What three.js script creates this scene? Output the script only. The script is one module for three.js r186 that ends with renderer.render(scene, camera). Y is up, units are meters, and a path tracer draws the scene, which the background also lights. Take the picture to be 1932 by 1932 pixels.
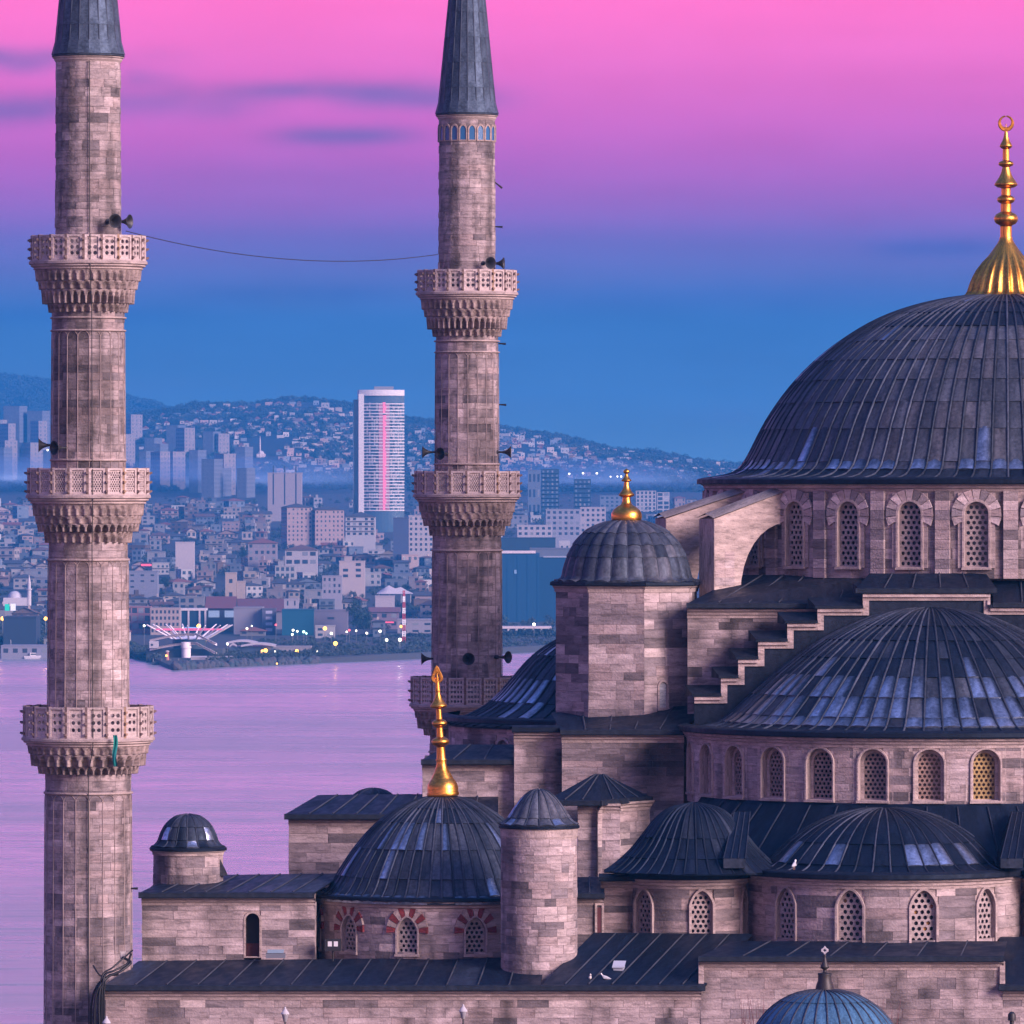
import * as THREE from 'three';
import { mergeGeometries } from 'three/addons/utils/BufferGeometryUtils.js';

// ------------------------------------------------------------------ camera, sky, sun, exposure
const F = 13844, HV = 925, CU = 966, CY = 71;           // long lens: pixels per radian on a 1932-pixel frame, eye level, eye height above the sea
const scene = new THREE.Scene();
const camera = new THREE.PerspectiveCamera(2 * Math.atan(966 / F) * 180 / Math.PI, 1, 5, 40000);
camera.position.set(0, CY, 0);
camera.lookAt(0, CY, -100);
camera.setViewOffset(1932, 1932, 0, 41, 1932, 1932);    // lens shifted down a little
const renderer = new THREE.WebGLRenderer({ antialias: true });
renderer.setSize(1024, 1024);
renderer.toneMapping = THREE.LinearToneMapping;
const EXPOSURE = 1.5, AIR = 0.00009;                     // exposed for the stone; haze per metre
renderer.toneMappingExposure = EXPOSURE;
renderer.shadowMap.enabled = true;
renderer.shadowMap.type = THREE.PCFSoftShadowMap;

let seed = 20240;
const rnd = () => { seed = (seed + 0x6d2b79f5) | 0; let t = Math.imul(seed ^ (seed >>> 15), 1 | seed); t = (t + Math.imul(t ^ (t >>> 7), 61 | t)) ^ t; return ((t ^ (t >>> 14)) >>> 0) / 4294967296; };
const R = (a, b) => a + (b - a) * rnd();
const tint = (c, a, b) => { const g = R(a, b); return c.map((x) => x * g); };
const pick = (a) => a[Math.floor(rnd() * a.length)];
const lerp = (a, b, t) => a + (b - a) * t, clamp = (x, a = 0, b = 1) => Math.min(b, Math.max(a, x)), sstep = (a, b, x) => { const t = clamp((x - a) / (b - a)); return t * t * (3 - 2 * t); };
const hash = (x, y) => { let h = (Math.imul(x | 0, 374761393) + Math.imul(y | 0, 668265263)) | 0; h = Math.imul(h ^ (h >>> 13), 1274126177); return ((h ^ (h >>> 16)) >>> 0) / 4294967296; };
const vnoise = (x, y) => { const i = Math.floor(x), j = Math.floor(y), a = x - i, b = y - j, u = a * a * (3 - 2 * a), v = b * b * (3 - 2 * b); return lerp(lerp(hash(i, j), hash(i + 1, j), u), lerp(hash(i, j + 1), hash(i + 1, j + 1), u), v); };
const fbm = (x, y, n = 4) => { let s = 0, a = 0.5; for (let i = 0; i < n; i++) { s += a * vnoise(x, y); x = x * 2.03 + 17.1; y = y * 2.03 + 5.7; a *= 0.5; } return s / (1 - Math.pow(0.5, n)); };
const interp = (list, x) => { if (x <= list[0][0]) return list[0][1]; for (let i = 1; i < list.length; i++) if (x <= list[i][0]) return lerp(list[i - 1][1], list[i][1], (x - list[i - 1][0]) / (list[i][0] - list[i - 1][0])); return list[list.length - 1][1]; };
const s2l = (c) => c.map((x) => { x /= 255; return x <= 0.04045 ? x / 12.92 : Math.pow((x + 0.055) / 1.055, 2.4); });

// dusk sky: blue shadow band on the horizon, pink belt above it, lilac to blue overhead, the afterglow behind the camera to the right
const SUN_AZ = 0.92, SUN_EL = 0.36;                      // to the right of straight behind the camera
const sunDir = new THREE.Vector3(Math.sin(SUN_AZ) * Math.cos(SUN_EL), Math.sin(SUN_EL), Math.cos(SUN_AZ) * Math.cos(SUN_EL));
{
  const W = 4096, H = 2048, data = new Float32Array(W * H * 4);
  const east = [[-90, 80, 118, 186], [0, 94, 143, 205], [0.35, 88, 138, 203], [0.9, 78, 131, 201], [1.35, 72, 127, 201], [1.55, 86, 125, 201], [1.76, 101, 122, 200], [1.97, 114, 119, 201], [2.17, 143, 117, 203], [2.5, 174, 114, 204], [2.84, 201, 115, 206], [3.17, 222, 119, 208], [3.5, 242, 124, 211], [3.83, 255, 124, 209], [5.5, 255, 146, 214], [7, 240, 152, 215], [8.8, 185, 136, 206], [10, 146, 122, 197], [12, 124, 116, 194], [20, 104, 114, 196], [40, 92, 122, 206], [90, 82, 122, 204]];
  const west = [[-90, 80, 118, 186], [0, 255, 205, 180], [4, 255, 208, 192], [10, 250, 200, 204], [20, 214, 178, 214], [40, 124, 142, 214], [90, 82, 122, 204]];
  const toLin = (l, g = 1) => l.map(([e, ...c]) => [e, ...s2l(c).map((q) => q * g * (1 + 1.3 * sstep(3.9, 6, e) * sstep(9, 7.4, e) * (g === 1)) / EXPOSURE)]);  // lifts the pink band just above view, added to brighten the sea
  const at = (l, e) => [1, 2, 3].map((k) => interp(l.map((r) => [r[0], r[k]]), e));
  const E = toLin(east), Wt = toLin(west, 1.5), streaks = [];
  // streaks of low cloud, [azimuth to the right in degrees, elevation, half width, half height, strength]
  for (const [u, v, hw, hh, s] of [[20, 112, 130, 17, 1.0], [240, 116, 130, 10, 0.5], [10, 205, 170, 26, 0.8], [290, 160, 95, 11, 1.0], [270, 196, 130, 24, 0.6], [430, 207, 90, 10, 0.65], [650, 168, 260, 13, 0.95], [790, 190, 170, 15, 0.75], [650, 257, 140, 14, 1.0], [330, 190, 190, 10, 0.5], [1770, 466, 130, 12, 0.6], [560, 330, 300, 30, 0.15], [1300, 560, 500, 25, 0.2], [520, 545, 260, 10, 0.5], [120, 590, 300, 16, 0.3], [-420, 150, 300, 18, 0.5], [-900, 230, 260, 20, 0.5]])
    streaks.push([Math.atan((u - CU) / F) * 57.296, (HV - v) / F * 57.296, hw / F * 57.296, hh / F * 57.296, s]);
  const cloudCol = s2l([92, 112, 188]).map((q) => q / EXPOSURE), cloudLow = s2l([48, 108, 192]).map((q) => q / EXPOSURE), air = [0.04, 0.165, 0.48];   // the air itself is drawn by the fog, so the sky behind it is what remains
  for (let row = 0; row < H; row++) {
    const el = ((row + 0.5) / H - 0.5) * 180, ce = at(E, el), cw = at(Wt, el);
    for (let col = 0; col < W; col++) {
      const az = ((col + 0.5) / W - 0.5) * 2 * Math.PI, x = Math.cos(az), z = Math.sin(az);       // -z is straight ahead
      const toSun = 0.5 + 0.5 * (x * Math.sin(SUN_AZ) + z * Math.cos(SUN_AZ)), k = sstep(0.55, 1, toSun), o = (row * W + col) * 4;
      let c = [0, 1, 2].map((i) => lerp(ce[i], cw[i], k));
      const a = Math.atan2(x, -z) * 57.296;
      if (el > -0.2 && el < 5 && Math.abs(a) < 40) {
        let m = 0;
        for (const [sa, se, hw, hh, s] of streaks) {
          const dx = (a - sa) / hw, wob = (fbm(a * 3 + se * 9, se * 31, 3) - 0.5) * 1.4, dy = (el - se) / hh + wob * 0.8 + dx * 0.25 * Math.sin(se * 40);
          m = Math.max(m, s * Math.exp(-Math.pow(Math.abs(dx), 3)) * Math.exp(-dy * dy * 1.2));
        }
        const soft = 0.12 * (fbm(a * 1.1, el * 9, 4) - 0.5);
        const t = clamp(m), cl = el > 2 ? cloudCol : cloudLow;
        c = c.map((q, i) => lerp(q, cl[i], t) * (1 + soft));
      }
      if (el > -0.3 && el < 40) { const T = Math.exp(-AIR * Math.min(14500, 198 / Math.sin(Math.max(el, 0.05) / 57.296))), w = sstep(-0.3, 0, el); c = c.map((q, i) => lerp(q, Math.max(0, (q - (1 - T) * air[i]) / T), w)); }
      data[o] = c[0]; data[o + 1] = c[1]; data[o + 2] = c[2]; data[o + 3] = 1;
    }
  }
  const sky = new THREE.DataTexture(data, W, H, THREE.RGBAFormat, THREE.FloatType);
  sky.mapping = THREE.EquirectangularReflectionMapping; sky.magFilter = THREE.LinearFilter; sky.needsUpdate = true;
  scene.background = sky; scene.environment = sky;
}
const sun = new THREE.DirectionalLight(new THREE.Color(1, 0.75, 0.76), 4.5);
sun.position.copy(sunDir).multiplyScalar(400).add(new THREE.Vector3(10, 60, -330));
sun.target.position.set(10, 60, -330);
sun.castShadow = true; sun.shadow.radius = 52; sun.shadow.mapSize.set(2048, 2048);
Object.assign(sun.shadow.camera, { left: -80, right: 80, top: 80, bottom: -80, near: 10, far: 900 });
scene.add(sun, sun.target);
scene.fog = new THREE.FogExp2(new THREE.Color(0.035, 0.37, 0.93), AIR);

// ------------------------------------------------------------------ helpers
const V = (x, y, z) => new THREE.Vector3(x, y, z);
const m = (d) => d / F;                                   // metres per frame pixel at distance d
const X = (u, d) => (u - CU) * m(d), Y = (v, d) => CY - (v - HV) * m(d);
const P = (u, v, d) => V(X(u, d), Y(v, d), -d);
const used = {};
const numbered = (n) => { const k = used[n] = (used[n] ?? -1) + 1; return k ? n + '_' + String(k).padStart(3, '0') : n; };
function tag(o, label, category, group, kind) { if (label) o.userData.label = label; if (category) o.userData.category = category; if (group) o.userData.group = group; if (kind) o.userData.kind = kind; return o; }
function thing(name, label, category, pos = [0, 0, 0], group, turn = 0) { const o = new THREE.Group(); o.name = numbered(name); o.position.set(...pos); o.rotation.y = turn; scene.add(o); return tag(o, label, category, group); }
function part(name, parent, pos = [0, 0, 0], turn = 0, label) { const o = new THREE.Group(); o.name = name; o.position.set(...pos); o.rotation.y = turn; parent.add(o); if (label) o.userData.label = label; return o; }
const _a = V(0, 0, 0), _b = V(0, 0, 0), _n = V(0, 0, 0), W1 = [1, 1, 1];
class MB {                                                // collects faces, builds ONE named mesh
  constructor(uvScale = 1) { this.p = []; this.n = []; this.t = []; this.c = []; this.k = uvScale; }
  vert(p, n, u, v, c) { this.p.push(p.x, p.y, p.z); this.n.push(n.x, n.y, n.z); this.t.push(u * this.k, v * this.k); this.c.push(c[0], c[1], c[2]); }
  tri(a, b, c, col = W1) {
    _n.crossVectors(_a.subVectors(b, a), _b.subVectors(c, a)).normalize();
    const ax = Math.abs(_n.x), ay = Math.abs(_n.y), az = Math.abs(_n.z);
    for (const q of [a, b, c]) this.vert(q, _n, ax > ay && ax > az ? q.z : q.x, ay > ax && ay > az ? q.z : q.y, col);
    return this;
  }
  quad(a, b, c, d, col = W1) { this.tri(a, b, c, col); return this.tri(a, c, d, col); }
  poly(pts, col = W1) { for (let i = 1; i < pts.length - 1; i++) this.tri(pts[0], pts[i], pts[i + 1], col); return this; }
  grid(f, nu, nv, col = W1, uv) {                         // f(s, t) -> Vector3, smooth
    const q = [], nn = [];
    for (let j = 0; j <= nv; j++) for (let i = 0; i <= nu; i++) q.push(f(i / nu, j / nv));
    const at = (i, j) => q[clamp(j, 0, nv) * (nu + 1) + clamp(i, 0, nu)];
    for (let j = 0; j <= nv; j++) for (let i = 0; i <= nu; i++) {
      const n = V(0, 0, 0).crossVectors(_a.subVectors(at(i + 1, j), at(i - 1, j)), _b.subVectors(at(i, j + 1), at(i, j - 1)));
      if (n.lengthSq() < 1e-14) n.set(0, 1, 0); nn.push(n.normalize());
    }
    const one = (i, j) => { const id = j * (nu + 1) + i, t = uv ? uv(i / nu, j / nv) : [q[id].x, q[id].y]; this.vert(q[id], nn[id], t[0], t[1], typeof col === 'function' ? col(i / nu, j / nv) : col); };
    for (let j = 0; j < nv; j++) for (let i = 0; i < nu; i++) { one(i, j); one(i + 1, j); one(i + 1, j + 1); one(i, j); one(i + 1, j + 1); one(i, j + 1); }
    return this;
  }
  box(x0, x1, y0, y1, z0, z1, col = W1, skip = '') {
    const c = (i) => V(i & 1 ? x1 : x0, i & 2 ? y1 : y0, i & 4 ? z1 : z0);
    if (!skip.includes('f')) this.quad(c(4), c(5), c(7), c(6), col);
    if (!skip.includes('b')) this.quad(c(1), c(0), c(2), c(3), col);
    if (!skip.includes('l')) this.quad(c(0), c(4), c(6), c(2), col);
    if (!skip.includes('r')) this.quad(c(5), c(1), c(3), c(7), col);
    if (!skip.includes('t')) this.quad(c(6), c(7), c(3), c(2), col);
    if (!skip.includes('d')) this.quad(c(0), c(1), c(5), c(4), col);
    return this;
  }
  bar(a, b, r, col = W1, n = 6, r2 = r) {                 // round bar between two points
    const d = V(0, 0, 0).subVectors(b, a).normalize(), e = Math.abs(d.y) > 0.9 ? V(1, 0, 0) : V(0, 1, 0), u = V(0, 0, 0).crossVectors(d, e).normalize(), w = V(0, 0, 0).crossVectors(d, u);
    const pt = (s, t) => { const A = s * 2 * Math.PI, rr = lerp(r, r2, t); return V(lerp(a.x, b.x, t), lerp(a.y, b.y, t), lerp(a.z, b.z, t)).addScaledVector(u, Math.cos(A) * rr).addScaledVector(w, Math.sin(A) * rr); };
    this.grid(pt, n, 1, col, (s, t) => [s * r * 6, t]);
    for (const t of [0, 1]) { const c = t ? b : a; for (let i = 0; i < n; i++) this.tri(c.clone(), pt((i + t) / n, t), pt((i + 1 - t) / n, t), col); }
    return this;
  }
  lathe(prof, cx, cy, cz, n = 32, col = W1, a0 = -Math.PI, a1 = Math.PI, smooth = true, flute = null) {  // prof [[r, y], ...]
    const f = (A, r, y) => { const rr = flute ? flute(A, r, y) : r; return V(cx + rr * Math.sin(A), cy + y, cz + rr * Math.cos(A)); };
    if (smooth) return this.grid((s, t) => { const q = t * (prof.length - 1), i = Math.min(prof.length - 2, Math.floor(q)), w = q - i; return f(lerp(a0, a1, s), lerp(prof[i][0], prof[i + 1][0], w), lerp(prof[i][1], prof[i + 1][1], w)); }, n, prof.length - 1, col, (s, t) => [s * (a1 - a0) * prof[Math.floor(prof.length / 2)][0], t * Math.abs(prof[prof.length - 1][1] - prof[0][1])]);
    for (let k = 0; k < prof.length - 1; k++) this.grid((s, t) => f(lerp(a0, a1, s), lerp(prof[k][0], prof[k + 1][0], t), lerp(prof[k][1], prof[k + 1][1], t)), n, 1, col, (s, t) => [s * (a1 - a0) * prof[k][0], lerp(prof[k][1], prof[k + 1][1], t)]);
    return this;
  }
  add(g, mat, col = W1) {
    g = g.index ? g.toNonIndexed() : g; const p = g.attributes.position, n = g.attributes.normal, t = g.attributes.uv, nm = new THREE.Matrix3().getNormalMatrix(mat);
    for (let i = 0; i < p.count; i++) { _a.fromBufferAttribute(p, i).applyMatrix4(mat); _b.fromBufferAttribute(n, i).applyMatrix3(nm).normalize(); this.vert(_a, _b, t ? t.getX(i) : _a.x, t ? t.getY(i) : _a.y, col); }
    return this;
  }
  geo() {
    const g = new THREE.BufferGeometry();
    g.setAttribute('position', new THREE.Float32BufferAttribute(this.p, 3)); g.setAttribute('normal', new THREE.Float32BufferAttribute(this.n, 3));
    g.setAttribute('uv', new THREE.Float32BufferAttribute(this.t, 2)); g.setAttribute('color', new THREE.Float32BufferAttribute(this.c, 3));
    return g;
  }
  build(name, mat, parent, kind) { if (!this.p.length) return null; return mesh(name, this.geo(), mat, parent, kind); }
}
function mesh(name, g, mat, parent, kind) { const o = new THREE.Mesh(g, mat); o.name = parent ? name : numbered(name); o.castShadow = o.receiveShadow = true; (parent ?? scene).add(o); if (kind) o.userData.kind = kind; return o; }

// ------------------------------------------------------------------ materials
function tex(n, f, srgb = true, rep = 1) {                // f(x, y) -> [r, g, b] in 0..1, tiles because callers use periodic noise
  const d = new Uint8Array(n * n * 4);
  for (let y = 0; y < n; y++) for (let x = 0; x < n; x++) { const c = f(x / n, y / n), o = (y * n + x) * 4; for (let k = 0; k < 3; k++) d[o + k] = clamp(c[k]) * 255; d[o + 3] = 255; }
  const t = new THREE.DataTexture(d, n, n); t.wrapS = t.wrapT = THREE.RepeatWrapping; t.magFilter = THREE.LinearFilter; t.minFilter = THREE.LinearMipmapLinearFilter; t.generateMipmaps = true;
  if (srgb) t.colorSpace = THREE.SRGBColorSpace; t.repeat.set(rep, rep); t.needsUpdate = true; return t;
}
const pn = (x, y, px, py, s) => { x *= px; y *= py; const i = Math.floor(x), j = Math.floor(y), a = x - i, b = y - j, u = a * a * (3 - 2 * a), v = b * b * (3 - 2 * b), h = (p, q) => hash(((p % px) + px) % px + s * 131, ((q % py) + py) % py + s * 57); return lerp(lerp(h(i, j), h(i + 1, j), u), lerp(h(i, j + 1), h(i + 1, j + 1), u), v); };
const pf = (x, y, px, py, s, n = 4) => { let r = 0, a = 0.5; for (let i = 0; i < n; i++) { r += a * pn(x, y, px << i, py << i, s + i); a *= 0.5; } return r / (1 - Math.pow(0.5, n)); };
const stoneTex = tex(1024, (x, y) => { const a = pf(x, y, 5, 20, 1, 5), b = pf(x, y, 24, 110, 9, 4), c = pn(x, y, 160, 160, 20), st = sstep(0.56, 0.74, pf(x, y, 9, 44, 30, 4)); const g = (0.68 + 0.36 * a + 0.14 * (b - 0.5) + 0.1 * (c - 0.5)) * (1 - 0.15 * st); return [g * 1.02, g * 0.99, g * 0.98]; });
const stoneBump = tex(512, (x, y) => { const g = 0.5 * pf(x, y, 12, 24, 41, 5) + 0.5 * pf(x, y, 60, 60, 44, 3); return [g, g, g]; }, false);
const leadTex = tex(512, (x, y) => { const a = pf(x, y, 8, 3, 60, 5), b = pf(x, y, 24, 24, 66, 4), g = 0.55 + 0.55 * a * 0.7 + 0.35 * (b - 0.5); return [g * 1.02, g, g * 1.0]; });
const leadRough = tex(512, (x, y) => { const g = 0.42 + 0.5 * pf(x, y, 10, 5, 71, 4); return [g, g, g]; }, false);
const std = (o) => new THREE.MeshStandardMaterial({ vertexColors: true, ...o });
const M = {
  stone: std({ map: stoneTex, bumpMap: stoneBump, bumpScale: 0.03, roughness: 0.92 }),
  lead: new THREE.MeshPhysicalMaterial({ vertexColors: true, map: leadTex, roughnessMap: leadRough, roughness: 0.85, metalness: 0.12, specularIntensity: 0.7, specularColor: new THREE.Color(0.45, 0.66, 1), bumpMap: stoneBump, bumpScale: 0.012 }),
  brightLead: std({ map: leadTex, color: new THREE.Color(2.4, 2.5, 2.7), roughness: 0.3, metalness: 0.85, bumpMap: stoneBump, bumpScale: 0.02 }),
  gold: std({ map: leadTex,  color: new THREE.Color(1.35, 0.66, 0.12), metalness: 1, roughness: 0.34, bumpMap: stoneBump, bumpScale: 0.006 }),
  dark: std({ roughness: 0.5, metalness: 0.4 }),
  plain: std({ roughness: 0.9 }),
  pane: std({ roughness: 0.12, metalness: 0 }),
  tile: std({ roughness: 0.25 }),
};
const NAVY = [0.012, 0.016, 0.024], IRON = [0.03, 0.028, 0.03];

// ------------------------------------------------------------------ surfaces that stone courses are laid on: pt(s along, t up, h out)
const flat = (x0, y0, z0, yaw = 0) => { const c = Math.cos(yaw), s = Math.sin(yaw); return { pt: (a, t, h) => V(x0 + a * c + h * s, y0 + t, z0 - a * s + h * c), face: () => Math.max(0.05, c), step: 1.5 }; };
const round = (cx, cy, cz, rad, N = 0) => {                // rad: number or rad(t); s is arc length at radius r0; N > 0 gives a prism of N faces
  const rf = typeof rad === 'function' ? rad : () => rad, r0 = rf(0), seg = N ? 2 * Math.PI / N : 0;
  const k = (A) => N ? Math.cos(seg / 2) / Math.cos(((A % seg) + seg) % seg - seg / 2) : 1;
  return { r0, pt: (s, t, h) => { const A = s / r0, r = (rf(t) + h) * k(A); return V(cx + r * Math.sin(A), cy + t, cz + r * Math.cos(A)); }, face: (s) => Math.max(0, Math.cos(s / r0)), step: N ? r0 * seg / 4 : r0 * 0.12 };
};
const PAL = [[0.57, 0.49, 0.50], [0.42, 0.365, 0.375], [0.50, 0.41, 0.41], [0.25, 0.225, 0.25], [0.125, 0.115, 0.13], [0.70, 0.61, 0.61]];
function stoneColour(s, t, wts) {
  const w = wts ?? [0.28, 0.22, 0.14, 0.18, 0.10, 0.08], n = clamp((fbm(s * 0.34 + 31, t * 0.95 + 7, 2) - 0.5) * 1.7 + 0.5); let r = rnd() < 0.6 ? n : rnd(), i = 0;
  r = clamp(r, 0, 0.999); while (i < 5 && r > w[i]) { r -= w[i]; i++; }
  const g = R(0.9, 1.08) * lerp(0.8, 1.12, fbm(s * 0.12, t * 0.2 + 50, 3));
  return PAL[i].map((x, k) => lerp(x, [0.44, 0.375, 0.38][k], 0.2) * g);
}
const arcPts = (w, h, kind, n = 10) => {                   // outline of an arched opening, bottom left up and over to bottom right
  const o = [[-w / 2, 0]], rise = kind === 'pointed' ? w * 0.62 : kind === 'low' ? w * 0.35 : w / 2, sp = h - rise;
  for (let i = 0; i <= n; i++) {
    const q = i / n, x = -w / 2 * Math.cos(q * Math.PI);
    o.push([x, sp + rise * (kind === 'pointed' ? Math.pow(1 - Math.pow(Math.abs(x) / (w / 2), 1.75), 0.75) : Math.sqrt(Math.max(0, 1 - Math.pow(x / (w / 2), 2))))]);
  }
  o.push([w / 2, 0]); return o;
};
const halfAt = (op, t) => { const y = t - op.t; if (y < -0.02 || y > op.h) return 0; const rise = op.kind === 'pointed' ? op.w * 0.62 : op.w / 2, sp = op.h - rise; return y < sp ? op.w / 2 : op.w / 2 * Math.sqrt(Math.max(0, 1 - Math.pow((y - sp) / rise, 2))); };

const blockBins = new Map();                               // thing -> blocks waiting to be made
function emitBlock(b, B) {
  const { surf, sa, sb, ta, tb, h, g, col } = B, nx = Math.max(1, Math.ceil((sb - sa) / surf.step)), ny = 2, f = (x, y) => surf.pt(lerp(sa + g, sb - g, x), lerp(ta + g, tb - g, y), h);
  const cc = (x, y) => { const ss = lerp(sa, sb, x), tt = lerp(ta, tb, y), soot = 1 - 0.5 * sstep(0.53, 0.72, fbm(ss * 1.5 + B.su, tt * 0.22 + 3, 3)), k0 = B.stain ? B.stain(ss, tt) : 1, k = Array.isArray(k0) ? k0 : k0 * soot; return Array.isArray(k) ? col.map((q, i) => q * k[i]) : col.map((q) => q * k); };
  b.grid(f, Math.max(nx, 3), ny, cc, (x, y) => [lerp(sa, sb, x) + B.du, lerp(ta, tb, y) + B.dv]);
  const e = 0.004, lo = -0.03, side = (p, q, p2, q2, k) => b.quad(surf.pt(p[0], p[1], h), surf.pt(p2[0], p2[1], lo), surf.pt(q2[0], q2[1], lo), surf.pt(q[0], q[1], h), cc(...k));
  for (let i = 0; i < nx; i++) {
    const x0 = lerp(sa + g, sb - g, i / nx), x1 = lerp(sa + g, sb - g, (i + 1) / nx), y0 = lerp(sa + e, sb - e, i / nx), y1 = lerp(sa + e, sb - e, (i + 1) / nx);
    side([x1, tb - g], [x0, tb - g], [y1, tb - e], [y0, tb - e], [0.5, 1]); side([x0, ta + g], [x1, ta + g], [y0, ta + e], [y1, ta + e], [0.5, 0]);
  }
  side([sa + g, tb - g], [sa + g, ta + g], [sa + e, tb - e], [sa + e, ta + e], [0, 0.5]); side([sb - g, ta + g], [sb - g, tb - g], [sb - e, ta + e], [sb - e, tb - e], [1, 0.5]);
}
function masonry(owner, wall, surf, s0, s1, t0, t1, o = {}) {  // courses of blocks with the joints recessed, round the openings
  const back = new MB(0.25), list = blockBins.get(owner) ?? []; blockBins.set(owner, list);
  const hs = o.hs ?? [0.26, 0.50], ls = o.ls ?? [0.5, 1.9], open = o.open ?? [];
  for (let t = t0; t < t1 - 0.02;) {
    let ch = R(...hs); if (t + ch > t1 - 0.15) ch = t1 - t;
    const tm = t + ch / 2, cuts = open.map((q) => [q.s, Math.max(halfAt(q, tm), halfAt(q, t))]).filter((q) => q[1] > 0).map(([c, w]) => [c - w - 0.03, c + w + 0.03]).sort((a, b) => a[0] - b[0]);
    const free = []; let at = s0;
    for (const [a, b] of cuts) { if (a > at) free.push([at, Math.min(a, s1)]); at = Math.max(at, b); }
    if (at < s1) free.push([at, s1]);
    for (const [a, b] of free) {
      if (b - a < 0.02) continue;
      const n = Math.max(1, Math.ceil((b - a) / surf.step));
      back.grid((x, y) => surf.pt(lerp(a, b, x), lerp(t, t + ch, y), -0.025), n, 1, [0.27, 0.22, 0.205], (x, y) => [lerp(a, b, x), t + y * ch]);
      for (let s = a; s < b - 0.01;) {
        let len = o.unit ? o.unit * R(0.7, 2.7) : R(...ls); if (s + len > b - (o.unit ? o.unit * 0.6 : 0.3)) len = b - s;
        const face = surf.face(s + len / 2);
        if (face > 0 || o.all) list.push({ surf, wall, sa: s, sb: s + len, ta: t, tb: t + ch, h: R(-0.005, 0.012) + (rnd() < 0.05 ? R(-0.02, 0.012) : 0), g: R(0.004, 0.008), col: stoneColour(s + (o.off ?? 0), t + (o.off ?? 0), o.wts), du: R(0, 3), dv: R(0, 3), stain: o.stain, su: o.off ?? 0, area: len * ch * face * (o.weight ?? 1) });
        s += len;
      }
    }
    t += ch;
  }
  return back.build('wall_core', M.stone, wall);
}
function layBlocks(owner, most = 300) {
  const list = (blockBins.get(owner) ?? []).sort((a, b) => b.area - a.area), rest = new Map();
  list.forEach((B, i) => {
    if (i < most) { const b = new MB(0.25); emitBlock(b, B); b.build('stone_block', M.stone, B.wall); }
    else { if (!rest.has(B.wall)) rest.set(B.wall, new MB(0.25)); emitBlock(rest.get(B.wall), B); }
  });
  for (const [w, b] of rest) b.build('small_stonework', M.stone, w, 'stuff');
}
function moulding(b, surf, s0, s1, t, prof, col, n) {      // a run of moulding: prof [[out, up], ...]
  const k = n ?? Math.max(1, Math.ceil((s1 - s0) / surf.step)), cc = (x) => { const q = lerp(0.88, 1.08, vnoise(lerp(s0, s1, x) * 1.3, t * 3)); return col.map((c) => c * q); };
  for (let i = 0; i < prof.length - 1; i++) b.grid((x, y) => surf.pt(lerp(s0, s1, x), t + lerp(prof[i][1], prof[i + 1][1], y), lerp(prof[i][0], prof[i + 1][0], y)), k, 1, cc, (x, y) => [lerp(s0, s1, x), t + prof[i][1] + i * 0.3 + y * 0.1]);
  for (const s of [s0, s1]) for (let i = 1; i < prof.length - 1; i++) b.tri(surf.pt(s, t + prof[0][1], prof[0][0]), surf.pt(s, t + prof[i][1], prof[i][0]), surf.pt(s, t + prof[i + 1][1], prof[i + 1][0]), cc(0.5));
}
const CORN = [[-0.05, -0.42], [0.03, -0.42], [0.05, -0.30], [0.12, -0.26], [0.13, -0.16], [0.24, -0.10], [0.26, 0]];
const LEADEDGE = [[0.1, 0.0], [0.40, 0.0], [0.42, 0.05], [0.42, 0.22], [0.36, 0.27], [0.0, 0.33]];
const STONE = [0.50, 0.425, 0.41];

// ------------------------------------------------------------------ minarets
const shapeGeo = (pts, holes, depth, bevel = 0) => {
  const s = new THREE.Shape(pts.map((p) => new THREE.Vector2(...p)));
  for (const h of holes) s.holes.push(new THREE.Path(h.map((p) => new THREE.Vector2(...p))));
  return new THREE.ExtrudeGeometry(s, { depth, bevelEnabled: bevel > 0, bevelThickness: bevel, bevelSize: bevel, bevelSegments: 1, curveSegments: 4 });
};
const ngon = (x, y, r, n, a = 0, sx = 1) => Array.from({ length: n }, (_, i) => [x + r * sx * Math.cos(a - i * 2 * Math.PI / n), y + r * Math.sin(a - i * 2 * Math.PI / n)]);
const rect = (x0, x1, y0, y1) => [[x0, y0], [x1, y0], [x1, y1], [x0, y1]];
const AX = V(0, 1, 0), I4 = new THREE.Matrix4();
const place = (x, y, z, turn = 0) => new THREE.Matrix4().makeRotationY(turn).setPosition(x, y, z);

function muqarnas(b, r1, r0, yb, yt, cells, off) {         // one carved tier of small niches
  const deep = Math.max(0.12, (r1 - r0) * 1.2), per = 8;
  const f = (s, t) => {
    const A = s * 2 * Math.PI, ph = (((s * cells + off) % 1) + 1) % 1 * 2 - 1, rows = [0, 0, 0.08, 0.22, 0.36, 0.5, 0.62, 0.74, 0.86, 1, 1], i = Math.round(t * 10), q = rows[i];
    const ax = Math.abs(ph) / 0.74, arch = ax < 1 ? 0.84 * Math.pow(1 - Math.pow(ax, 1.8), 0.7) : 0, inside = ax < 1 && q < arch;
    let r = r1 - 0.05 * (1 - q) - (inside ? deep * (0.45 + 0.55 * (1 - q / 0.84)) : 0);
    if (i === 0) r = r0 - 0.1; if (i === 10) r = r0 - 0.1;
    return V(r * Math.sin(A), lerp(yb, yt, q), r * Math.cos(A));
  };
  b.grid(f, cells * per, 10, (s, t) => { const g = lerp(0.55, 1.05, vnoise(s * 60, t * 2 + r1 * 9)) ; return [0.44 * g, 0.365 * g, 0.35 * g]; }, (s, t) => [s * r1 * 6.28, t * (yt - yb)]);
}
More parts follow.
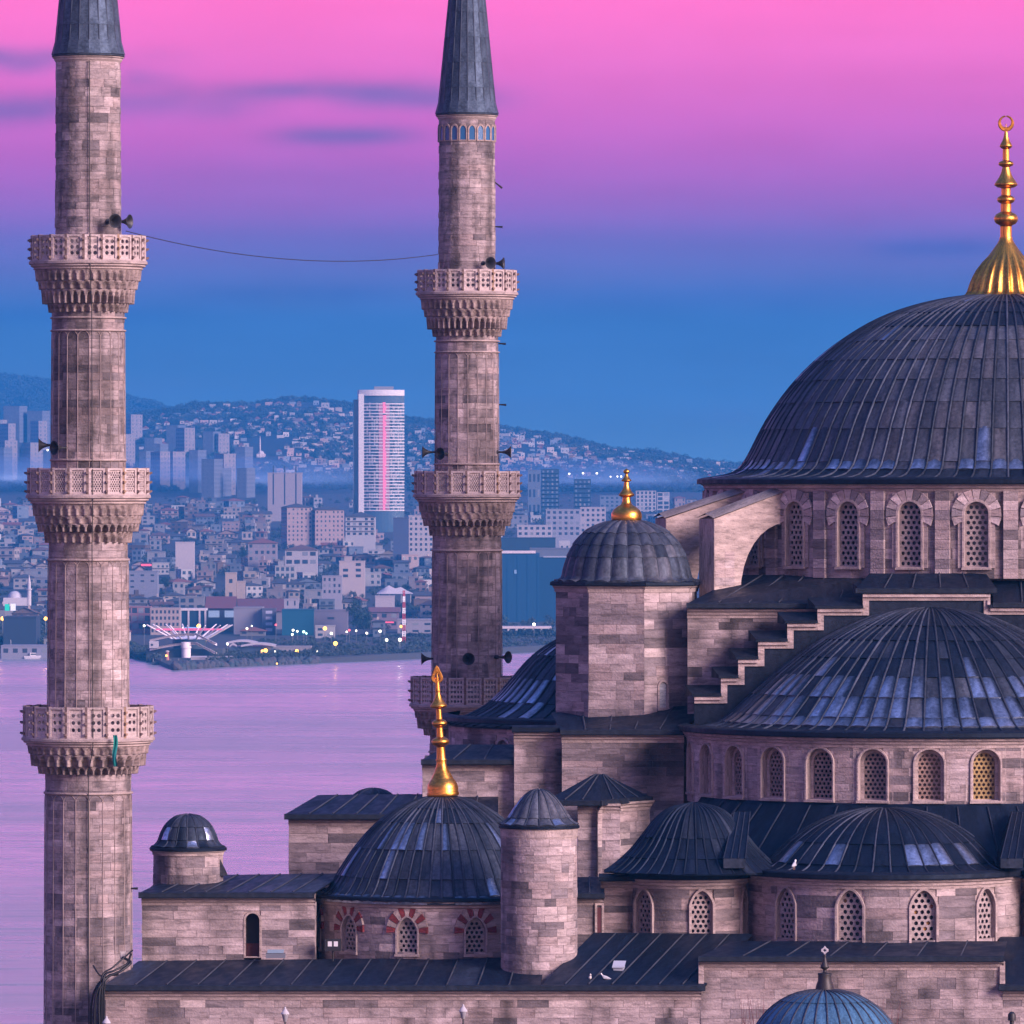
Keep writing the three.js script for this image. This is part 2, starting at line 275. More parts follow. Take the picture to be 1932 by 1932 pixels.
function balcony(g, y, r, { top, bot, ledge, tiers, rad, neck, kind, phase }) {
  const N = 20, ap = r(rad), w = 2 * ap * Math.tan(Math.PI / N), h = y(top) - y(bot), y0 = y(bot), pw = w - 0.11, root = part('balcony', g);
  const holes = [];
  if (kind === 'six') for (const i of [-1, 1]) for (const j of [0, 1, 2]) holes.push(ngon(i * 0.125, h * 0.30 + j * h * 0.225, 0.088, 10));
  if (kind === 'lattice') for (let j = 0; j < 9; j++) for (let i = 0; i < 5 - (j & 1); i++) holes.push(ngon((i - 2 + (j & 1) * 0.5) * 0.112, h * 0.17 + j * h * 0.083, 0.052, 4, Math.PI / 2, 0.72));
  if (kind === 'knot') for (let j = 0; j < 5; j++) for (let i = 0; i < 4; i++) { const cx = (i - 1.5) * 0.165, cy = h * 0.16 + j * h * 0.17; holes.push((i + j) & 1 ? rect(cx - 0.055, cx + 0.055, cy - 0.065, cy + 0.065) : ngon(cx, cy, 0.07, 6, 0, 0.8)); }
  const pg = new MB(0.25);
  pg.add(shapeGeo(rect(-pw / 2, pw / 2, 0, h), holes, 0.12), place(0, 0, -0.12));
  pg.add(shapeGeo(rect(-pw / 2, pw / 2, 0, h), [rect(-pw / 2 + 0.09, pw / 2 - 0.09, 0.1, h - 0.08)], 0.04, 0.01), place(0, 0, 0.002));
  const panel = pg.geo(), po = new MB(0.25);
  po.box(-0.055, 0.055, -0.02, h + 0.03, -0.16, 0.04);
  for (const q of [0.16, 0.5, 0.84]) { po.box(-0.05, 0.05, h * q - 0.045, h * q + 0.045, 0.04, 0.17); po.box(-0.04, 0.04, h * q - 0.08, h * q - 0.045, 0.04, 0.11); }
  const post = po.geo(), posts = [[0.43, 0.35, 0.33], [0.24, 0.18, 0.17], [0.40, 0.28, 0.19]].map((c) => { const q = post.clone(), a = q.attributes.color; for (let i = 0; i < a.count; i++) a.setXYZ(i, ...c); return q; });
  const panels = [0.9, 1, 1.1].map((s) => { const q = panel.clone(), a = q.attributes.color; for (let i = 0; i < a.count; i++) a.setXYZ(i, 0.60 * s, 0.52 * s, 0.51 * s); return q; });
  for (let i = 0; i < N; i++) {
    const A = phase + i * 2 * Math.PI / N, p = mesh('parapet_panel', panels[Math.floor(hash(i, top) * 3)], M.stone, root);
    p.position.set(Math.sin(A) * ap, y0, Math.cos(A) * ap); p.rotation.y = A;
    const B = A + Math.PI / N, q = mesh('parapet_post', posts[i === 1 ? 2 : 1], M.stone, root), pr = ap / Math.cos(Math.PI / N);
    q.position.set(Math.sin(B) * pr, y0, Math.cos(B) * pr); q.rotation.y = B;
  }
  const lb = new MB(0.25), yl = y(ledge), e = y0 - yl;
  lb.lathe([[r(neck), 0.05], [ap + 0.10, 0.05], [ap + 0.14, 0], [ap + 0.14, -e * 0.3], [ap + 0.04, -e * 0.42], [ap + 0.06, -e * 0.6], [ap - 0.08, -e * 0.78], [ap - 0.05, -e], [r(neck), -e]], 0, y0, 0, 60, [0.48, 0.41, 0.395], -Math.PI, Math.PI, false);
  lb.build('balcony_ledge', M.stone, root);
  tiers.forEach(([vb, rr], i) => {
    const b = new MB(0.25), vt = i ? tiers[i - 1][0] : ledge, nx = i < tiers.length - 1 ? tiers[i + 1][1] : neck;
    muqarnas(b, r(rr), r(nx), y(vb), y(vt) + 0.005, i % 2 ? 30 : 40, i % 2 ? 0.5 : 0);
    b.build('muqarnas_tier', M.stone, root);
  });
}
function minaret(name, label, u, d, o) {
  const g = thing(name, label, 'minaret', [X(u, d), 35, -d], 'minarets of the mosque'), k = m(320), y = (v) => Y(v, 320) - 35, r = (px) => px * k;
  const N = 20, ph = o.phase;
  const stain = (s, t) => lerp(0.72, 1.14, fbm(s * 1.1 + u, t * 0.16, 4)) * (fbm(s * 3 + u, t * 2.2, 3) > 0.64 ? 0.62 : 1);
  const section = (vb, vt, rb, rt, fluteTop) => {
    const root = part('shaft', g, [0, y(vb), 0], ph), h = y(vt) - y(vb), rf = (t) => lerp(r(rb), r(rt), t / h), surf = round(0, 0, 0, rf, N), unit = 2 * Math.PI * surf.r0 / N;
    new MB(0.25).lathe([[r(rb) - 0.05, 0], [r(rt) - 0.05, h]], 0, 0, 0, 40, [0.25, 0.2, 0.19]).build('shaft_core', M.stone, root);
    const s2 = { ...surf, face: (s) => Math.max(0, Math.cos(s / surf.r0 + ph)) };
    masonry(g, root, s2, -7 * unit, 6 * unit, 0, h, { unit, hs: [0.28, 0.46], stain, wts: [0.34, 0.28, 0.2, 0.11, 0.03, 0.04], off: u + vb });
    if (fluteTop) for (let i = -6; i < 6; i++) {
      const b = new MB(0.25), top = y(fluteTop) - y(vb), pts = [[0, 0], [0, top - unit * 0.6]];
      for (let q = 1; q <= 6; q++) { const A = q / 6 * Math.PI; pts.push([unit * (0.5 - 0.5 * Math.cos(A)), top - unit * 0.6 + unit * 0.55 * Math.sin(A)]); }
      for (let q = 1; q < pts.length; q++) b.bar(surf.pt(i * unit + pts[q - 1][0], pts[q - 1][1], 0.004), surf.pt(i * unit + pts[q][0], pts[q][1], 0.004), 0.02, [0.42, 0.35, 0.33], 5);
      b.build('flute_moulding', M.stone, root);
    }
    return root;
  };
  section(1990, 1458, 83.5, 81.5, 1496); section(1404, 1022, 77.2, 75.4, 1056); section(949, 588, 70.2, 68.6, 624); section(508, 118, 63.2, 61.5);
  const ring = (v, rr, w) => { const b = new MB(0.25); b.lathe([[r(rr) - 0.03, -w], [r(rr) + 0.05, -w * 0.8], [r(rr) + 0.07, 0], [r(rr) + 0.04, w * 0.7], [r(rr) - 0.03, w]], 0, y(v), 0, 40, [0.46, 0.385, 0.365]); b.build('string_course', M.stone, g); };
  ring(1495, 81.8, 0.06); ring(1056, 75.8, 0.06); ring(624, 69, 0.05); ring(600, 69.5, 0.05); ring(868, 70, 0.06);
  balcony(g, y, r, { top: 446, bot: 495, ledge: 509, tiers: [[531, 101], [547, 95], [574, 89], [590, 77]], rad: 106, neck: 69, kind: 'six', phase: ph + 0.05 });
  balcony(g, y, r, { top: 884, bot: 935, ledge: 950, tiers: [[973, 106], [988, 101], [1003, 97], [1024, 84]], rad: 112, neck: 76, kind: 'lattice', phase: ph + 0.12 });
  balcony(g, y, r, { top: 1332, bot: 1392, ledge: 1405, tiers: [[1421, 115], [1444, 110], [1459, 96]], rad: 120, neck: 82, kind: o.knot ? 'knot' : 'six', phase: ph + 0.1 });
  const top = part('spire', g, [0, y(118), 0], ph), c = new MB(0.25);
  c.lathe([[r(61), -0.02], [r(62), 0.02], [r(64), 0.08], [r(64.5), 0.14], [r(67), 0.18], [r(67.5), 0.23]], 0, 0, 0, 40, STONE, -Math.PI, Math.PI, false); c.build('cornice', M.stone, top);
  const yb = 0.23, ya = (118 + 530) * k, rc = (t) => r(63.5) * (1 - t) + (t < 0.02 ? (0.02 - t) * 5 : 0);
  new MB(0.5).lathe([[0, yb], [r(68.5), yb], [r(68.5), yb + 0.07], [r(64), yb + 0.1], [0.02, ya]], 0, 0, 0, 40, [0.10, 0.125, 0.17]).build('lead_core', M.lead, top);
  for (let j = 0; j < 11; j++) {
    const t0 = j / 11.5, t1 = (j + 1) / 11.5;
    for (let i = -6; i < 6; i++) {
      const b = new MB(0.5), a0 = i * 2 * Math.PI / N, a1 = (i + 1) * 2 * Math.PI / N, g0 = R(0.75, 1.2), cc = [0.10 * g0, 0.14 * g0, 0.20 * g0], lift = 0.025;
      const f = (s, t) => { const A = lerp(a0, a1, s), q = lerp(t0, t1, t), rr = rc(q) * (Math.cos(Math.PI / N) / Math.cos((s - 0.5) * 2 * Math.PI / N)) + lerp(lift + 0.02, lift, t); return V(rr * Math.sin(A), lerp(yb + 0.1, ya, q), rr * Math.cos(A)); };
      b.grid(f, 2, 2, cc, (s, t) => [i * 0.45 + s * 0.45 + j, t * 1.6 + i]); b.quad(f(0, 0), f(0, 0).multiply(V(0.95, 1, 0.95)), f(1, 0).multiply(V(0.95, 1, 0.95)), f(1, 0), cc);
      b.build('lead_sheet', M.lead, top);
    }
  }
  for (let i = -6; i <= 6; i++) { const A = i * 2 * Math.PI / N, b = new MB(0.5), q = rc(0.03) + 0.05; b.bar(V(q * Math.sin(A), yb + 0.08, q * Math.cos(A)), V(0.05 * Math.sin(A), ya, 0.05 * Math.cos(A)), 0.045, [0.07, 0.08, 0.11], 5, 0.02); b.build('seam_roll', M.lead, top); }
  if (o.tiles) for (let i = -6; i < 6; i++) {               // blue tiled niches under the spire
    const A = ph + (i + 0.5) * 2 * Math.PI / N, q = part('tiled_niche', g, [Math.sin(A) * r(61.2), y(163), Math.cos(A) * r(61.2)], A), w = 0.3, h = 0.72;
    const out = arcPts(w, h, 'pointed'), fr = new MB(0.25).add(shapeGeo([[-w / 2 - 0.06, -0.06], ...arcPts(w + 0.12, h + 0.1, 'pointed').slice(1, -1), [w / 2 + 0.06, -0.06]], [out], 0.07), place(0, 0, -0.02), [0.46, 0.37, 0.34]); fr.build('niche_frame', M.stone, q);
    new MB(1).add(shapeGeo(out, [], 0.02), place(0, 0, -0.005), [0.012, 0.10, 0.24]).build('blue_tile', M.tile, q);
  }
  // conductor down the shaft and short rods on its side
  if (o.wire) { const b = new MB(), q = (v, rr, A) => V(Math.sin(A) * r(rr), y(v), Math.cos(A) * r(rr)); const run = [[118, 65, 0.09], [440, 66, 0.1], [446, 109, 0.09], [505, 110, 0.09], [590, 80, 0.14], [880, 72, 0.16], [886, 115, 0.13], [950, 116, 0.13], [1024, 86, 0.14], [1330, 79.5, 0.16], [1334, 123, 0.13], [1405, 122, 0.13], [1459, 98, 0.06], [1500, 84, 0.06], [1960, 85.5, 0.07]]; for (let i = 1; i < run.length; i++) b.bar(q(...run[i - 1]), q(...run[i]), 0.022, [0.05, 0.05, 0.05], 5); b.build('conductor_wire', M.dark, g); }
  for (const [v, rr, tilt] of o.rods ?? []) { const b = new MB(), A = 1.5; b.bar(V(Math.sin(A) * r(rr), y(v), Math.cos(A) * r(rr)), V(Math.sin(A) * r(rr + 16), y(v) + tilt, Math.cos(A) * r(rr + 16)), 0.035, IRON, 6, 0.06); b.build('rod', M.dark, g); }
  layBlocks(g);
  return g;
}
minaret('minaret', 'tall stone minaret standing free at the left, the larger and nearer of the two', 166.5, 320, { phase: 0.08, wire: true, rods: [[1676, 78, 0]] });
minaret('minaret', 'smaller stone minaret farther back, with a blue-tiled band under its lead spire', 881, 370, { phase: 0.03, tiles: true, knot: true, rods: [[253, 61, -0.3], [350, 62, -0.02], [605, 69, -0.02], [738, 70, -0.02]] });

// horn loudspeakers clamped to the shafts
const PT = (u, v, d) => [X(u, d), Y(v, d), -d];
function horn(label, u, v, d, turn, tilt = 0, reach = 0.5) {
  const g = thing('horn_loudspeaker', label, 'loudspeaker', PT(u, v, d), 'horn loudspeakers on the minarets', turn);
  const q = 0.30, b = new MB(); b.lathe([[0.05, -0.42], [0.055, -0.2], [0.09, -0.05], [0.15, 0.07], [0.235, 0.17], [q, 0.22], [q + 0.015, 0.235], [q - 0.01, 0.24], [0.22, 0.17], [0.13, 0.07], [0.06, -0.08], [0.02, -0.1]], 0, 0, 0, 20, [0.035, 0.035, 0.04]);
  const hn = b.build('horn', M.dark, g); hn.rotation.x = Math.PI / 2 - tilt;
  const c = new MB(); c.lathe([[0.02, -0.62], [0.1, -0.62], [0.115, -0.56], [0.115, -0.44], [0.06, -0.40]], 0, 0, 0, 14, [0.04, 0.04, 0.045], -Math.PI, Math.PI, false); const dr = c.build('driver', M.dark, g); dr.rotation.x = Math.PI / 2 - tilt;
  new MB().bar(V(0, -0.02, -0.3), V(0, -0.06, -0.3 - reach), 0.03, IRON, 6).build('bracket', M.dark, g);
}
horn('horn loudspeaker facing forward over the top balcony of the near minaret', 213, 417, 318.4, 0.5);
horn('horn loudspeaker jutting out right above the top balcony of the near minaret', 236, 418, 319.4, 1.15);
horn('horn loudspeaker jutting out left above the middle balcony of the near minaret', 83, 840, 319.6, -1.5);
horn('dark horn loudspeaker mouth by the left edge of the near minaret, above its middle balcony', 110, 845, 318.4, -0.85);
horn('horn loudspeaker facing forward over the top balcony of the far minaret', 921, 496, 368.4, 0.55);
horn('horn loudspeaker jutting out right over the top balcony of the far minaret', 942, 497, 369.2, 1.4);
horn('horn loudspeaker jutting out left over the middle balcony of the far minaret', 806, 853, 369.5, -1.5);
horn('horn loudspeaker with its mouth turned half left over the middle balcony of the far minaret', 836, 856, 368.4, -0.7);
horn('horn loudspeaker jutting out right over the middle balcony of the far minaret', 955, 853, 369.5, 1.5);
horn('horn loudspeaker jutting out left over the lowest balcony of the far minaret', 804, 1243, 369.6, -1.5);
horn('horn loudspeaker with its round mouth straight ahead over the lowest balcony of the far minaret', 884, 1243, 367.4, 0.02);
horn('horn loudspeaker half hidden behind the right edge of the far minaret', 952, 1240, 368.6, 0.9);
{
  const a = P(238, 436, 319), c = P(826, 480, 369), b = new MB();
  for (let i = 0; i < 24; i++) { const f = (t) => { const p = V(0, 0, 0).lerpVectors(a, c, t); p.y -= 4 * 0.75 * t * (1 - t); return p; }; b.bar(f(i / 24), f((i + 1) / 24), 0.02, [0.06, 0.06, 0.07], 5); }
  tag(b.build('slack_cable', M.dark), 'thin dark cable hanging slack between the two minarets', 'cable');
  const s = new MB(); s.grid((x, t) => { const q = P(lerp(213, 221, x) + 1.5 * Math.sin(t * 7), lerp(1387, 1446, t), 317.05 + 0.5 * t); q.z += 0.05 * Math.sin(x * 9 + t * 5); return q; }, 4, 10, (x, t) => [0.01, 0.26 * lerp(0.7, 1.1, vnoise(x * 4, t * 7)), 0.22]);
  tag(s.build('green_cloth', M.plain), 'green strip of cloth hanging from the lowest balcony of the near minaret', 'cloth');
}

// ------------------------------------------------------------------ the mosque
const mosque = thing('mosque', 'grey stone mosque with lead domes, golden finials and a stepped gable, filling the lower right', 'mosque', [0, 0, 0]);
const LEADC = [[0.070, 0.088, 0.125], [0.014, 0.022, 0.044], [0.008, 0.013, 0.030], [0.14, 0.165, 0.21], [0.18, 0.185, 0.215]];
const leadCol = (w) => { let q = rnd(), i = 0; while (i < 4 && q > w[i]) { q -= w[i]; i++; } const g = R(0.86, 1.14); return LEADC[i].map((x, k) => lerp(x, w.reduce((s, y, j) => s + y * LEADC[j][k], 0), 0.45) * g); };
// a dome of lead sheets: profile [[r, y], ...] from the eave up, sheets laid between raised seam rolls, laps at the heights in tiers
function leadDome(name, label, [cx, cy, cz], prof, N, tiers, a0, a1, o = {}) {
  const root = part(name, mosque, [cx, cy, cz], 0, label), bright = new MB(0.4), n = prof.length, seg = 2 * Math.PI / N, rr = o.roll ?? 0.06;
  const acc = [0]; for (let i = 1; i < n; i++) acc.push(acc[i - 1] + Math.hypot(prof[i][0] - prof[i - 1][0], prof[i][1] - prof[i - 1][1]));
  const L = acc[n - 1], cr = (p, i, t, k) => { const g = (j) => p[clamp(j, 0, n - 1)][k], a = g(i - 1), b = g(i), c = g(i + 1), d = g(i + 2); return b + 0.5 * t * (c - a + t * (2 * a - 5 * b + 4 * c - d + t * (3 * (b - c) + d - a))); };
  const at = (q) => { const x = clamp(q) * L; let i = 0; while (i < n - 2 && x > acc[i + 1]) i++; const t = clamp((x - acc[i]) / (acc[i + 1] - acc[i])); return [Math.max(0, cr(prof, i, t, 0)), cr(prof, i, t, 1)]; };
  const nor = (q) => { const A = at(q - 0.004), B = at(q + 0.004), dx = B[0] - A[0], dy = B[1] - A[1], l = Math.hypot(dx, dy) || 1; return [dy / l, -dx / l]; };
  const pt = (A, q, h) => { const [r, y] = at(q), [nx, ny] = nor(q), R2 = r + nx * h; return V(R2 * Math.sin(A), y + ny * h, R2 * Math.cos(A)); };
  const sa = o.shell ?? [a0, a1];
  new MB(0.4).grid((s, t) => pt(lerp(sa[0], sa[1], s), t, -0.01), o.full ? 72 : 48, 40, [0.02, 0.026, 0.042], (s, t) => [s * 30, t * L]).build('lead_base', M.lead, root);
  const qOf = tiers.map((y) => { let lo = 0, hi = 1; for (let k = 0; k < 30; k++) { const mid = (lo + hi) / 2; at(mid)[1] < y ? lo = mid : hi = mid; } return lo; });
  const cuts = [0.004, ...qOf, 0.985], all = new MB(0.4), i0 = Math.ceil(a0 / seg - 0.001), i1 = Math.floor(a1 / seg + 0.001);
  for (let j = 0; j < cuts.length - 1; j++) {
    const w = (o.mix ?? (() => [0.4, 0.35, 0.1, 0.1, 0.05]))(j, cuts.length - 1), gl = o.gloss ? o.gloss(j) : 0.08;
    for (let i = i0; i < i1; i++) {
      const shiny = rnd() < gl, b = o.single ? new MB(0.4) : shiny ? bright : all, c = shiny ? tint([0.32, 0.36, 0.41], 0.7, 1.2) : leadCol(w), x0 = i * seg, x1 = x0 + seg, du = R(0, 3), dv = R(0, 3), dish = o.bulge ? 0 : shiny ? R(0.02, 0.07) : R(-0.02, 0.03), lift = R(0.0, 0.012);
      const hl = R(0.4, 0.75), rows = Math.max(3, Math.round((cuts[j + 1] - cuts[j]) * 22));
      const f = (s, t) => { const q = lerp(cuts[j], cuts[j + 1] + 0.004, t), e = 1 - Math.pow(2 * s - 1, 2); return pt(lerp(x0, x1, s), q, lerp(0.045, 0.012, t) + lift + e * ((o.bulge ?? 0) * clamp(at(q)[0] / prof[0][0] * 1.4) + dish)); };
      b.grid(f, 8, rows, (s, t) => { const g = lerp(0.8, 1.12, vnoise(s * 3 + du * 9, t * 4 + dv * 7)) * (t > 0.94 ? 0.8 : 1) * (o.bulge ? 1 : shiny ? lerp(j === 1 ? 0.6 : 0.22, 1, sstep(0.02, 0.16, s) * sstep(hl + 0.3, hl, s)) * lerp(1.05, 0.55, t) : lerp(0.3, 1, sstep(0.02, 0.26, s) * sstep(1, 0.82, s)) * lerp(0.75, 1.1, vnoise(s * 9 + du * 31, t * 0.8))); return c.map((x) => x * g); }, (s, t) => [s * seg * at(cuts[j])[0] + du, t * L * (cuts[j + 1] - cuts[j]) + dv]);  // colour paints shade beside the rolls and a highlight strip on shiny sheets
      for (let k = 0; k < 4; k++) b.quad(f(k / 4, 0), pt(lerp(x0, x1, k / 4), cuts[j], -0.01), pt(lerp(x0, x1, (k + 1) / 4), cuts[j], -0.01), f((k + 1) / 4, 0), c.map((x) => x * 0.7));
      if (o.single) b.build('lead_sheet', shiny ? M.brightLead : M.lead, root);
    }
  }
  if (!o.single) { all.build('lead_sheeting', M.lead, root, 'stuff'); bright.build('bright_lead_sheeting', M.brightLead, root, 'stuff'); }
  const rolls = new MB(0.4);
  for (let i = i0; i <= i1; i++) {
    const b = o.single ? new MB(0.4) : rolls, A = i * seg, c = tint(o.rib ?? [0.06, 0.07, 0.095], 0.5, 1.7), top = o.rollTop ?? (i % 2 ? 0.9 : 0.985);
    b.grid((s, t) => { const q = lerp(0.004, top, t), B = s * Math.PI, r = Math.max(0.3, at(q)[0]), k = Math.min(rr, r * seg * 0.34); return pt(A - Math.cos(B) * k / r, q, 0.02 + Math.sin(B) * k * 1.25); }, 4, 36, c, (s, t) => [s * 0.2 + A, t * L]);
    if (o.single) b.build('seam_roll', M.lead, root);
  }
  if (!o.single) rolls.build('seam_rolls', M.lead, root, 'stuff').name = 'seam_roll_run';
  return root;
}
function ringEdge(name, root, R0, y, a0, a1, c, prof = LEADEDGE, mat = M.lead, n = 64) { const b = new MB(0.4); moulding(b, round(c[0], c[1], c[2], R0), a0 * R0, a1 * R0, y, prof, mat === M.lead ? [0.015, 0.019, 0.032] : STONE, n); b.build(name, mat, root); }
// an arched window with a pierced stone grille set back in the wall
function windowAt(pos, turn, w, h, o = {}) {
  const g = part('window', mosque, pos, turn), kind = o.kind ?? 'round', deep = o.deep ?? 0.3, fw = o.frame ?? 0.14, f = new MB(0.3), ins = arcPts(w, h, kind, 14), out = [[-w / 2 - fw, -0.02], ...arcPts(w + fw * 2, h + fw, kind, 14).slice(1, -1), [w / 2 + fw, -0.02]];
  f.add(shapeGeo(out, [ins.slice().reverse()], deep + 0.02, 0.008), place(0, 0, -deep), o.col ?? STONE);
  if (o.splay) { const s = o.splay, big = arcPts(w + fw * 2 + s * 2, h + fw + s, kind, 14), a = ins.map(([x, y]) => V(x, y, -deep)); const bb = big.map(([x, y]) => V(x, y, 0.03)); for (let i = 0; i < a.length - 1; i++) f.quad(a[i], bb[i], bb[i + 1], a[i + 1], tint(o.col ?? STONE, 0.85, 1.1)); }
  f.box(-w / 2 - fw - 0.03, w / 2 + fw + 0.03, -0.1, 0, -deep, 0.07, [0.47, 0.4, 0.385]);
  f.add(shapeGeo([[-w / 2 - fw - 0.2, -0.02], [w / 2 + fw + 0.2, -0.02], [w / 2 + fw + 0.2, h + fw + 0.3], [-w / 2 - fw - 0.2, h + fw + 0.3]], [[[-w / 2 - fw + 0.03, 0.03], ...arcPts(w + fw * 2 - 0.06, h + fw - 0.03, kind, 14).slice(1, -1), [w / 2 + fw - 0.03, 0.03]].reverse()], 0.08), place(0, 0, -0.12 - (o.sink ?? 0)), o.col ?? STONE);
  f.build('window_frame', M.stone, g);
  if (o.inner) { const wi = w - o.inner * 2, hi = h - o.inner, fr = new MB(0.3).add(shapeGeo(ins, [[[-wi / 2, 0.06], ...arcPts(wi, hi, kind, 14).slice(1, -1), [wi / 2, 0.06]].reverse()], 0.14, 0.008), place(0, 0, -deep), [0.56, 0.48, 0.46]); fr.build('inner_frame', M.stone, g); }
  const holes = [], cols = o.cols ?? 4, dx = w / (cols + 0.15), r = dx * 0.36, dy = dx * 0.88, rows = Math.floor((h - 0.1) / dy);
  for (let j = 0; j < rows; j++) for (let i = 0; i < cols + (j & 1 ? -1 : 0); i++) {
    const x = (i - (cols - 1 - (j & 1)) / 2) * dx, y = 0.08 + r + j * dy, lim = halfAt({ t: 0, h, w, kind }, y + r * 0.9);
    if (Math.abs(x) + r * 0.95 < lim) holes.push(ngon(x, y, r, 6, Math.PI / 6));
  }
  const gc = o.grille ?? [0.40, 0.34, 0.33], gr = new MB(0.6).add(shapeGeo(ins, holes, 0.06), place(0, 0, -deep + 0.015), gc);
  gr.build('grille', M.stone, g);
  const pn2 = new MB(); pn2.poly(ins.map(([x, y]) => V(x, y, -deep - 0.08)).reverse(), o.pane ?? [0.02, 0.022, 0.03]); pn2.build('window_pane', M.pane, g);
  if (o.glow) for (const [q, c] of o.glow) { const hh = holes[Math.floor(q * holes.length)]; if (hh) new MB().poly(hh.map(([x, y]) => V(x, y, -deep - 0.05)), c).build('coloured_pane', M.pane, g); }
  if (o.vous) {
    const n = o.vous.n, ri = w / 2 + fw, ro = ri + o.vous.len, rise = kind === 'pointed' ? w * 0.62 : w / 2, cy = h - rise - 0.02;
    for (let i = 0; i < n; i++) {
      const b = new MB(0.3), A0 = lerp(o.vous.a0, Math.PI - o.vous.a0, i / n) + 0.02, A1 = lerp(o.vous.a0, Math.PI - o.vous.a0, (i + 1) / n) - 0.02, hgt = R(0.015, 0.03), sy = kind === 'pointed' ? 1.12 : 1;
      const q = (A, rad, z) => V(-Math.cos(A) * rad, cy + Math.sin(A) * rad * sy, z), c = tint(o.vous.cols[i % o.vous.cols.length], 0.85, 1.12);
      b.quad(q(A1, ri, hgt), q(A0, ri, hgt), q(A0, ro, hgt), q(A1, ro, hgt), c);
      for (const [p, s] of [[[A0, ri], [A0, ro]], [[A0, ro], [A1, ro]], [[A1, ro], [A1, ri]], [[A1, ri], [A0, ri]]]) b.quad(q(p[0], p[1], hgt), q(p[0], p[1], -0.1), q(s[0], s[1], -0.1), q(s[0], s[1], hgt), c);
      b.build('voussoir', M.stone, g);
    }
  }
  return g;
}
const onRound = (c, r, A) => [c[0] + r * Math.sin(A), c[1], c[2] + r * Math.cos(A)];
const streaks = (list, base) => (s, t) => { let k = 1; for (const [at, w, top, len, dark] of list) { const x = Math.abs(s - at) / w, y = (top - t) / len; if (x < 1 && y > 0 && y < 1.4) k *= 1 - dark * (1 - x * x) * sstep(1.4, 0.3, y) * (0.7 + 0.5 * vnoise(s * 5, t * 2)); } return k * lerp(0.82, 1.1, fbm(s * 0.5 + 9, t * 0.9, 3)) * (base ? base(s, t) : 1); };

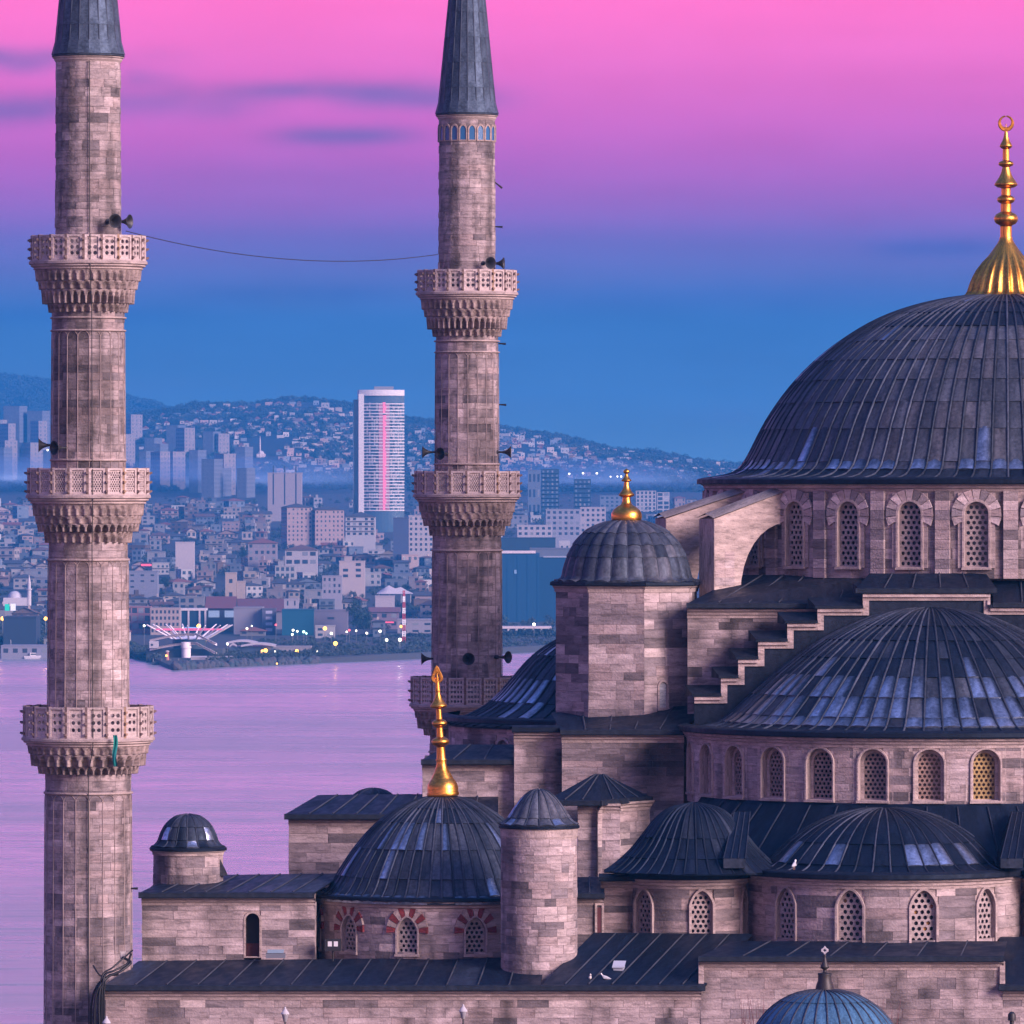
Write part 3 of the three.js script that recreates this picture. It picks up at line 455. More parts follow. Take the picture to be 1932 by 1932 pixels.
// ---- main dome and its drum
{
  const d = 353, k = m(d), c = [X(1898, d), 0, -d], y = (v) => Y(v, d);
  const prof = [[571, 905], [548, 902], [520, 896], [503, 886], [488, 866], [448, 790], [398, 722], [338, 665], [258, 612], [178, 580], [83, 560], [4, 553]].map(([r, v]) => [r * k, y(v)]);
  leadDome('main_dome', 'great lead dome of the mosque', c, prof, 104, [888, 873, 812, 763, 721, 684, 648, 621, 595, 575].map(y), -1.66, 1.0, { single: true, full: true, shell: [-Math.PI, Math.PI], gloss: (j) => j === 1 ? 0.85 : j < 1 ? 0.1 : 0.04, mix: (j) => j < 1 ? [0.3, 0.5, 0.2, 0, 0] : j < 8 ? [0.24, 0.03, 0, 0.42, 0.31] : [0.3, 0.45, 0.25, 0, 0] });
  const dr = part('drum', mosque, [0, 0, 0], 0, 'drum under the great dome'), RD = 566 * k, base = Y(1092, 338.6), top = y(910), cc = [c[0], base, c[2]], H = top - base, surf = round(...cc, RD);
  new MB(0.3).lathe([[RD - 0.62, -4], [RD - 0.62, H]], c[0], base, c[2], 90, [0.2, 0.165, 0.155]).build('drum_core', M.stone, dr);
  const wins = []; for (let i = -7; i <= 4; i++) wins.push(-0.161 + i * 0.218);
  const ww = 1.12, wh = 3.05, wb = Y(1071, 338.7) - base, open = wins.map((A) => ({ s: A * RD, t: wb, w: ww + 0.3, h: wh + 0.15, kind: 'round' }));
  masonry(mosque, dr, surf, -1.75 * RD, 0.9 * RD, 0, H - 0.35, { open, hs: [0.36, 0.5], ls: [0.6, 1.3], weight: 0.9, wts: [0.36, 0.22, 0.12, 0.16, 0.06, 0.08], stain: streaks(wins.map((A) => [(A + 0.109) * RD, 0.5, 1.6, 2.2, 0.62])) });
  ringEdge('cornice', dr, RD, top - 0.02, -1.8, 1.0, [c[0], 0, c[2]], CORN, M.stone, 90);
  ringEdge('lead_edge', dr, RD + 0.02, top - 0.1, -Math.PI, Math.PI, [c[0], 0, c[2]], LEADEDGE, M.lead, 120);
  wins.forEach((A, i) => {
    if (A > 0.5) return;
    windowAt([c[0] + (RD + 0.1) * Math.sin(A), base + wb, c[2] + (RD + 0.1) * Math.cos(A)], A, ww, wh, { deep: 0.34, frame: 0.1, splay: 0.0, grille: [0.43, 0.37, 0.37], cols: 4, vous: { n: 11, len: 0.5, a0: -0.5, cols: [PAL[0], PAL[3], PAL[1], PAL[5], PAL[2]] } });
    const B = A + 0.109, pil = part('buttress_pier', mosque, [c[0] + RD * Math.sin(B), base, c[2] + RD * Math.cos(B)], B), b = new MB(0.3);   // shallow pier between two windows
    for (let q = 0; q < 9; q++) { const h0 = q * (H - 0.4) / 9, h1 = (q + 1) * (H - 0.4) / 9, g = stoneColour(i * 3, q * 2); b.box(-0.34, 0.34, h0 + 0.008, h1 - 0.008, -0.1, 0.16 + R(0, 0.015), g, 'b'); }
    b.build('pier_stonework', M.stone, pil, 'stuff');
  });
  // flying buttresses standing out from the drum
  for (const [A, reach] of [[-0.915, 4.1], [-1.13, 4.1]]) {
    const q = part('flying_buttress', mosque, [c[0], base, c[2]], A + Math.PI / 2 - Math.PI, 'buttress'), w = 1.1;      // local -x runs outward from the drum
    q.rotation.y = A + Math.PI / 2; const o0 = RD - 0.2, o1 = RD + reach, yTop = Y(928, 340) - base, yOut = Y(980, 341) - base, yb = -1.6;
    const side = [[-o1, yb], [-o1, yOut], [-o0, yTop], [-o0, yTop - 1.45]]; for (let k2 = 1; k2 <= 8; k2++) { const t = k2 / 8 * Math.PI / 2; side.push([-o0 - (reach - 1.35) * Math.sin(t), yTop - 1.45 - (1 - Math.cos(t)) * 3.3]); } side.push([-o1 + 1.3, yb]);
    new MB(0.3).add(shapeGeo(side.map(([a, b2]) => [a, b2]), [], w, 0.02), place(0, 0, -w / 2), [0.50, 0.42, 0.395]).build('buttress_wall', M.stone, q);
    new MB(0.4).grid((s, t) => V(lerp(-o1 - 0.12, -o0, s), lerp(yOut, yTop, s) + 0.06 + 0.22 * (1 - Math.abs(2 * t - 1)), (t - 0.5) * (w + 0.2)), 8, 2, [0.33, 0.30, 0.29], (s, t) => [s * 4, t]).build('coping', M.stone, q);
    for (let i = 0; i < 7; i++) for (const s of [-1, 1]) { const b = new MB(0.3), x0 = -o1 + ((i + (i >> 1)) % 2) * 0.6 + 0.02, y0 = -0.35 + Math.floor(i / 2) * 0.4; b.box(x0, x0 + 0.56, y0, y0 + 0.38, s > 0 ? w / 2 - 0.02 : -w / 2 - 0.035, s > 0 ? w / 2 + 0.035 : -w / 2 + 0.02, pick([PAL[0], PAL[3], PAL[2], PAL[1]])); b.build('stone_block', M.stone, q); }
  }
}
// ---- roof between the drum and the stepped gable
const sheetRoof = (name, pts, o = {}) => {                  // pts: eave left, eave right, top right, top left as Vector3; lead bays with rolls
  const root = part(name, mosque, [0, 0, 0], 0, o.label), [a, b, c, d] = pts, f = (s, t) => V(0, 0, 0).lerpVectors(_a.lerpVectors(a, b, s).clone(), _b.lerpVectors(d, c, s).clone(), t), n = o.n ?? 6, up = V(0, 0, 0).crossVectors(V(0, 0, 0).subVectors(b, a), V(0, 0, 0).subVectors(d, a)).normalize();
  for (let i = 0; i < n; i++) {
    const q = new MB(0.4), col = leadCol(o.mix ?? [0.3, 0.4, 0.3, 0, 0]), sk = o.skew ?? 0, du = R(0, 3);
    q.grid((s, t) => f(clamp((i + s) / n + sk * (t - 0.5) * 0), t).addScaledVector(up, 0.006 * Math.sin(s * Math.PI) + R(0, 0.008)), 3, 5, col, (s, t) => [s + du, t * 4]); q.build('lead_sheet', M.lead, root);
    if (i) { const r = new MB(0.4), p0 = f(i / n, 0.02), p1 = f(i / n, 0.98); r.bar(p0.addScaledVector(up, 0.03), p1.addScaledVector(up, 0.03), 0.04, [0.09, 0.10, 0.125], 6); r.build('seam_roll', M.lead, root); }
  }
  const under = new MB(0.4); under.quad(f(0, 0).addScaledVector(up, -0.06), f(1, 0).addScaledVector(up, -0.06), f(1, 1).addScaledVector(up, -0.06), f(0, 1).addScaledVector(up, -0.06), [0.03, 0.03, 0.04]); under.build('roof_deck', M.lead, root);
  if (o.edge !== false) { const e = new MB(0.4), len = a.distanceTo(b); const yaw = Math.atan2(-(b.z - a.z), b.x - a.x); moulding(e, flat(a.x, a.y, a.z, yaw), -0.02, len + 0.02, -0.2, [[-0.25, -0.02], [0.08, -0.02], [0.1, 0.02], [0.1, 0.2], [0.04, 0.23], [-0.1, 0.24]], [0.03, 0.036, 0.05], 8); e.build('lead_edge', M.lead, root); }
  return root;
};
const wallBox = (name, u0, u1, vt, vb, d, depth, o = {}) => {   // straight stone wall facing the viewer, with its sides, a cornice and courses
  const root = part(name, mosque, [0, 0, 0], 0, o.label), x0 = X(u0, d), x1 = X(u1, d), yt = Y(vt, d), yb = Y(vb, d), H = yt - yb;
  new MB(0.3).box(x0 + 0.03, x1 - 0.03, yb, yt, -d - depth, o.open ? -d - 0.8 : -d - 0.03, [0.2, 0.165, 0.155]).build('masonry_body', M.stone, root);
  masonry(mosque, root, flat(x0, yb, -d), 0, x1 - x0, 0, H - 0.4, { off: u0 * 0.1 + vt, ...o });
  if (o.sides !== false) { masonry(mosque, root, flat(x0, yb, -d - depth, -Math.PI / 2), 0, depth, 0, H - 0.4, { weight: 0.05, all: true }); masonry(mosque, root, flat(x1, yb, -d, Math.PI / 2), 0, depth, 0, H - 0.4, { weight: 0.05, all: true }); }
  if (o.cornice !== false) { const b = new MB(0.3); moulding(b, flat(x0, yt, -d), -0.02, x1 - x0 + 0.02, 0, CORN, STONE, Math.ceil((x1 - x0) / 1.2)); b.build('cornice', M.stone, root); }
  return root;
};
{
  sheetRoof('upper_roof', [P(1296, 1139, 338), P(1640, 1139, 338), P(1640, 1085, 341), P(1400, 1085, 345)], { n: 6, mix: [0.03, 0.47, 0.5, 0, 0] });
  sheetRoof('upper_roof', [P(1615, 1111, 336.3), P(1880, 1110, 336.3), P(1860, 1082, 338.8), P(1640, 1082, 338.8)], { n: 5, mix: [0.03, 0.47, 0.5, 0, 0] });
  sheetRoof('upper_roof', [P(1874, 1138, 336.3), P(2200, 1138, 336.3), P(2200, 1085, 340), P(1870, 1085, 340)], { n: 6, mix: [0.03, 0.47, 0.5, 0, 0] });
  wallBox('side_wall', 1297, 1640, 1149, 1400, 338.4, 6, { label: 'stone wall behind the stepped gable', sides: false, weight: 0.8, stain: streaks([[2.0, 0.45, 5.8, 3.4, 0.75], [3.3, 0.4, 5.8, 3.8, 0.75], [4.3, 0.6, 5.8, 4, 0.5]], (s) => s > 2.4 ? 0.78 : 1) });
  // the stepped gable: a lead-faced wall with a stone cornice that climbs in steps
  const gb = part('stepped_gable', mosque, [0, 0, 0], 0, 'dark stepped gable edged with pale stone'), d = 336.5, top = [[1310, 1315], [1360, 1315], [1360, 1280], [1392.5, 1280], [1392.5, 1245], [1430, 1245], [1430, 1211.5], [1485, 1211.5], [1485, 1177], [1542, 1177], [1542, 1149], [1627.5, 1149], [1627.5, 1121], [1868, 1119.5], [1868, 1147.5], [1953, 1147.5], [1953, 1177], [2010, 1177], [2010, 1211], [2066, 1211], [2066, 1245], [2200, 1245]];
  const pts = [[X(1310, d), Y(1420, d)], ...top.map(([u, v]) => [X(u, d), Y(v, d)]), [X(2200, d), Y(1420, d)]];
  new MB(0.4).add(shapeGeo(pts.slice().reverse(), [], 1.0), place(0, 0, -d - 1.0), [0.026, 0.032, 0.05]).build('gable_wall', M.lead, gb);
  for (let i = 0; i < top.length - 1; i++) {                // cornice pieces: runs and risers, each a stone
    const [u0, v0] = top[i], [u1, v1] = top[i + 1], th = 12 * m(d), b = new MB(0.3), g = R(0.9, 1.1), col = STONE.map((q) => q * 1.08 * g);
    if (v0 === v1 || Math.abs(v0 - v1) < 3) {
      const after = top[i + 2] && top[i + 2][1] < v1 - 3 ? -0.004 : 0, x0 = X(u0, d), x1 = X(u1, d), yy = Y(Math.max(v0, v1), d);
      b.box(x0, x1, yy - th, yy, -d - 0.9, -d + 0.10, col).box(x0, x1, yy - th * 0.45, yy + 0.02, -d + 0.10, -d + 0.22, col);
      const l = new MB(0.4), yr = yy + 0.02; l.poly([V(x0 - 0.1, yr, -d + 0.28), V(x1 + 0.02, yr, -d + 0.28), V(x1 + 0.02, yr + 0.12, -d + 0.28), V(x0 - 0.1, yr + 0.12, -d + 0.28)], [0.02, 0.024, 0.034]); l.quad(V(x0 - 0.1, yr + 0.12, -d + 0.28), V(x1 + 0.02, yr + 0.12, -d + 0.28), V(x1 + 0.02, yr + 0.5, -d - 1.2), V(x0 - 0.4, yr + 0.5, -d - 1.2), [0.02, 0.025, 0.04]); l.quad(V(x0 - 0.1, yr, -d + 0.28), V(x0 - 0.1, yr + 0.12, -d + 0.28), V(x0 - 0.4, yr + 0.5, -d - 1.2), V(x0 - 0.4, yr, -d - 1.2), [0.03, 0.035, 0.05]);
      l.build('lead_capping', M.lead, gb);
    } else {
      const up = v1 < v0, x = X(u0, d), ya = Y(Math.max(v0, v1), d), yc = Y(Math.min(v0, v1), d); b.box(up ? x + 0.003 : x - th, up ? x + th : x - 0.003, ya - th + 0.003, yc - th - 0.003, -d - 0.9, -d + 0.11, col).box(up ? x + 0.003 : x - th * 0.45, up ? x + th * 0.45 : x - 0.003, ya + 0.03, yc - th - 0.004, -d + 0.11, -d + 0.20, col);
    }
    b.build('cornice_stone', M.stone, gb);
  }
}
// ---- front half dome, its window drum
{
  const d = 337, k = m(d), c = [X(1755, d), 0, -d], y = (v) => Y(v, d), fr = 325.7;
  const prof = [[470, 1379], [440, 1372], [405, 1363], [385, 1352], [355, 1325], [305, 1280], [255, 1240], [195, 1200], [115, 1165], [55, 1150], [4, 1146]].map(([r, v]) => [r * k, y(v)]);
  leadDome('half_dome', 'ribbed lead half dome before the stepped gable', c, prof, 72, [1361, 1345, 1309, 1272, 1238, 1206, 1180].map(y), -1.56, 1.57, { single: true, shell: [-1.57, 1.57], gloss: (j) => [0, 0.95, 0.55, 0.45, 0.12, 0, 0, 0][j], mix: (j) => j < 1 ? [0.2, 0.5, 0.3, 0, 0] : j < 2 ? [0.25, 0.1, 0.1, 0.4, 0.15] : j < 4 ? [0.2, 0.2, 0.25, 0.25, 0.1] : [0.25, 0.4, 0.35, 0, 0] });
  const dr = part('half_drum', mosque, [0, 0, 0], 0, 'curved window wall under the half dome'), RD = 459 * k, base = Y(1530, fr), top = Y(1394, 325.6), H = top - base, surf = round(c[0], base, c[2], RD);
  new MB(0.3).lathe([[RD - 0.75, -5], [RD - 0.75, H]], c[0], base, c[2], 50, [0.2, 0.165, 0.155], -1.6, 1.6).build('drum_core', M.stone, dr);
  const wins = []; for (let i = -6; i <= 3; i++) wins.push(-0.06 + i * 0.2265);
  const ow = 1.44, oh = 2.36, wb = Y(1512, fr) - base, open = wins.map((A) => ({ s: A * RD, t: wb, w: ow, h: oh, kind: 'round' }));
  masonry(mosque, dr, surf, -1.56 * RD, 1.0 * RD, 0, H - 0.36, { open, hs: [0.32, 0.44], ls: [0.5, 1.2], wts: [0.34, 0.28, 0.2, 0.08, 0.03, 0.07], stain: (s, t) => lerp(0.82, 1.08, fbm(s * 0.6, t, 3)) });
  ringEdge('cornice', dr, RD, top, -1.57, 1.2, [c[0], 0, c[2]], CORN, M.stone, 70);
  ringEdge('lead_edge', dr, RD + 0.02, top + 0.02, -1.57, 1.2, [c[0], 0, c[2]], LEADEDGE, M.lead, 70);
  wins.forEach((A, i) => {
    const lit = i >= 6 ? (i === 7 ? [0.46, 0.34, 0.15] : [0.42, 0.30, 0.25]) : [0.36, 0.29, 0.27];
    // outer arch steps back to a narrower pierced window
    windowAt([c[0] + (RD + 0.04) * Math.sin(A), base + wb, c[2] + (RD + 0.04) * Math.cos(A)], A, 1.3, 2.3, { deep: 0.55, sink: 0.03, frame: 0.07, inner: 0.15, grille: lit, pane: i >= 6 ? [0.10, 0.06, 0.04] : undefined, cols: 6, col: [0.52, 0.445, 0.43] });
  });
}
// ---- lobed roofs below it
{
  const c0 = [X(1755, 337), 0, -337], k0 = m(337);
  const yT = Y(1514, 325.7), yB = Y(1650, 324), sk = part('lead_skirt', mosque, [c0[0], 0, c0[2]], 0, 'dark lead roof between the lobes');
  new MB(0.4).lathe([[14.9, yB - 0.05], [14.2, yB + 0.25], [13.2, yB + 1.0], [12.2, yB + 2.0], [11.3, yT - 0.25], [11.1, yT + 0.03]], 0, 0, 0, 60, [0.010, 0.016, 0.034], -1.25, 1.1).build('lead_base', M.lead, sk);
  for (let i = -9; i <= 8; i++) { const A = i * 0.12 + 0.05, b = new MB(0.4), q = (r, y) => V(r * Math.sin(A), y, r * Math.cos(A)); const pr = [[14.8, yB + 0.02], [14.2, yB + 0.3], [13.2, yB + 1.05], [12.2, yB + 2.05], [11.3, yT - 0.2]]; for (let j = 0; j < 4; j++) b.bar(q(...pr[j]), q(...pr[j + 1]), 0.04, [0.05, 0.057, 0.08], 5); b.build('seam_roll', M.lead, sk); }
  const lobes = [
    { u: 1294, du: 16, d: 324.8, rw: 114, prof: [[172, 1650], [160, 1643], [140, 1627], [118, 1606], [97, 1580], [75, 1553], [48, 1532], [3, 1519]], n: 44, wins: [[-0.80, 0.98], [0.245, 0.98], [1.3, 0.98]], dd: 0, tiers: [1622, 1585] },
    { u: 1668, d: 325.7, rw: 262, prof: [[276, 1648], [250, 1643], [226, 1632], [205, 1612], [178, 1588], [140, 1563], [92, 1543], [40, 1532], [3, 1530]], n: 44, wins: [[-0.826, 1.12], [-0.294, 1.14], [0.233, 1.14], [0.761, 1.12]], tiers: [1630, 1592] },
    { u: 2040, d: 324.8, rw: 114, prof: [[150, 1648], [128, 1640], [110, 1622], [88, 1596], [64, 1566], [36, 1540], [3, 1526]], n: 32, wins: [[-1.3, 0.98], [-0.245, 0.98], [0.8, 0.98]], tiers: [1622, 1585] },
  ];
  lobes.forEach((L, li) => {
    const k = m(L.d), c = [X(L.u, L.d), 0, -L.d], prof = L.prof.map(([r, v]) => [r * k, Y(v, L.d - 3)]);
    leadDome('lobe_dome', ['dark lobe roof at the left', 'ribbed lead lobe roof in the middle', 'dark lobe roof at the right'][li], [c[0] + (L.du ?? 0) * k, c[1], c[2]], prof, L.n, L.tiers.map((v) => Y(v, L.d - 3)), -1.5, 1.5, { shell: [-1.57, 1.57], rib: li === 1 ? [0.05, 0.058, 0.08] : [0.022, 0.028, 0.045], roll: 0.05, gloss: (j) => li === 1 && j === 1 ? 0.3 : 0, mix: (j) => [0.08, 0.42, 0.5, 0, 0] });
    const RW = L.rw * k, fr = L.d - RW, base = Y(1815, fr), top = Y(1660, fr), wl = part('lobe_wall', mosque, [0, 0, 0], 0, 'rounded stone wall with pierced windows'), H = top - base, surf = round(c[0], base, c[2], RW);
    new MB(0.3).lathe([[RW - 0.6, -2], [RW - 0.6, H]], c[0], base, c[2], 40, [0.2, 0.165, 0.155], -1.6, 1.6).build('wall_body', M.stone, wl);
    const h = 2.35, open = L.wins.map(([A, w]) => ({ s: A * RW, t: Y(1782, fr) - base, w: w + 0.16, h: h + 0.12, kind: 'pointed' }));
    masonry(mosque, wl, surf, -1.55 * RW, 1.55 * RW, 0, H - 0.38, { open, hs: [0.38, 0.54], ls: [0.7, 1.9], stain: streaks([]) });
    ringEdge('cornice', wl, RW, top, -1.57, 1.57, [c[0], 0, c[2]], CORN, M.stone, 50);
    ringEdge('lead_edge', wl, RW + 0.02, top + 0.0, -1.57, 1.57, [c[0], 0, c[2]], LEADEDGE, M.lead, 50);
    L.wins.forEach(([A, w], i) => windowAt([c[0] + (RW + 0.02) * Math.sin(A), Y(1782, fr), c[2] + (RW + 0.02) * Math.cos(A)], A, w, h, { kind: 'pointed', deep: 0.32, sink: li === 1 ? 0.05 : 0.12, frame: 0.1, cols: 4, grille: li === 1 ? [0.46, 0.40, 0.40] : [0.40, 0.34, 0.34], glow: li === 1 && i === 2 ? [[0.3, [0.6, 0.3, 0.06]], [0.45, [0.4, 0.2, 0.08]], [0.62, [0.5, 0.26, 0.06]], [0.8, [0.35, 0.12, 0.1]]] : li === 1 && i === 1 ? [[0.85, [0.35, 0.2, 0.08]]] : undefined }));
    const co = new MB(0.3); moulding(co, surf, -1.5 * RW, 1.5 * RW, Y(1791, fr) - base, [[0, -0.15], [0.13, -0.12], [0.13, 0], [0, 0.06]], STONE, 40); co.build('plinth', M.stone, wl);
  });
  wallBox('lobe_side_wall', 1134, 1216, 1662, 1815, 323.6, 4, { label: 'flat end of the lobed wall', sides: false, stain: streaks([[1.1, 0.42, 3.1, 3.4, 0.7]]) });
  { const e = new MB(0.4), a = P(1134, 1662, 323.4); moulding(e, flat(a.x, a.y, a.z), -0.1, 2.6, 0, LEADEDGE, [0.015, 0.019, 0.032], 4); e.build('lead_edge', M.lead, part('roof_edge', mosque)); }
  sheetRoof('lobe_roof', [P(1138, 1645, 323.2), P(1240, 1645, 323.2), P(1290, 1535, 326.6), P(1236, 1566, 326.6)], { n: 3, edge: false, mix: [0.1, 0.4, 0.5, 0, 0] });
  for (const [u0, u1, t0] of [[1365, 1406, 1531], [1888, 1930, 1531]]) {   // tapered lead piers between the lobes
    const q = part('lead_pier', mosque, [0, 0, 0], 0, 'tapered lead-clad pier'), b = new MB(0.4), d0 = 321.2, d1 = 325.4, a = P(u0, 1638, d0), e = P(u1, 1638, d0), t = P((u0 + u1) / 2 + 14, t0, d1), w = 0.35;
    const lo = [V(a.x, a.y, -d0), V(e.x, e.y, -d0), V(e.x, e.y, -d1), V(a.x, a.y, -d1)], mi = lo.map((p) => p.clone().setY(a.y + 0.42)), hi = [V(t.x - w, t.y, -d1 + 0.5), V(t.x + w, t.y, -d1 + 0.5), V(t.x + w, t.y, -d1), V(t.x - w, t.y, -d1)];
    for (const [p, r] of [[lo, mi], [mi, hi]]) for (let i = 0; i < 4; i++) b.quad(p[i], p[(i + 1) % 4], r[(i + 1) % 4], r[i], p === lo ? [0.045, 0.055, 0.08] : [0.010, 0.015, 0.032]);
    b.build('pier_cladding', M.lead, q); for (let i = 0; i <= 3; i++) new MB(0.4).bar(V(lerp(lo[0].x, lo[1].x, i / 3), lo[0].y + 0.43, -d0 + 0.03), V(lerp(hi[0].x, hi[1].x, i / 3), t.y, -d1 + 0.53), 0.025, [0.05, 0.058, 0.08], 5).build('seam_roll', M.lead, q);
  }
}
// ---- octagonal corner tower with its dome
{
  const d = 342, k = m(d), c = P(1182, 0, d), Rv = 137 * k, base = Y(1395, 338.8), top = Y(1106, 338.8), H = top - base, tw = part('corner_tower', mosque, [0, 0, 0], 0, 'eight-sided stone tower');
  const th = (i) => (-77 + 45 * i) * Math.PI / 180, vx = (i, o = 0) => [c.x + (Rv + o) * Math.sin(th(i)), -d + (Rv + o) * Math.cos(th(i))];
  const bd = new MB(0.3); for (let i = 0; i < 8; i++) { const a = vx(i, -0.05), b = vx(i + 1, -0.05); bd.quad(V(a[0], base, a[1]), V(b[0], base, b[1]), V(b[0], top, b[1]), V(a[0], top, a[1]), [0.2, 0.165, 0.155]); } bd.build('masonry_body', M.stone, tw);
  const cor = new MB(0.3), led = new MB(0.4);
  for (let i = -1; i < 5; i++) {
    const a = vx(i), b = vx(i + 1), len = Math.hypot(b[0] - a[0], b[1] - a[1]), yaw = Math.atan2(-(b[1] - a[1]), b[0] - a[0]), s = flat(a[0], base, a[1], yaw);
    const win = i === 2 ? [{ s: len * 0.42, t: Y(1337, 338.8) - base, w: 0.62, h: 1.36, kind: 'round' }] : [];
    masonry(mosque, tw, s, 0, len, 0, H - 0.3, { hs: [0.36, 0.5], ls: [0.5, 1.3], open: win, weight: Math.abs(i - 1) < 2 ? 1 : 0.1, all: true, wts: i === 0 ? [0.1, 0.25, 0.15, 0.3, 0.18, 0.02] : undefined, stain: (q, t) => lerp(0.8, 1.1, fbm(q * 0.8 + i * 9, t * 1.2, 3)) });
    const t2 = flat(a[0], top, a[1], yaw); moulding(cor, t2, -0.05, len + 0.05, 0, [[-0.05, -0.3], [0.04, -0.3], [0.06, -0.12], [0.14, -0.06], [0.16, 0]], STONE, 3); moulding(led, t2, -0.1, len + 0.1, 0, [[0, 0], [0.24, 0], [0.26, 0.04], [0.26, 0.16], [0.1, 0.22], [-0.5, 0.26]], [0.015, 0.019, 0.032], 3);
    if (win.length) { const p = s.pt(len * 0.42, Y(1337, 338.8) - base, 0.02); windowAt([p.x, p.y, p.z], yaw, 0.46, 1.22, { deep: 0.14, frame: 0.09, cols: 0, grille: [0.45, 0.5, 0.58], pane: [0.4, 0.45, 0.5] }); }
  }
  cor.build('cornice', M.stone, tw); led.build('lead_edge', M.lead, tw);
  const prof = [[137, 1099], [126, 1097], [119, 1090], [116, 1075], [110, 1055], [98, 1030], [80, 1008], [56, 993], [30, 984], [3, 982]].map(([r, v]) => [r * k, Y(v, d)]);
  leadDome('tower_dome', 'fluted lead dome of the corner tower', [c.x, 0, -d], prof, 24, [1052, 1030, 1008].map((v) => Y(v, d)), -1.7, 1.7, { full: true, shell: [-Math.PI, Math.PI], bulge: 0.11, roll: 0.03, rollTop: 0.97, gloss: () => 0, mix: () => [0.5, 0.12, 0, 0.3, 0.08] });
  sheetRoof('tower_roof', [P(1058, 1378, 336.2), P(1290, 1378, 336.2), P(1330, 1330, 339.5), P(1040, 1345, 341)], { n: 5, mix: [0.03, 0.47, 0.5, 0, 0] });
  wallBox('tower_base_wall', 1060, 1290, 1384, 1560, 336.5, 6, { label: 'stone wall under the corner tower', sides: false, wts: [0.2, 0.3, 0.12, 0.2, 0.14, 0.04], stain: streaks([[3.9, 0.9, 4, 3, 0.75], [4.8, 1.2, 4, 3, 0.8]]) });
}
// ---- side half dome behind the tower
{
  const d = 353, k = m(d), c = [X(1270, d), 0, -d];
  const prof = [[436, 1366], [414, 1360], [380, 1348], [335, 1318], [270, 1245], [220, 1210], [150, 1177], [80, 1160], [4, 1154]].map(([r, v]) => [r * k, Y(v, d)]);
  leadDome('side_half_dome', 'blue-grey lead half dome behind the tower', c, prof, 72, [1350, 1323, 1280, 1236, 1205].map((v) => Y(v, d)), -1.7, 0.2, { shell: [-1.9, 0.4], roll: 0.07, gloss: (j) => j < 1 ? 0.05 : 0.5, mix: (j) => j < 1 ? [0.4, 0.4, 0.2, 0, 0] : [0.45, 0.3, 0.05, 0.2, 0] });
  const dr = part('side_drum', mosque, [0, 0, 0], 0, 'arched drum of the side half dome'), RD = 424 * k, base = Y(1425, 342), top = Y(1371, 342), H = top - base, surf = round(c[0], base, c[2], RD), wins = [-0.86, -0.62, -0.38, -0.14];
  new MB(0.3).lathe([[RD - 0.6, -3], [RD - 0.6, H]], c[0], base, c[2], 40, [0.16, 0.135, 0.125], -1.9, 0.4).build('drum_core', M.stone, dr);
  masonry(mosque, dr, surf, -1.75 * RD, 0.2 * RD, -1, H - 0.1, { open: wins.map((A) => ({ s: A * RD, t: -1, w: 1.1, h: 1.75, kind: 'round' })), weight: 0.4 });
  for (const A of wins) windowAt([c[0] + RD * Math.sin(A), base - 1, c[2] + RD * Math.cos(A)], A, 0.86, 1.58, { deep: 0.35, frame: 0.12, cols: 4 });
  ringEdge('lead_edge', dr, RD + 0.02, top - 0.02, -1.9, 0.3, [c[0], 0, c[2]], LEADEDGE, M.lead, 50);
}
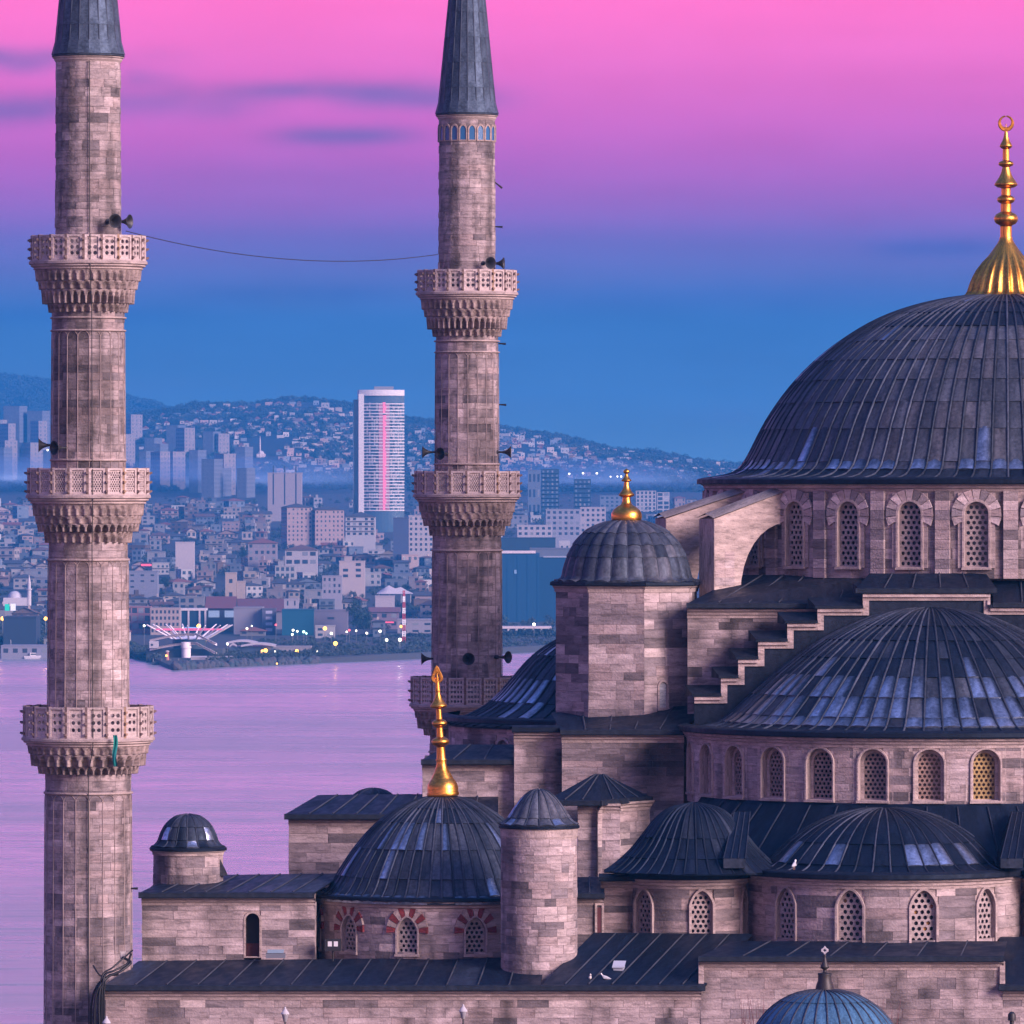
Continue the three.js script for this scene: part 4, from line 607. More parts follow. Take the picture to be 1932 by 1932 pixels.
// ---- stacked blocks at the left
{
  wallBox('side_block', 797, 975, 1437, 1600, 338, 8, { label: 'grey stone block under the side half dome', wts: [0.2, 0.3, 0.1, 0.26, 0.1, 0.04], stain: streaks([]) });
  sheetRoof('block_roof', [P(795, 1434, 337.6), P(972, 1434, 337.6), P(972, 1405, 341.8), P(846, 1405, 341.8)], { n: 3, mix: [0.04, 0.5, 0.46, 0, 0] });
  wallBox('side_block', 970, 1062, 1382, 1600, 337.4, 8, { label: 'taller stone block beside the corner tower', wts: [0.2, 0.3, 0.1, 0.26, 0.1, 0.04], stain: streaks([[2.2, 0.6, 4.5, 4.5, 0.75], [1.2, 0.5, 3, 3.5, 0.5]]) });
  { const e = new MB(0.4), a = P(970, 1382, 337.4); moulding(e, flat(a.x, a.y, a.z), -0.1, 2.3, 0.01, LEADEDGE, [0.015, 0.019, 0.032], 4); e.build('lead_edge', M.lead, part('roof_edge', mosque)); }
  wallBox('middle_block', 545, 930, 1540, 1720, 333, 9, { label: 'grey stone block behind the small dome', wts: [0.26, 0.3, 0.08, 0.24, 0.08, 0.04], stain: streaks([], (s, t) => t < 1.6 ? lerp(0.6, 1, t / 1.6) : 1) });
  sheetRoof('block_roof', [P(537, 1537, 332.6), P(940, 1537, 332.6), P(940, 1497, 339), P(600, 1500, 339)], { n: 9, mix: [0.04, 0.5, 0.46, 0, 0] });
  const dd = 345, q = [[44, 1512], [40, 1506], [34, 1499], [24, 1493], [12, 1489.5], [1, 1488]].map(([r, v]) => [r * m(dd), Y(v, dd)]);
  leadDome('little_dome', 'little lead dome peeping over the block roof', [X(704, dd), 0, -dd], q, 16, [Y(1499, dd)], -1.6, 1.6, { shell: [-Math.PI, Math.PI], roll: 0.035 });
  wallBox('left_block', 268, 594, 1690, 1850, 322, 9, { label: 'low stone block with a dark doorway at the left', open: [{ s: X(476.5, 322) - X(268, 322), t: Y(1806, 322) - Y(1850, 322), w: 29 * m(322), h: 86 * m(322), kind: 'round' }], wts: [0.42, 0.2, 0.02, 0.26, 0.08, 0.02], ls: [0.6, 1.7], stain: streaks([]) });
  { const p = P(476.5, 1806, 322.0), dw = part('doorway', mosque, [p.x, p.y, p.z]), w = 26 * m(322), h = 83 * m(322); new MB(0.3).add(shapeGeo([[-w / 2 - 0.5, -0.02], [w / 2 + 0.5, -0.02], [w / 2 + 0.5, h + 0.6], [-w / 2 - 0.5, h + 0.6]], [[[-w / 2 - 0.06, 0.03], ...arcPts(w + 0.12, h + 0.06, 'round').slice(1, -1), [w / 2 + 0.06, 0.03]].reverse()], 0.08), place(0, 0, -0.12), STONE).add(shapeGeo([[-w / 2 - 0.09, -0.02], ...arcPts(w + 0.18, h + 0.09, 'round').slice(1, -1), [w / 2 + 0.09, -0.02]], [arcPts(w, h, 'round')], 0.5, 0.008), place(0, 0, -0.48), [0.44, 0.37, 0.35]).build('door_frame', M.stone, dw); new MB().add(shapeGeo(arcPts(w, h, 'round'), [], 0.05), place(0, 0, -0.6), [0.014, 0.012, 0.014]).build('door', M.plain, dw); new MB().box(-w / 2, w / 2, 0, h * 0.3, -0.5, -0.45, [0.07, 0.02, 0.025]).build('door_panel', M.plain, dw); }
  sheetRoof('block_roof', [P(262, 1685, 321.6), P(592, 1685, 321.6), P(650, 1648, 329), P(330, 1652, 329)], { n: 8, mix: [0.2, 0.4, 0.3, 0.1, 0] });
  // little round turret on it
  const d = 326.5, k = m(d), c = P(355, 0, d), tr = part('small_turret', mosque, [0, 0, 0], 0, 'small domed turret at the left end'), RT = 66 * k, base = Y(1685, d), top = Y(1603, d), s = round(c.x, base, -d, RT, 12);
  new MB(0.3).lathe([[RT - 0.06, 0], [RT - 0.06, top - base]], c.x, base, -d, 24, [0.2, 0.165, 0.155]).build('turret_core', M.stone, tr);
  masonry(mosque, tr, s, -1.57 * RT, 1.57 * RT, 0, top - base - 0.2, { hs: [0.3, 0.44], ls: [0.4, 0.9], wts: [0.42, 0.2, 0.02, 0.26, 0.08, 0.02] });
  ringEdge('cornice', tr, RT, top, -Math.PI, Math.PI, [c.x, 0, -d], [[-0.05, -0.22], [0.03, -0.22], [0.05, -0.1], [0.12, -0.05], [0.13, 0]], M.stone, 40); ringEdge('lead_edge', tr, RT, top - 0.02, -Math.PI, Math.PI, [c.x, 0, -d], [[0, 0], [0.16, 0], [0.17, 0.1], [0.1, 0.16]], M.lead, 40);
  leadDome('turret_dome', 'small ribbed lead dome', [c.x, 0, -d], [[70, 1598], [62, 1594], [56, 1586], [50, 1570], [40, 1554], [24, 1542], [8, 1538], [1, 1537]].map(([r, v]) => [r * k, Y(v, d)]), 18, [Y(1584, d), Y(1560, d)], -1.6, 1.6, { shell: [-Math.PI, Math.PI], bulge: 0.04, roll: 0.04, gloss: () => 0.05, mix: () => [0.4, 0.35, 0.2, 0.05, 0] });
  const fl = new MB(0.4); fl.poly([P(412, 1615, d - 0.5), P(425, 1640, d - 0.5), P(430, 1652, d - 0.5), P(408, 1652, d - 0.5)], [0.09, 0.09, 0.1]); fl.poly([P(412, 1615, d + 0.5), P(425, 1640, d + 0.5), P(430, 1652, d + 0.5), P(408, 1652, d + 0.5)], [0.06, 0.06, 0.07]); fl.quad(P(412, 1615, d - 0.5), P(430, 1652, d - 0.5), P(430, 1652, d + 0.5), P(412, 1615, d + 0.5), [0.07, 0.07, 0.08]); fl.build('hatch_hood', M.lead, tr);
  // hipped roof and wall between the small turret and the lobes
  wallBox('rear_block', 1090, 1170, 1516, 1740, 330.5, 5, { label: 'stone block under the hipped lead roof', sides: false, wts: [0.3, 0.26, 0.2, 0.14, 0.04, 0.06] });
  { const root = part('rear_block', mosque, [0, 0, 0], 0, 'canted side of the block under the hipped roof'), a = P(1128, 1740, 330.2), b = P(1226, 1740, 334), yaw = Math.atan2(-(b.z - a.z), b.x - a.x), len = Math.hypot(b.x - a.x, b.z - a.z), H = Y(1516, 330.2) - a.y, s = flat(a.x, a.y, a.z, yaw); masonry(mosque, root, s, 0, len, 0, H - 0.3, { wts: [0.3, 0.26, 0.24, 0.1, 0.04, 0.06], stain: streaks([]) }); const cb = new MB(0.3); moulding(cb, flat(a.x, a.y + H, a.z, yaw), 0, len, 0, CORN, STONE, 4); cb.build('cornice', M.stone, root); new MB(0.3).quad(s.pt(0, 0, -0.06), s.pt(len, 0, -0.06), s.pt(len, H, -0.06), s.pt(0, H, -0.06), [0.2, 0.165, 0.155]).build('masonry_body', M.stone, root); }
  sheetRoof('hipped_roof', [P(1030, 1511, 330), P(1132, 1511, 329.8), P(1135, 1461, 333.4), P(1120, 1461, 333.4)], { n: 3, mix: [0.04, 0.5, 0.46, 0, 0] });
  sheetRoof('hipped_roof', [P(1132, 1511, 329.8), P(1228, 1504, 334), P(1140, 1461, 333.5), P(1135, 1461, 333.4)], { n: 4, mix: [0.04, 0.5, 0.46, 0, 0] });
}
{
  wallBox('link_wall', 1086, 1138, 1690, 1860, 322.8, 5, { label: 'low wall between the round turret and the lobed wall', sides: false });
  sheetRoof('link_roof', [P(1084, 1686, 322.4), P(1140, 1686, 322.4), P(1140, 1655, 326), P(1084, 1655, 326)], { n: 2, mix: [0.03, 0.47, 0.5, 0, 0] });
  const q = P(1131, 1785, 322.76), dw = part('slit_door', mosque, [q.x, q.y, q.z]); new MB().box(-0.1, 0.1, 0, 1.7, -0.02, 0.03, [0.10, 0.03, 0.035]).build('door', M.plain, dw); new MB(0.3).box(-0.2, -0.1, 0, 1.8, -0.02, 0.06, STONE).box(0.1, 0.2, 0, 1.8, -0.02, 0.06, STONE).box(-0.2, 0.2, 1.8, 1.9, -0.02, 0.06, STONE).build('door_frame', M.stone, dw);
}
// ---- small front dome on its drum with red and white arches
{
  const d = 327.1, k = m(d), c = P(835, 0, d), fr = d - 238 * k, dr = part('small_drum', mosque, [0, 0, 0], 0, 'drum with red and white arches'), RD = 238 * k, base = Y(1830, fr), top = Y(1702, fr), H = top - base, surf = round(c.x, base, -d, RD), wins = [-1.36, -0.815, -0.27, 0.27, 0.815, 1.36];
  new MB(0.3).lathe([[RD - 0.4, -1], [RD - 0.4, H]], c.x, base, -d, 48, [0.2, 0.165, 0.155]).build('drum_core', M.stone, dr);
  const wb = Y(1801, fr) - base, ww = 0.92, wh = 1.62;
  masonry(mosque, dr, surf, -1.6 * RD, 1.6 * RD, 0, H - 0.36, { open: wins.map((A) => ({ s: A * RD, t: wb, w: ww + 0.12, h: wh + 0.08, kind: 'pointed' })), hs: [0.3, 0.42], ls: [0.45, 1.0], wts: [0.42, 0.22, 0.14, 0.12, 0.04, 0.06], stain: streaks([]) });
  ringEdge('cornice', dr, RD, top, -Math.PI, Math.PI, [c.x, 0, -d], CORN, M.stone, 70); ringEdge('lead_edge', dr, RD, top, -Math.PI, Math.PI, [c.x, 0, -d], [[0.1, 0], [0.3, 0], [0.31, 0.03], [0.31, 0.14], [0.2, 0.2]], M.lead, 70);
  for (const A of wins) windowAt([c.x + (RD + 0.02) * Math.sin(A), base + wb, -d + (RD + 0.02) * Math.cos(A)], A, ww, wh, { kind: 'pointed', deep: 0.3, sink: 0.05, frame: 0.07, cols: 4, grille: [0.42, 0.37, 0.37], vous: { n: 11, len: 0.42, a0: -0.12, cols: [[0.26, 0.045, 0.05], [0.5, 0.42, 0.39]] } });
  const prof = [[251, 1693], [236, 1690], [222, 1683], [210, 1670], [192, 1640], [165, 1600], [130, 1560], [88, 1528], [45, 1508], [14, 1502], [2, 1501]].map(([r, v]) => [r * k, Y(v, d)]);
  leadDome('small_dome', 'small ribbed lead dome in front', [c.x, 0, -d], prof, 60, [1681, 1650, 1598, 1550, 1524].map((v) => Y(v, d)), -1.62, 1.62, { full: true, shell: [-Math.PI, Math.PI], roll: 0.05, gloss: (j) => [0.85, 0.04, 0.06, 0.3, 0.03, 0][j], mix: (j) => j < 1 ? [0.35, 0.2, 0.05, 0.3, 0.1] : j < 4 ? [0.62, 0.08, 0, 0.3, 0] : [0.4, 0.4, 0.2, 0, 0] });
}
// ---- round stair turret beside it
{
  const d = 319.6, k = m(d), c = P(1017, 0, d), tr = part('stair_turret', mosque, [0, 0, 0], 0, 'plain round stone turret with a lead cap'), RT = 72 * k, base = Y(1880, d), top = Y(1562, d), s = round(c.x, base, -d, RT);
  new MB(0.3).lathe([[RT - 0.06, 0], [RT - 0.06, top - base]], c.x, base, -d, 40, [0.2, 0.165, 0.155]).build('turret_core', M.stone, tr);
  masonry(mosque, tr, s, -1.57 * RT, 1.57 * RT, 0, top - base - 0.3, { hs: [0.3, 0.42], ls: [0.4, 0.95], wts: [0.42, 0.26, 0.18, 0.06, 0.02, 0.06], stain: streaks([]) });
  ringEdge('cornice', tr, RT, top, -Math.PI, Math.PI, [c.x, 0, -d], [[-0.05, -0.5], [0.0, -0.46], [0.03, -0.34], [0.03, -0.06], [0.06, 0]], M.stone, 40); ringEdge('lead_edge', tr, RT, top, -Math.PI, Math.PI, [c.x, 0, -d], [[0, 0], [0.1, 0], [0.11, 0.1], [0.02, 0.16]], M.lead, 40);
  leadDome('turret_cap', 'fluted lead cap of the round turret', [c.x, 0, -d], [[74, 1557], [64, 1551], [54, 1540], [44, 1524], [30, 1506], [15, 1494], [6, 1491], [1, 1490]].map(([r, v]) => [r * k, Y(v, d)]), 16, [Y(1544, d)], -1.7, 1.7, { shell: [-Math.PI, Math.PI], bulge: 0.07, roll: 0.05, gloss: () => 0.35, mix: () => [0.1, 0.1, 0, 0.45, 0.35] });
  new MB(0.4).lathe([[0.28, Y(1499, d)], [0.2, Y(1494, d)], [0.1, Y(1490, d)], [0.01, Y(1488, d)]], c.x, 0, -d, 14, [0.5, 0.42, 0.45]).build('white_cap', M.plain, tr);
}
// ---- low roofs and the front wall
{
  sheetRoof('low_roof', [P(195, 1860, 315.6), P(1019, 1860, 315.6), P(1030, 1806, 321.8), P(262, 1813, 321.8)], { n: 14, label: 'low lead roof along the front', mix: [0.05, 0.5, 0.45, 0, 0] });
  sheetRoof('low_roof', [P(1019.5, 1860, 315.6), P(1330, 1860, 315.6), P(1420, 1762, 322), P(1120, 1760, 322)], { n: 7, mix: [0.04, 0.5, 0.46, 0, 0] });
  sheetRoof('raised_roof', [P(1318, 1805, 315.6), P(1893, 1808, 315.6), P(1900, 1776, 320), P(1380, 1776, 320)], { n: 7, label: 'lead roof behind the raised parapet', mix: [0.04, 0.5, 0.46, 0, 0] });
  sheetRoof('low_roof', [P(1885, 1860, 315.6), P(2200, 1860, 315.6), P(2200, 1768, 322), P(1885, 1768, 322)], { n: 6, mix: [0.15, 0.45, 0.4, 0, 0] });
  const drips = []; for (const [u, w, len, dk] of [[765, 0.35, 3, 0.5], [810, 0.3, 3, 0.55], [868, 0.3, 3, 0.6], [905, 0.4, 2.5, 0.5], [955, 0.35, 3, 0.6], [1262, 0.3, 3, 0.8], [1425, 0.35, 3, 0.75], [1432, 0.3, 3, 0.4], [700, 0.3, 2, 0.4], [610, 0.4, 2, 0.3], [330, 0.4, 1.5, 0.25]]) drips.push([X(u, 316) - X(199, 316), w, Y(1868, 316) - Y(2050, 316), len, dk]);
  wallBox('front_wall', 199, 1322, 1868, 2050, 316, 8, { label: 'long stone front wall', wts: [0.4, 0.26, 0.18, 0.08, 0.02, 0.06], ls: [0.7, 1.9], stain: streaks(drips) });
  wallBox('raised_front_wall', 1322, 1892, 1812, 2050, 315.98, 8, { label: 'raised part of the front wall', wts: [0.4, 0.26, 0.18, 0.08, 0.02, 0.06], ls: [0.7, 1.9], stain: streaks([[X(1745, 316) - X(1322, 316), 0.5, 4.4, 3, 0.55], [X(1700, 316) - X(1322, 316), 0.5, 3, 2, 0.3]]) });
  wallBox('front_wall', 1892, 2200, 1868, 2050, 316, 8, { wts: [0.4, 0.26, 0.18, 0.08, 0.02, 0.06] });
  const rp = part('raised_coping', mosque), b = new MB(0.3); b.box(X(1318, 316), X(1328, 316), Y(1868, 316), Y(1814, 316), -316.4, -315.85, STONE).box(X(1886, 316), X(1896, 316), Y(1868, 316), Y(1814, 316), -316.4, -315.85, STONE); b.build('upright_moulding', M.stone, rp);
}
// ---- gilded finials
function finial(label, u, v, d, tilt, prof, o = {}) {       // prof in frame pixels [[r, v], ...] from the base up
  const k = m(d), g = part('finial', mosque, [X(u, d), Y(v, d), -d], 0, label); g.rotation.z = tilt;
  const q = prof.map(([r, vv]) => [r * k, (v - vv) * k]), cut = o.cut ?? 0;
  if (cut) new MB(1).lathe(q.slice(0, cut), 0, 0, 0, 120, W1, -Math.PI, Math.PI, true, (A, r, y) => r * (1 + 0.085 * (1 - Math.pow(Math.abs(Math.sin(A * 11)), 0.5) * 2) * sstep(q[cut - 1][0] * 1.2, q[0][0] * 0.7, r))).build('fluted_bulb', M.gold, g);
  new MB(1).lathe(q.slice(Math.max(0, cut - 1)), 0, 0, 0, 40, W1, -Math.PI, Math.PI, true).build('gilded_stem', M.gold, g);
  return [g, k];
}
const bulb = (v0, v1, r, stem, n = 6) => { const o = []; for (let i = 0; i <= n; i++) { const t = i / n; o.push([stem + (r - stem) * Math.pow(Math.sin(t * Math.PI), 0.6), lerp(v0, v1, t)]); } return o; };
const onion = (v0, v1, r, s0, s1) => [[s0, v0], [r * 0.75, lerp(v0, v1, 0.04)], [r, lerp(v0, v1, 0.14)], [r * 0.98, lerp(v0, v1, 0.22)], [lerp(s1, r, 0.72), lerp(v0, v1, 0.36)], [lerp(s1, r, 0.42), lerp(v0, v1, 0.52)], [lerp(s1, r, 0.18), lerp(v0, v1, 0.72)], [s1, v1]];
{
  const [g, k] = finial('tall golden finial with a crescent on the great dome', 1898, 560, 353, 0, [[82, 560], [80, 557], [76, 555], [74, 552], [72, 548], [68, 535], [63, 523], [56, 510], [45, 495], [33, 482], [24, 470], [17, 460], [12, 451], [13, 449], [11, 447], [11, 428], ...bulb(426, 400, 23, 11), [10, 399], [10, 385], ...bulb(384, 369, 17, 10), [9, 368], [9, 356], ...onion(355, 316, 22, 9, 7), ...bulb(315, 303, 14.5, 7), [6.4, 302], [6.2, 282], ...onion(281, 250, 12, 6, 3), [2.2, 247]], { cut: 12 });
  const pts = (r, cy) => Array.from({ length: 25 }, (_, i) => { const A = Math.PI / 2 + 0.16 + i / 24 * (Math.PI * 2 - 0.32); return [Math.cos(A) * r * k, (560 - cy) * k + Math.sin(A) * r * k]; });
  const cres = new MB(1).add(shapeGeo([...pts(14, 233), ...pts(11, 230.5).reverse()], [], 0.14, 0.03), place(0, 0, -0.07)); cres.build('crescent', M.gold, g); new MB(1).bar(V(0, (560 - 241) * k, 0), V(0, (560 - 234) * k, 0), 0.025, W1, 6).build('crescent_pin', M.gold, g);
}
{
  const [g, k] = finial('golden finial with a leaf-shaped tip on the small front dome', 836, 1502, 327, 0.05, [[29, 1502], [31, 1498], [29, 1493], [29.5, 1487], [28, 1480], [24, 1473], [21, 1470], [20, 1467], [14, 1455], [10, 1444], [9.4, 1436], [10.5, 1435], [10.5, 1432], [9, 1431], [8, 1410], ...bulb(1408, 1391, 17, 8), [7, 1390], [6, 1373], ...bulb(1372, 1357, 14.5, 6), [6, 1356], [5, 1338], ...onion(1337, 1308, 16, 5, 4.5), [4.6, 1303], [5.4, 1302], [4, 1300], [3.6, 1285]]);
  const out = [], inn = []; for (let i = 0; i <= 20; i++) { const t = i / 20, A = t * 2 * Math.PI; const px = 10.5 * Math.sin(A) * (Math.cos(A) > 0 ? Math.pow(1 - Math.cos(A) * 0.62, 1) : 1), py = Math.cos(A) > 0 ? Math.cos(A) * 23 : Math.cos(A) * 9; out.push([px * k, (1502 - 1279 + py) * k]); inn.push([px * 0.62 * k, (1502 - 1279 + py * 0.6 - 1) * k]); }
  new MB(1).add(shapeGeo(out.slice(0, -1).reverse(), [inn.slice(0, -1)], 0.1, 0.02), place(0, 0, -0.05)).build('leaf_tip', M.gold, g); new MB(1).bar(V(0, 218 * k, 0), V(0, 240 * k, 0), 0.05, W1, 6).build('leaf_rib', M.gold, g); new MB(1).bar(V(-6 * k, 224 * k, 0), V(6 * k, 217 * k, 0), 0.04, W1, 6).bar(V(6 * k, 224 * k, 0), V(-6 * k, 217 * k, 0), 0.04, W1, 6).build('leaf_tracery', M.gold, g);
}
finial('small golden finial on the corner tower', 1182, 982, 342, 0, [[27, 982], [28.5, 980], [29, 974], [28.5, 966], [25, 958], [18, 951], [11, 946], [8.5, 941], [7.5, 932], [8, 930], ...onion(929, 901, 15, 7, 4.6), [4.8, 896], [4.2, 895], ...onion(894, 877, 9.6, 4, 2.6).map(([r, v]) => [r, v]), ...bulb(876, 866, 6, 2.4), [0.3, 864]].map(([r, v]) => [r, 982 - (982 - v) * 98 / 118]));
layBlocks(mosque);

// ------------------------------------------------------------------ the setting: hill under the mosque, strait, far shore and hills
const DV = [[1255, 2990], [1235, 3060], [1200, 3430], [1175, 3690], [1150, 3900], [1100, 4260], [1050, 4720], [1000, 5350], [960, 6000], [930, 6600], [900, 7100], [850, 7700], [780, 8500], [750, 8800]].reverse();
const dOf = (v) => interp(DV, v);
const BASE = DV.map(([v, d]) => [d, Math.max(1.5, Y(v, d))]).sort((a, b) => a[0] - b[0]);
const RIDGE = [[-700, 830], [-200, 815], [100, 806], [240, 795], [330, 777], [370, 769], [480, 764], [540, 755], [600, 760], [672, 778], [760, 801], [820, 802], [945, 809], [1050, 827], [1150, 851], [1250, 860], [1330, 872], [1450, 885], [1800, 900], [2600, 905]];
const FARRIDGE = [[-700, 690], [-200, 702], [0, 716], [50, 720], [95, 727], [170, 742], [245, 756], [300, 770], [340, 782], [420, 812], [600, 850], [900, 870], [2600, 890]];
const ridge = (l, x, d, D) => CY - (interp(l, x / m(d) + CU) - HV) * m(D);
function landY(x, d) {
  let h = interp(BASE, Math.min(d, 6600));
  if (d > 6600) {
    const top = ridge(RIDGE, x, d, 8800), t = sstep(6600, 8800, d); h = lerp(h, Math.max(top, 40), Math.pow(t, 0.9));
    if (d > 8800) { const f = ridge(FARRIDGE, x, d, 11500); h = d < 11500 ? lerp(lerp(top, top * 0.6, sstep(8800, 9600, d)), Math.max(f, 20), sstep(9400, 11500, d)) : Math.max(f, 20) * (1 - sstep(11500, 14000, d) * 0.8); }
    h += (fbm(x * 0.006 + 40, d * 0.004, 4) - 0.5) * 14 * sstep(6600, 8000, d);
  }
  return h;
}
const SHORE = [[-900, 1236], [-200, 1237], [0, 1238], [100, 1238], [240, 1240], [290, 1250], [325, 1264], [345, 1263], [420, 1258], [520, 1254], [700, 1247], [830, 1241], [950, 1233], [1050, 1228], [1300, 1222], [2600, 1215]];
const shoreD = (u) => CY / ((interp(SHORE, u) - HV) / F);
{
  const U = 220, D = 150, rows = []; for (let j = 0; j <= D; j++) { const t = j / D; rows.push(lerp(0, 1, t)); }
  const at = (s, t) => { const u = lerp(-900, 2600, s), s0 = shoreD(u), d = t < 0.02 ? s0 - 4 + t * 400 : s0 + 4 + (14000 - s0) * Math.pow((t - 0.02) / 0.98, 1.7), x = X(u, d); return V(x, t === 0 ? -1 : Math.max(t < 0.02 ? 0.8 : 1.6, landY(x, d)), -d); };
  const b = new MB(0.01); b.grid(at, U, D, (s, t) => { const p = at(s, t), g = lerp(0.6, 1.2, fbm(p.x * 0.012, p.z * 0.006, 4)); return -p.z > 7200 ? [0.018 * g, 0.026 * g, 0.03 * g] : [0.045 * g, 0.05 * g, 0.06 * g]; }, (s, t) => [s * 3500, t * 9000]);
  tag(b.build('terrain', M.plain), null, null, null, 'structure');
}
{
  // the strait: wind lanes of ruffled and smoother water
  const wr = tex(1024, (x, y) => { const lane = pf(x, y, 3, 8, 81, 5), f = pf(x, y, 10, 60, 90, 4); const g = 0.25 + 0.08 * (sstep(0.3, 0.7, lane) - 0.5) + 0.12 * (f - 0.5); return [g, g, g]; }, false);
  const wn = tex(1024, (x, y) => { const g = 0.5 * pf(x, y, 16, 60, 96, 4) + 0.5 * pf(x, y, 50, 200, 99, 3); return [g, g, g]; }, false);
  const wm = new THREE.MeshPhysicalMaterial({ color: new THREE.Color(0.30, 0.29, 0.32), roughness: 1, roughnessMap: wr, bumpMap: wn, bumpScale: 1.3, ior: 1.45, specularIntensity: 1 });
  const g = new THREE.PlaneGeometry(9000, 9000, 1, 1); g.rotateX(-Math.PI / 2);
  const uv = g.attributes.uv; for (let i = 0; i < uv.count; i++) uv.setXY(i, uv.getX(i) * 9, uv.getY(i) * 9);
  const w = mesh('sea', g, wm); w.position.set(0, 0, -1400); tag(w, null, null, null, 'structure');
  const h = new MB(0.1); h.grid((s, t) => { const x = lerp(-420, 420, s), z = lerp(500, -820, t), y = 34.6 * (1 - sstep(400, 800, -z)) * (1 - sstep(300, 420, Math.abs(x)) * 0.9) - 0.4 + fbm(x * 0.05, z * 0.05, 3) * 0.8; return V(x, y, z); }, 60, 80, (s, t) => { const q = lerp(0.7, 1.2, vnoise(s * 90, t * 140)); return [0.09 * q, 0.085 * q, 0.075 * q]; });
  tag(h.build('ground', M.plain), null, null, null, 'structure');
}
// foliage: clumps of small leaf faces
function leafClump(n, sx, sy, seed0) {
  const b = new MB(1), keep = seed; seed = seed0;
  for (let i = 0; i < n; i++) {
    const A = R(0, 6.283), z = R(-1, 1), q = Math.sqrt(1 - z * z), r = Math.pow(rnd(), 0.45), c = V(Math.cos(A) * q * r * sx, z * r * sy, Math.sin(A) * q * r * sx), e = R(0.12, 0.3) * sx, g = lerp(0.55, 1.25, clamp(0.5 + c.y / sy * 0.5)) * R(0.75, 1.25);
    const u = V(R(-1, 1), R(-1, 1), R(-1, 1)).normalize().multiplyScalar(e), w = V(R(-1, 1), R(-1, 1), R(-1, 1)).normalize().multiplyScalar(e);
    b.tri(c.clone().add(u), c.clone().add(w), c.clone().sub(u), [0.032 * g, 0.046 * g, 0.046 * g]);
  }
  seed = keep; return b.geo();
}
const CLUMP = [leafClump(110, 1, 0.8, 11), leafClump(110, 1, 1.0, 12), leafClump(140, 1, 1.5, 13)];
function wood(name, pts) {                                 // pts: [x, y, z, size]
  const im = new THREE.InstancedMesh(CLUMP[0], M.plain, pts.length), mt = new THREE.Matrix4(), q = new THREE.Quaternion(), c = new THREE.Color(); im.name = numbered(name);
  pts.forEach(([x, y, z, s], i) => { q.setFromAxisAngle(AX, R(0, 6.28)); mt.compose(V(x, y, z), q, V(s, s * R(0.7, 1.2), s)); im.setMatrixAt(i, mt); const g = R(0.7, 1.4); im.setColorAt(i, c.setRGB(g * R(0.85, 1.15), g, g * R(0.8, 1.1))); });
  im.castShadow = im.receiveShadow = true; scene.add(im); im.userData.kind = 'stuff'; return im;
}

// ------------------------------------------------------------------ the far city
const taken = [];                                          // frame rectangles kept free for the landmarks
const marks = [];                                          // landmarks that other houses are described by
const WALLS = { white: [0.62, 0.59, 0.58], cream: [0.56, 0.48, 0.43], pink: [0.55, 0.40, 0.37], grey: [0.33, 0.33, 0.35], ochre: [0.42, 0.33, 0.26], slate: [0.24, 0.29, 0.36], brown: [0.22, 0.15, 0.12], pale: [0.46, 0.45, 0.46], dark: [0.06, 0.08, 0.11], teal: [0.04, 0.24, 0.30] };
const ROOFS = { red: [0.20, 0.075, 0.06], dark: [0.06, 0.06, 0.07], brown: [0.13, 0.07, 0.055], grey: [0.2, 0.2, 0.22] };
const GLASS = [0.03, 0.045, 0.07];
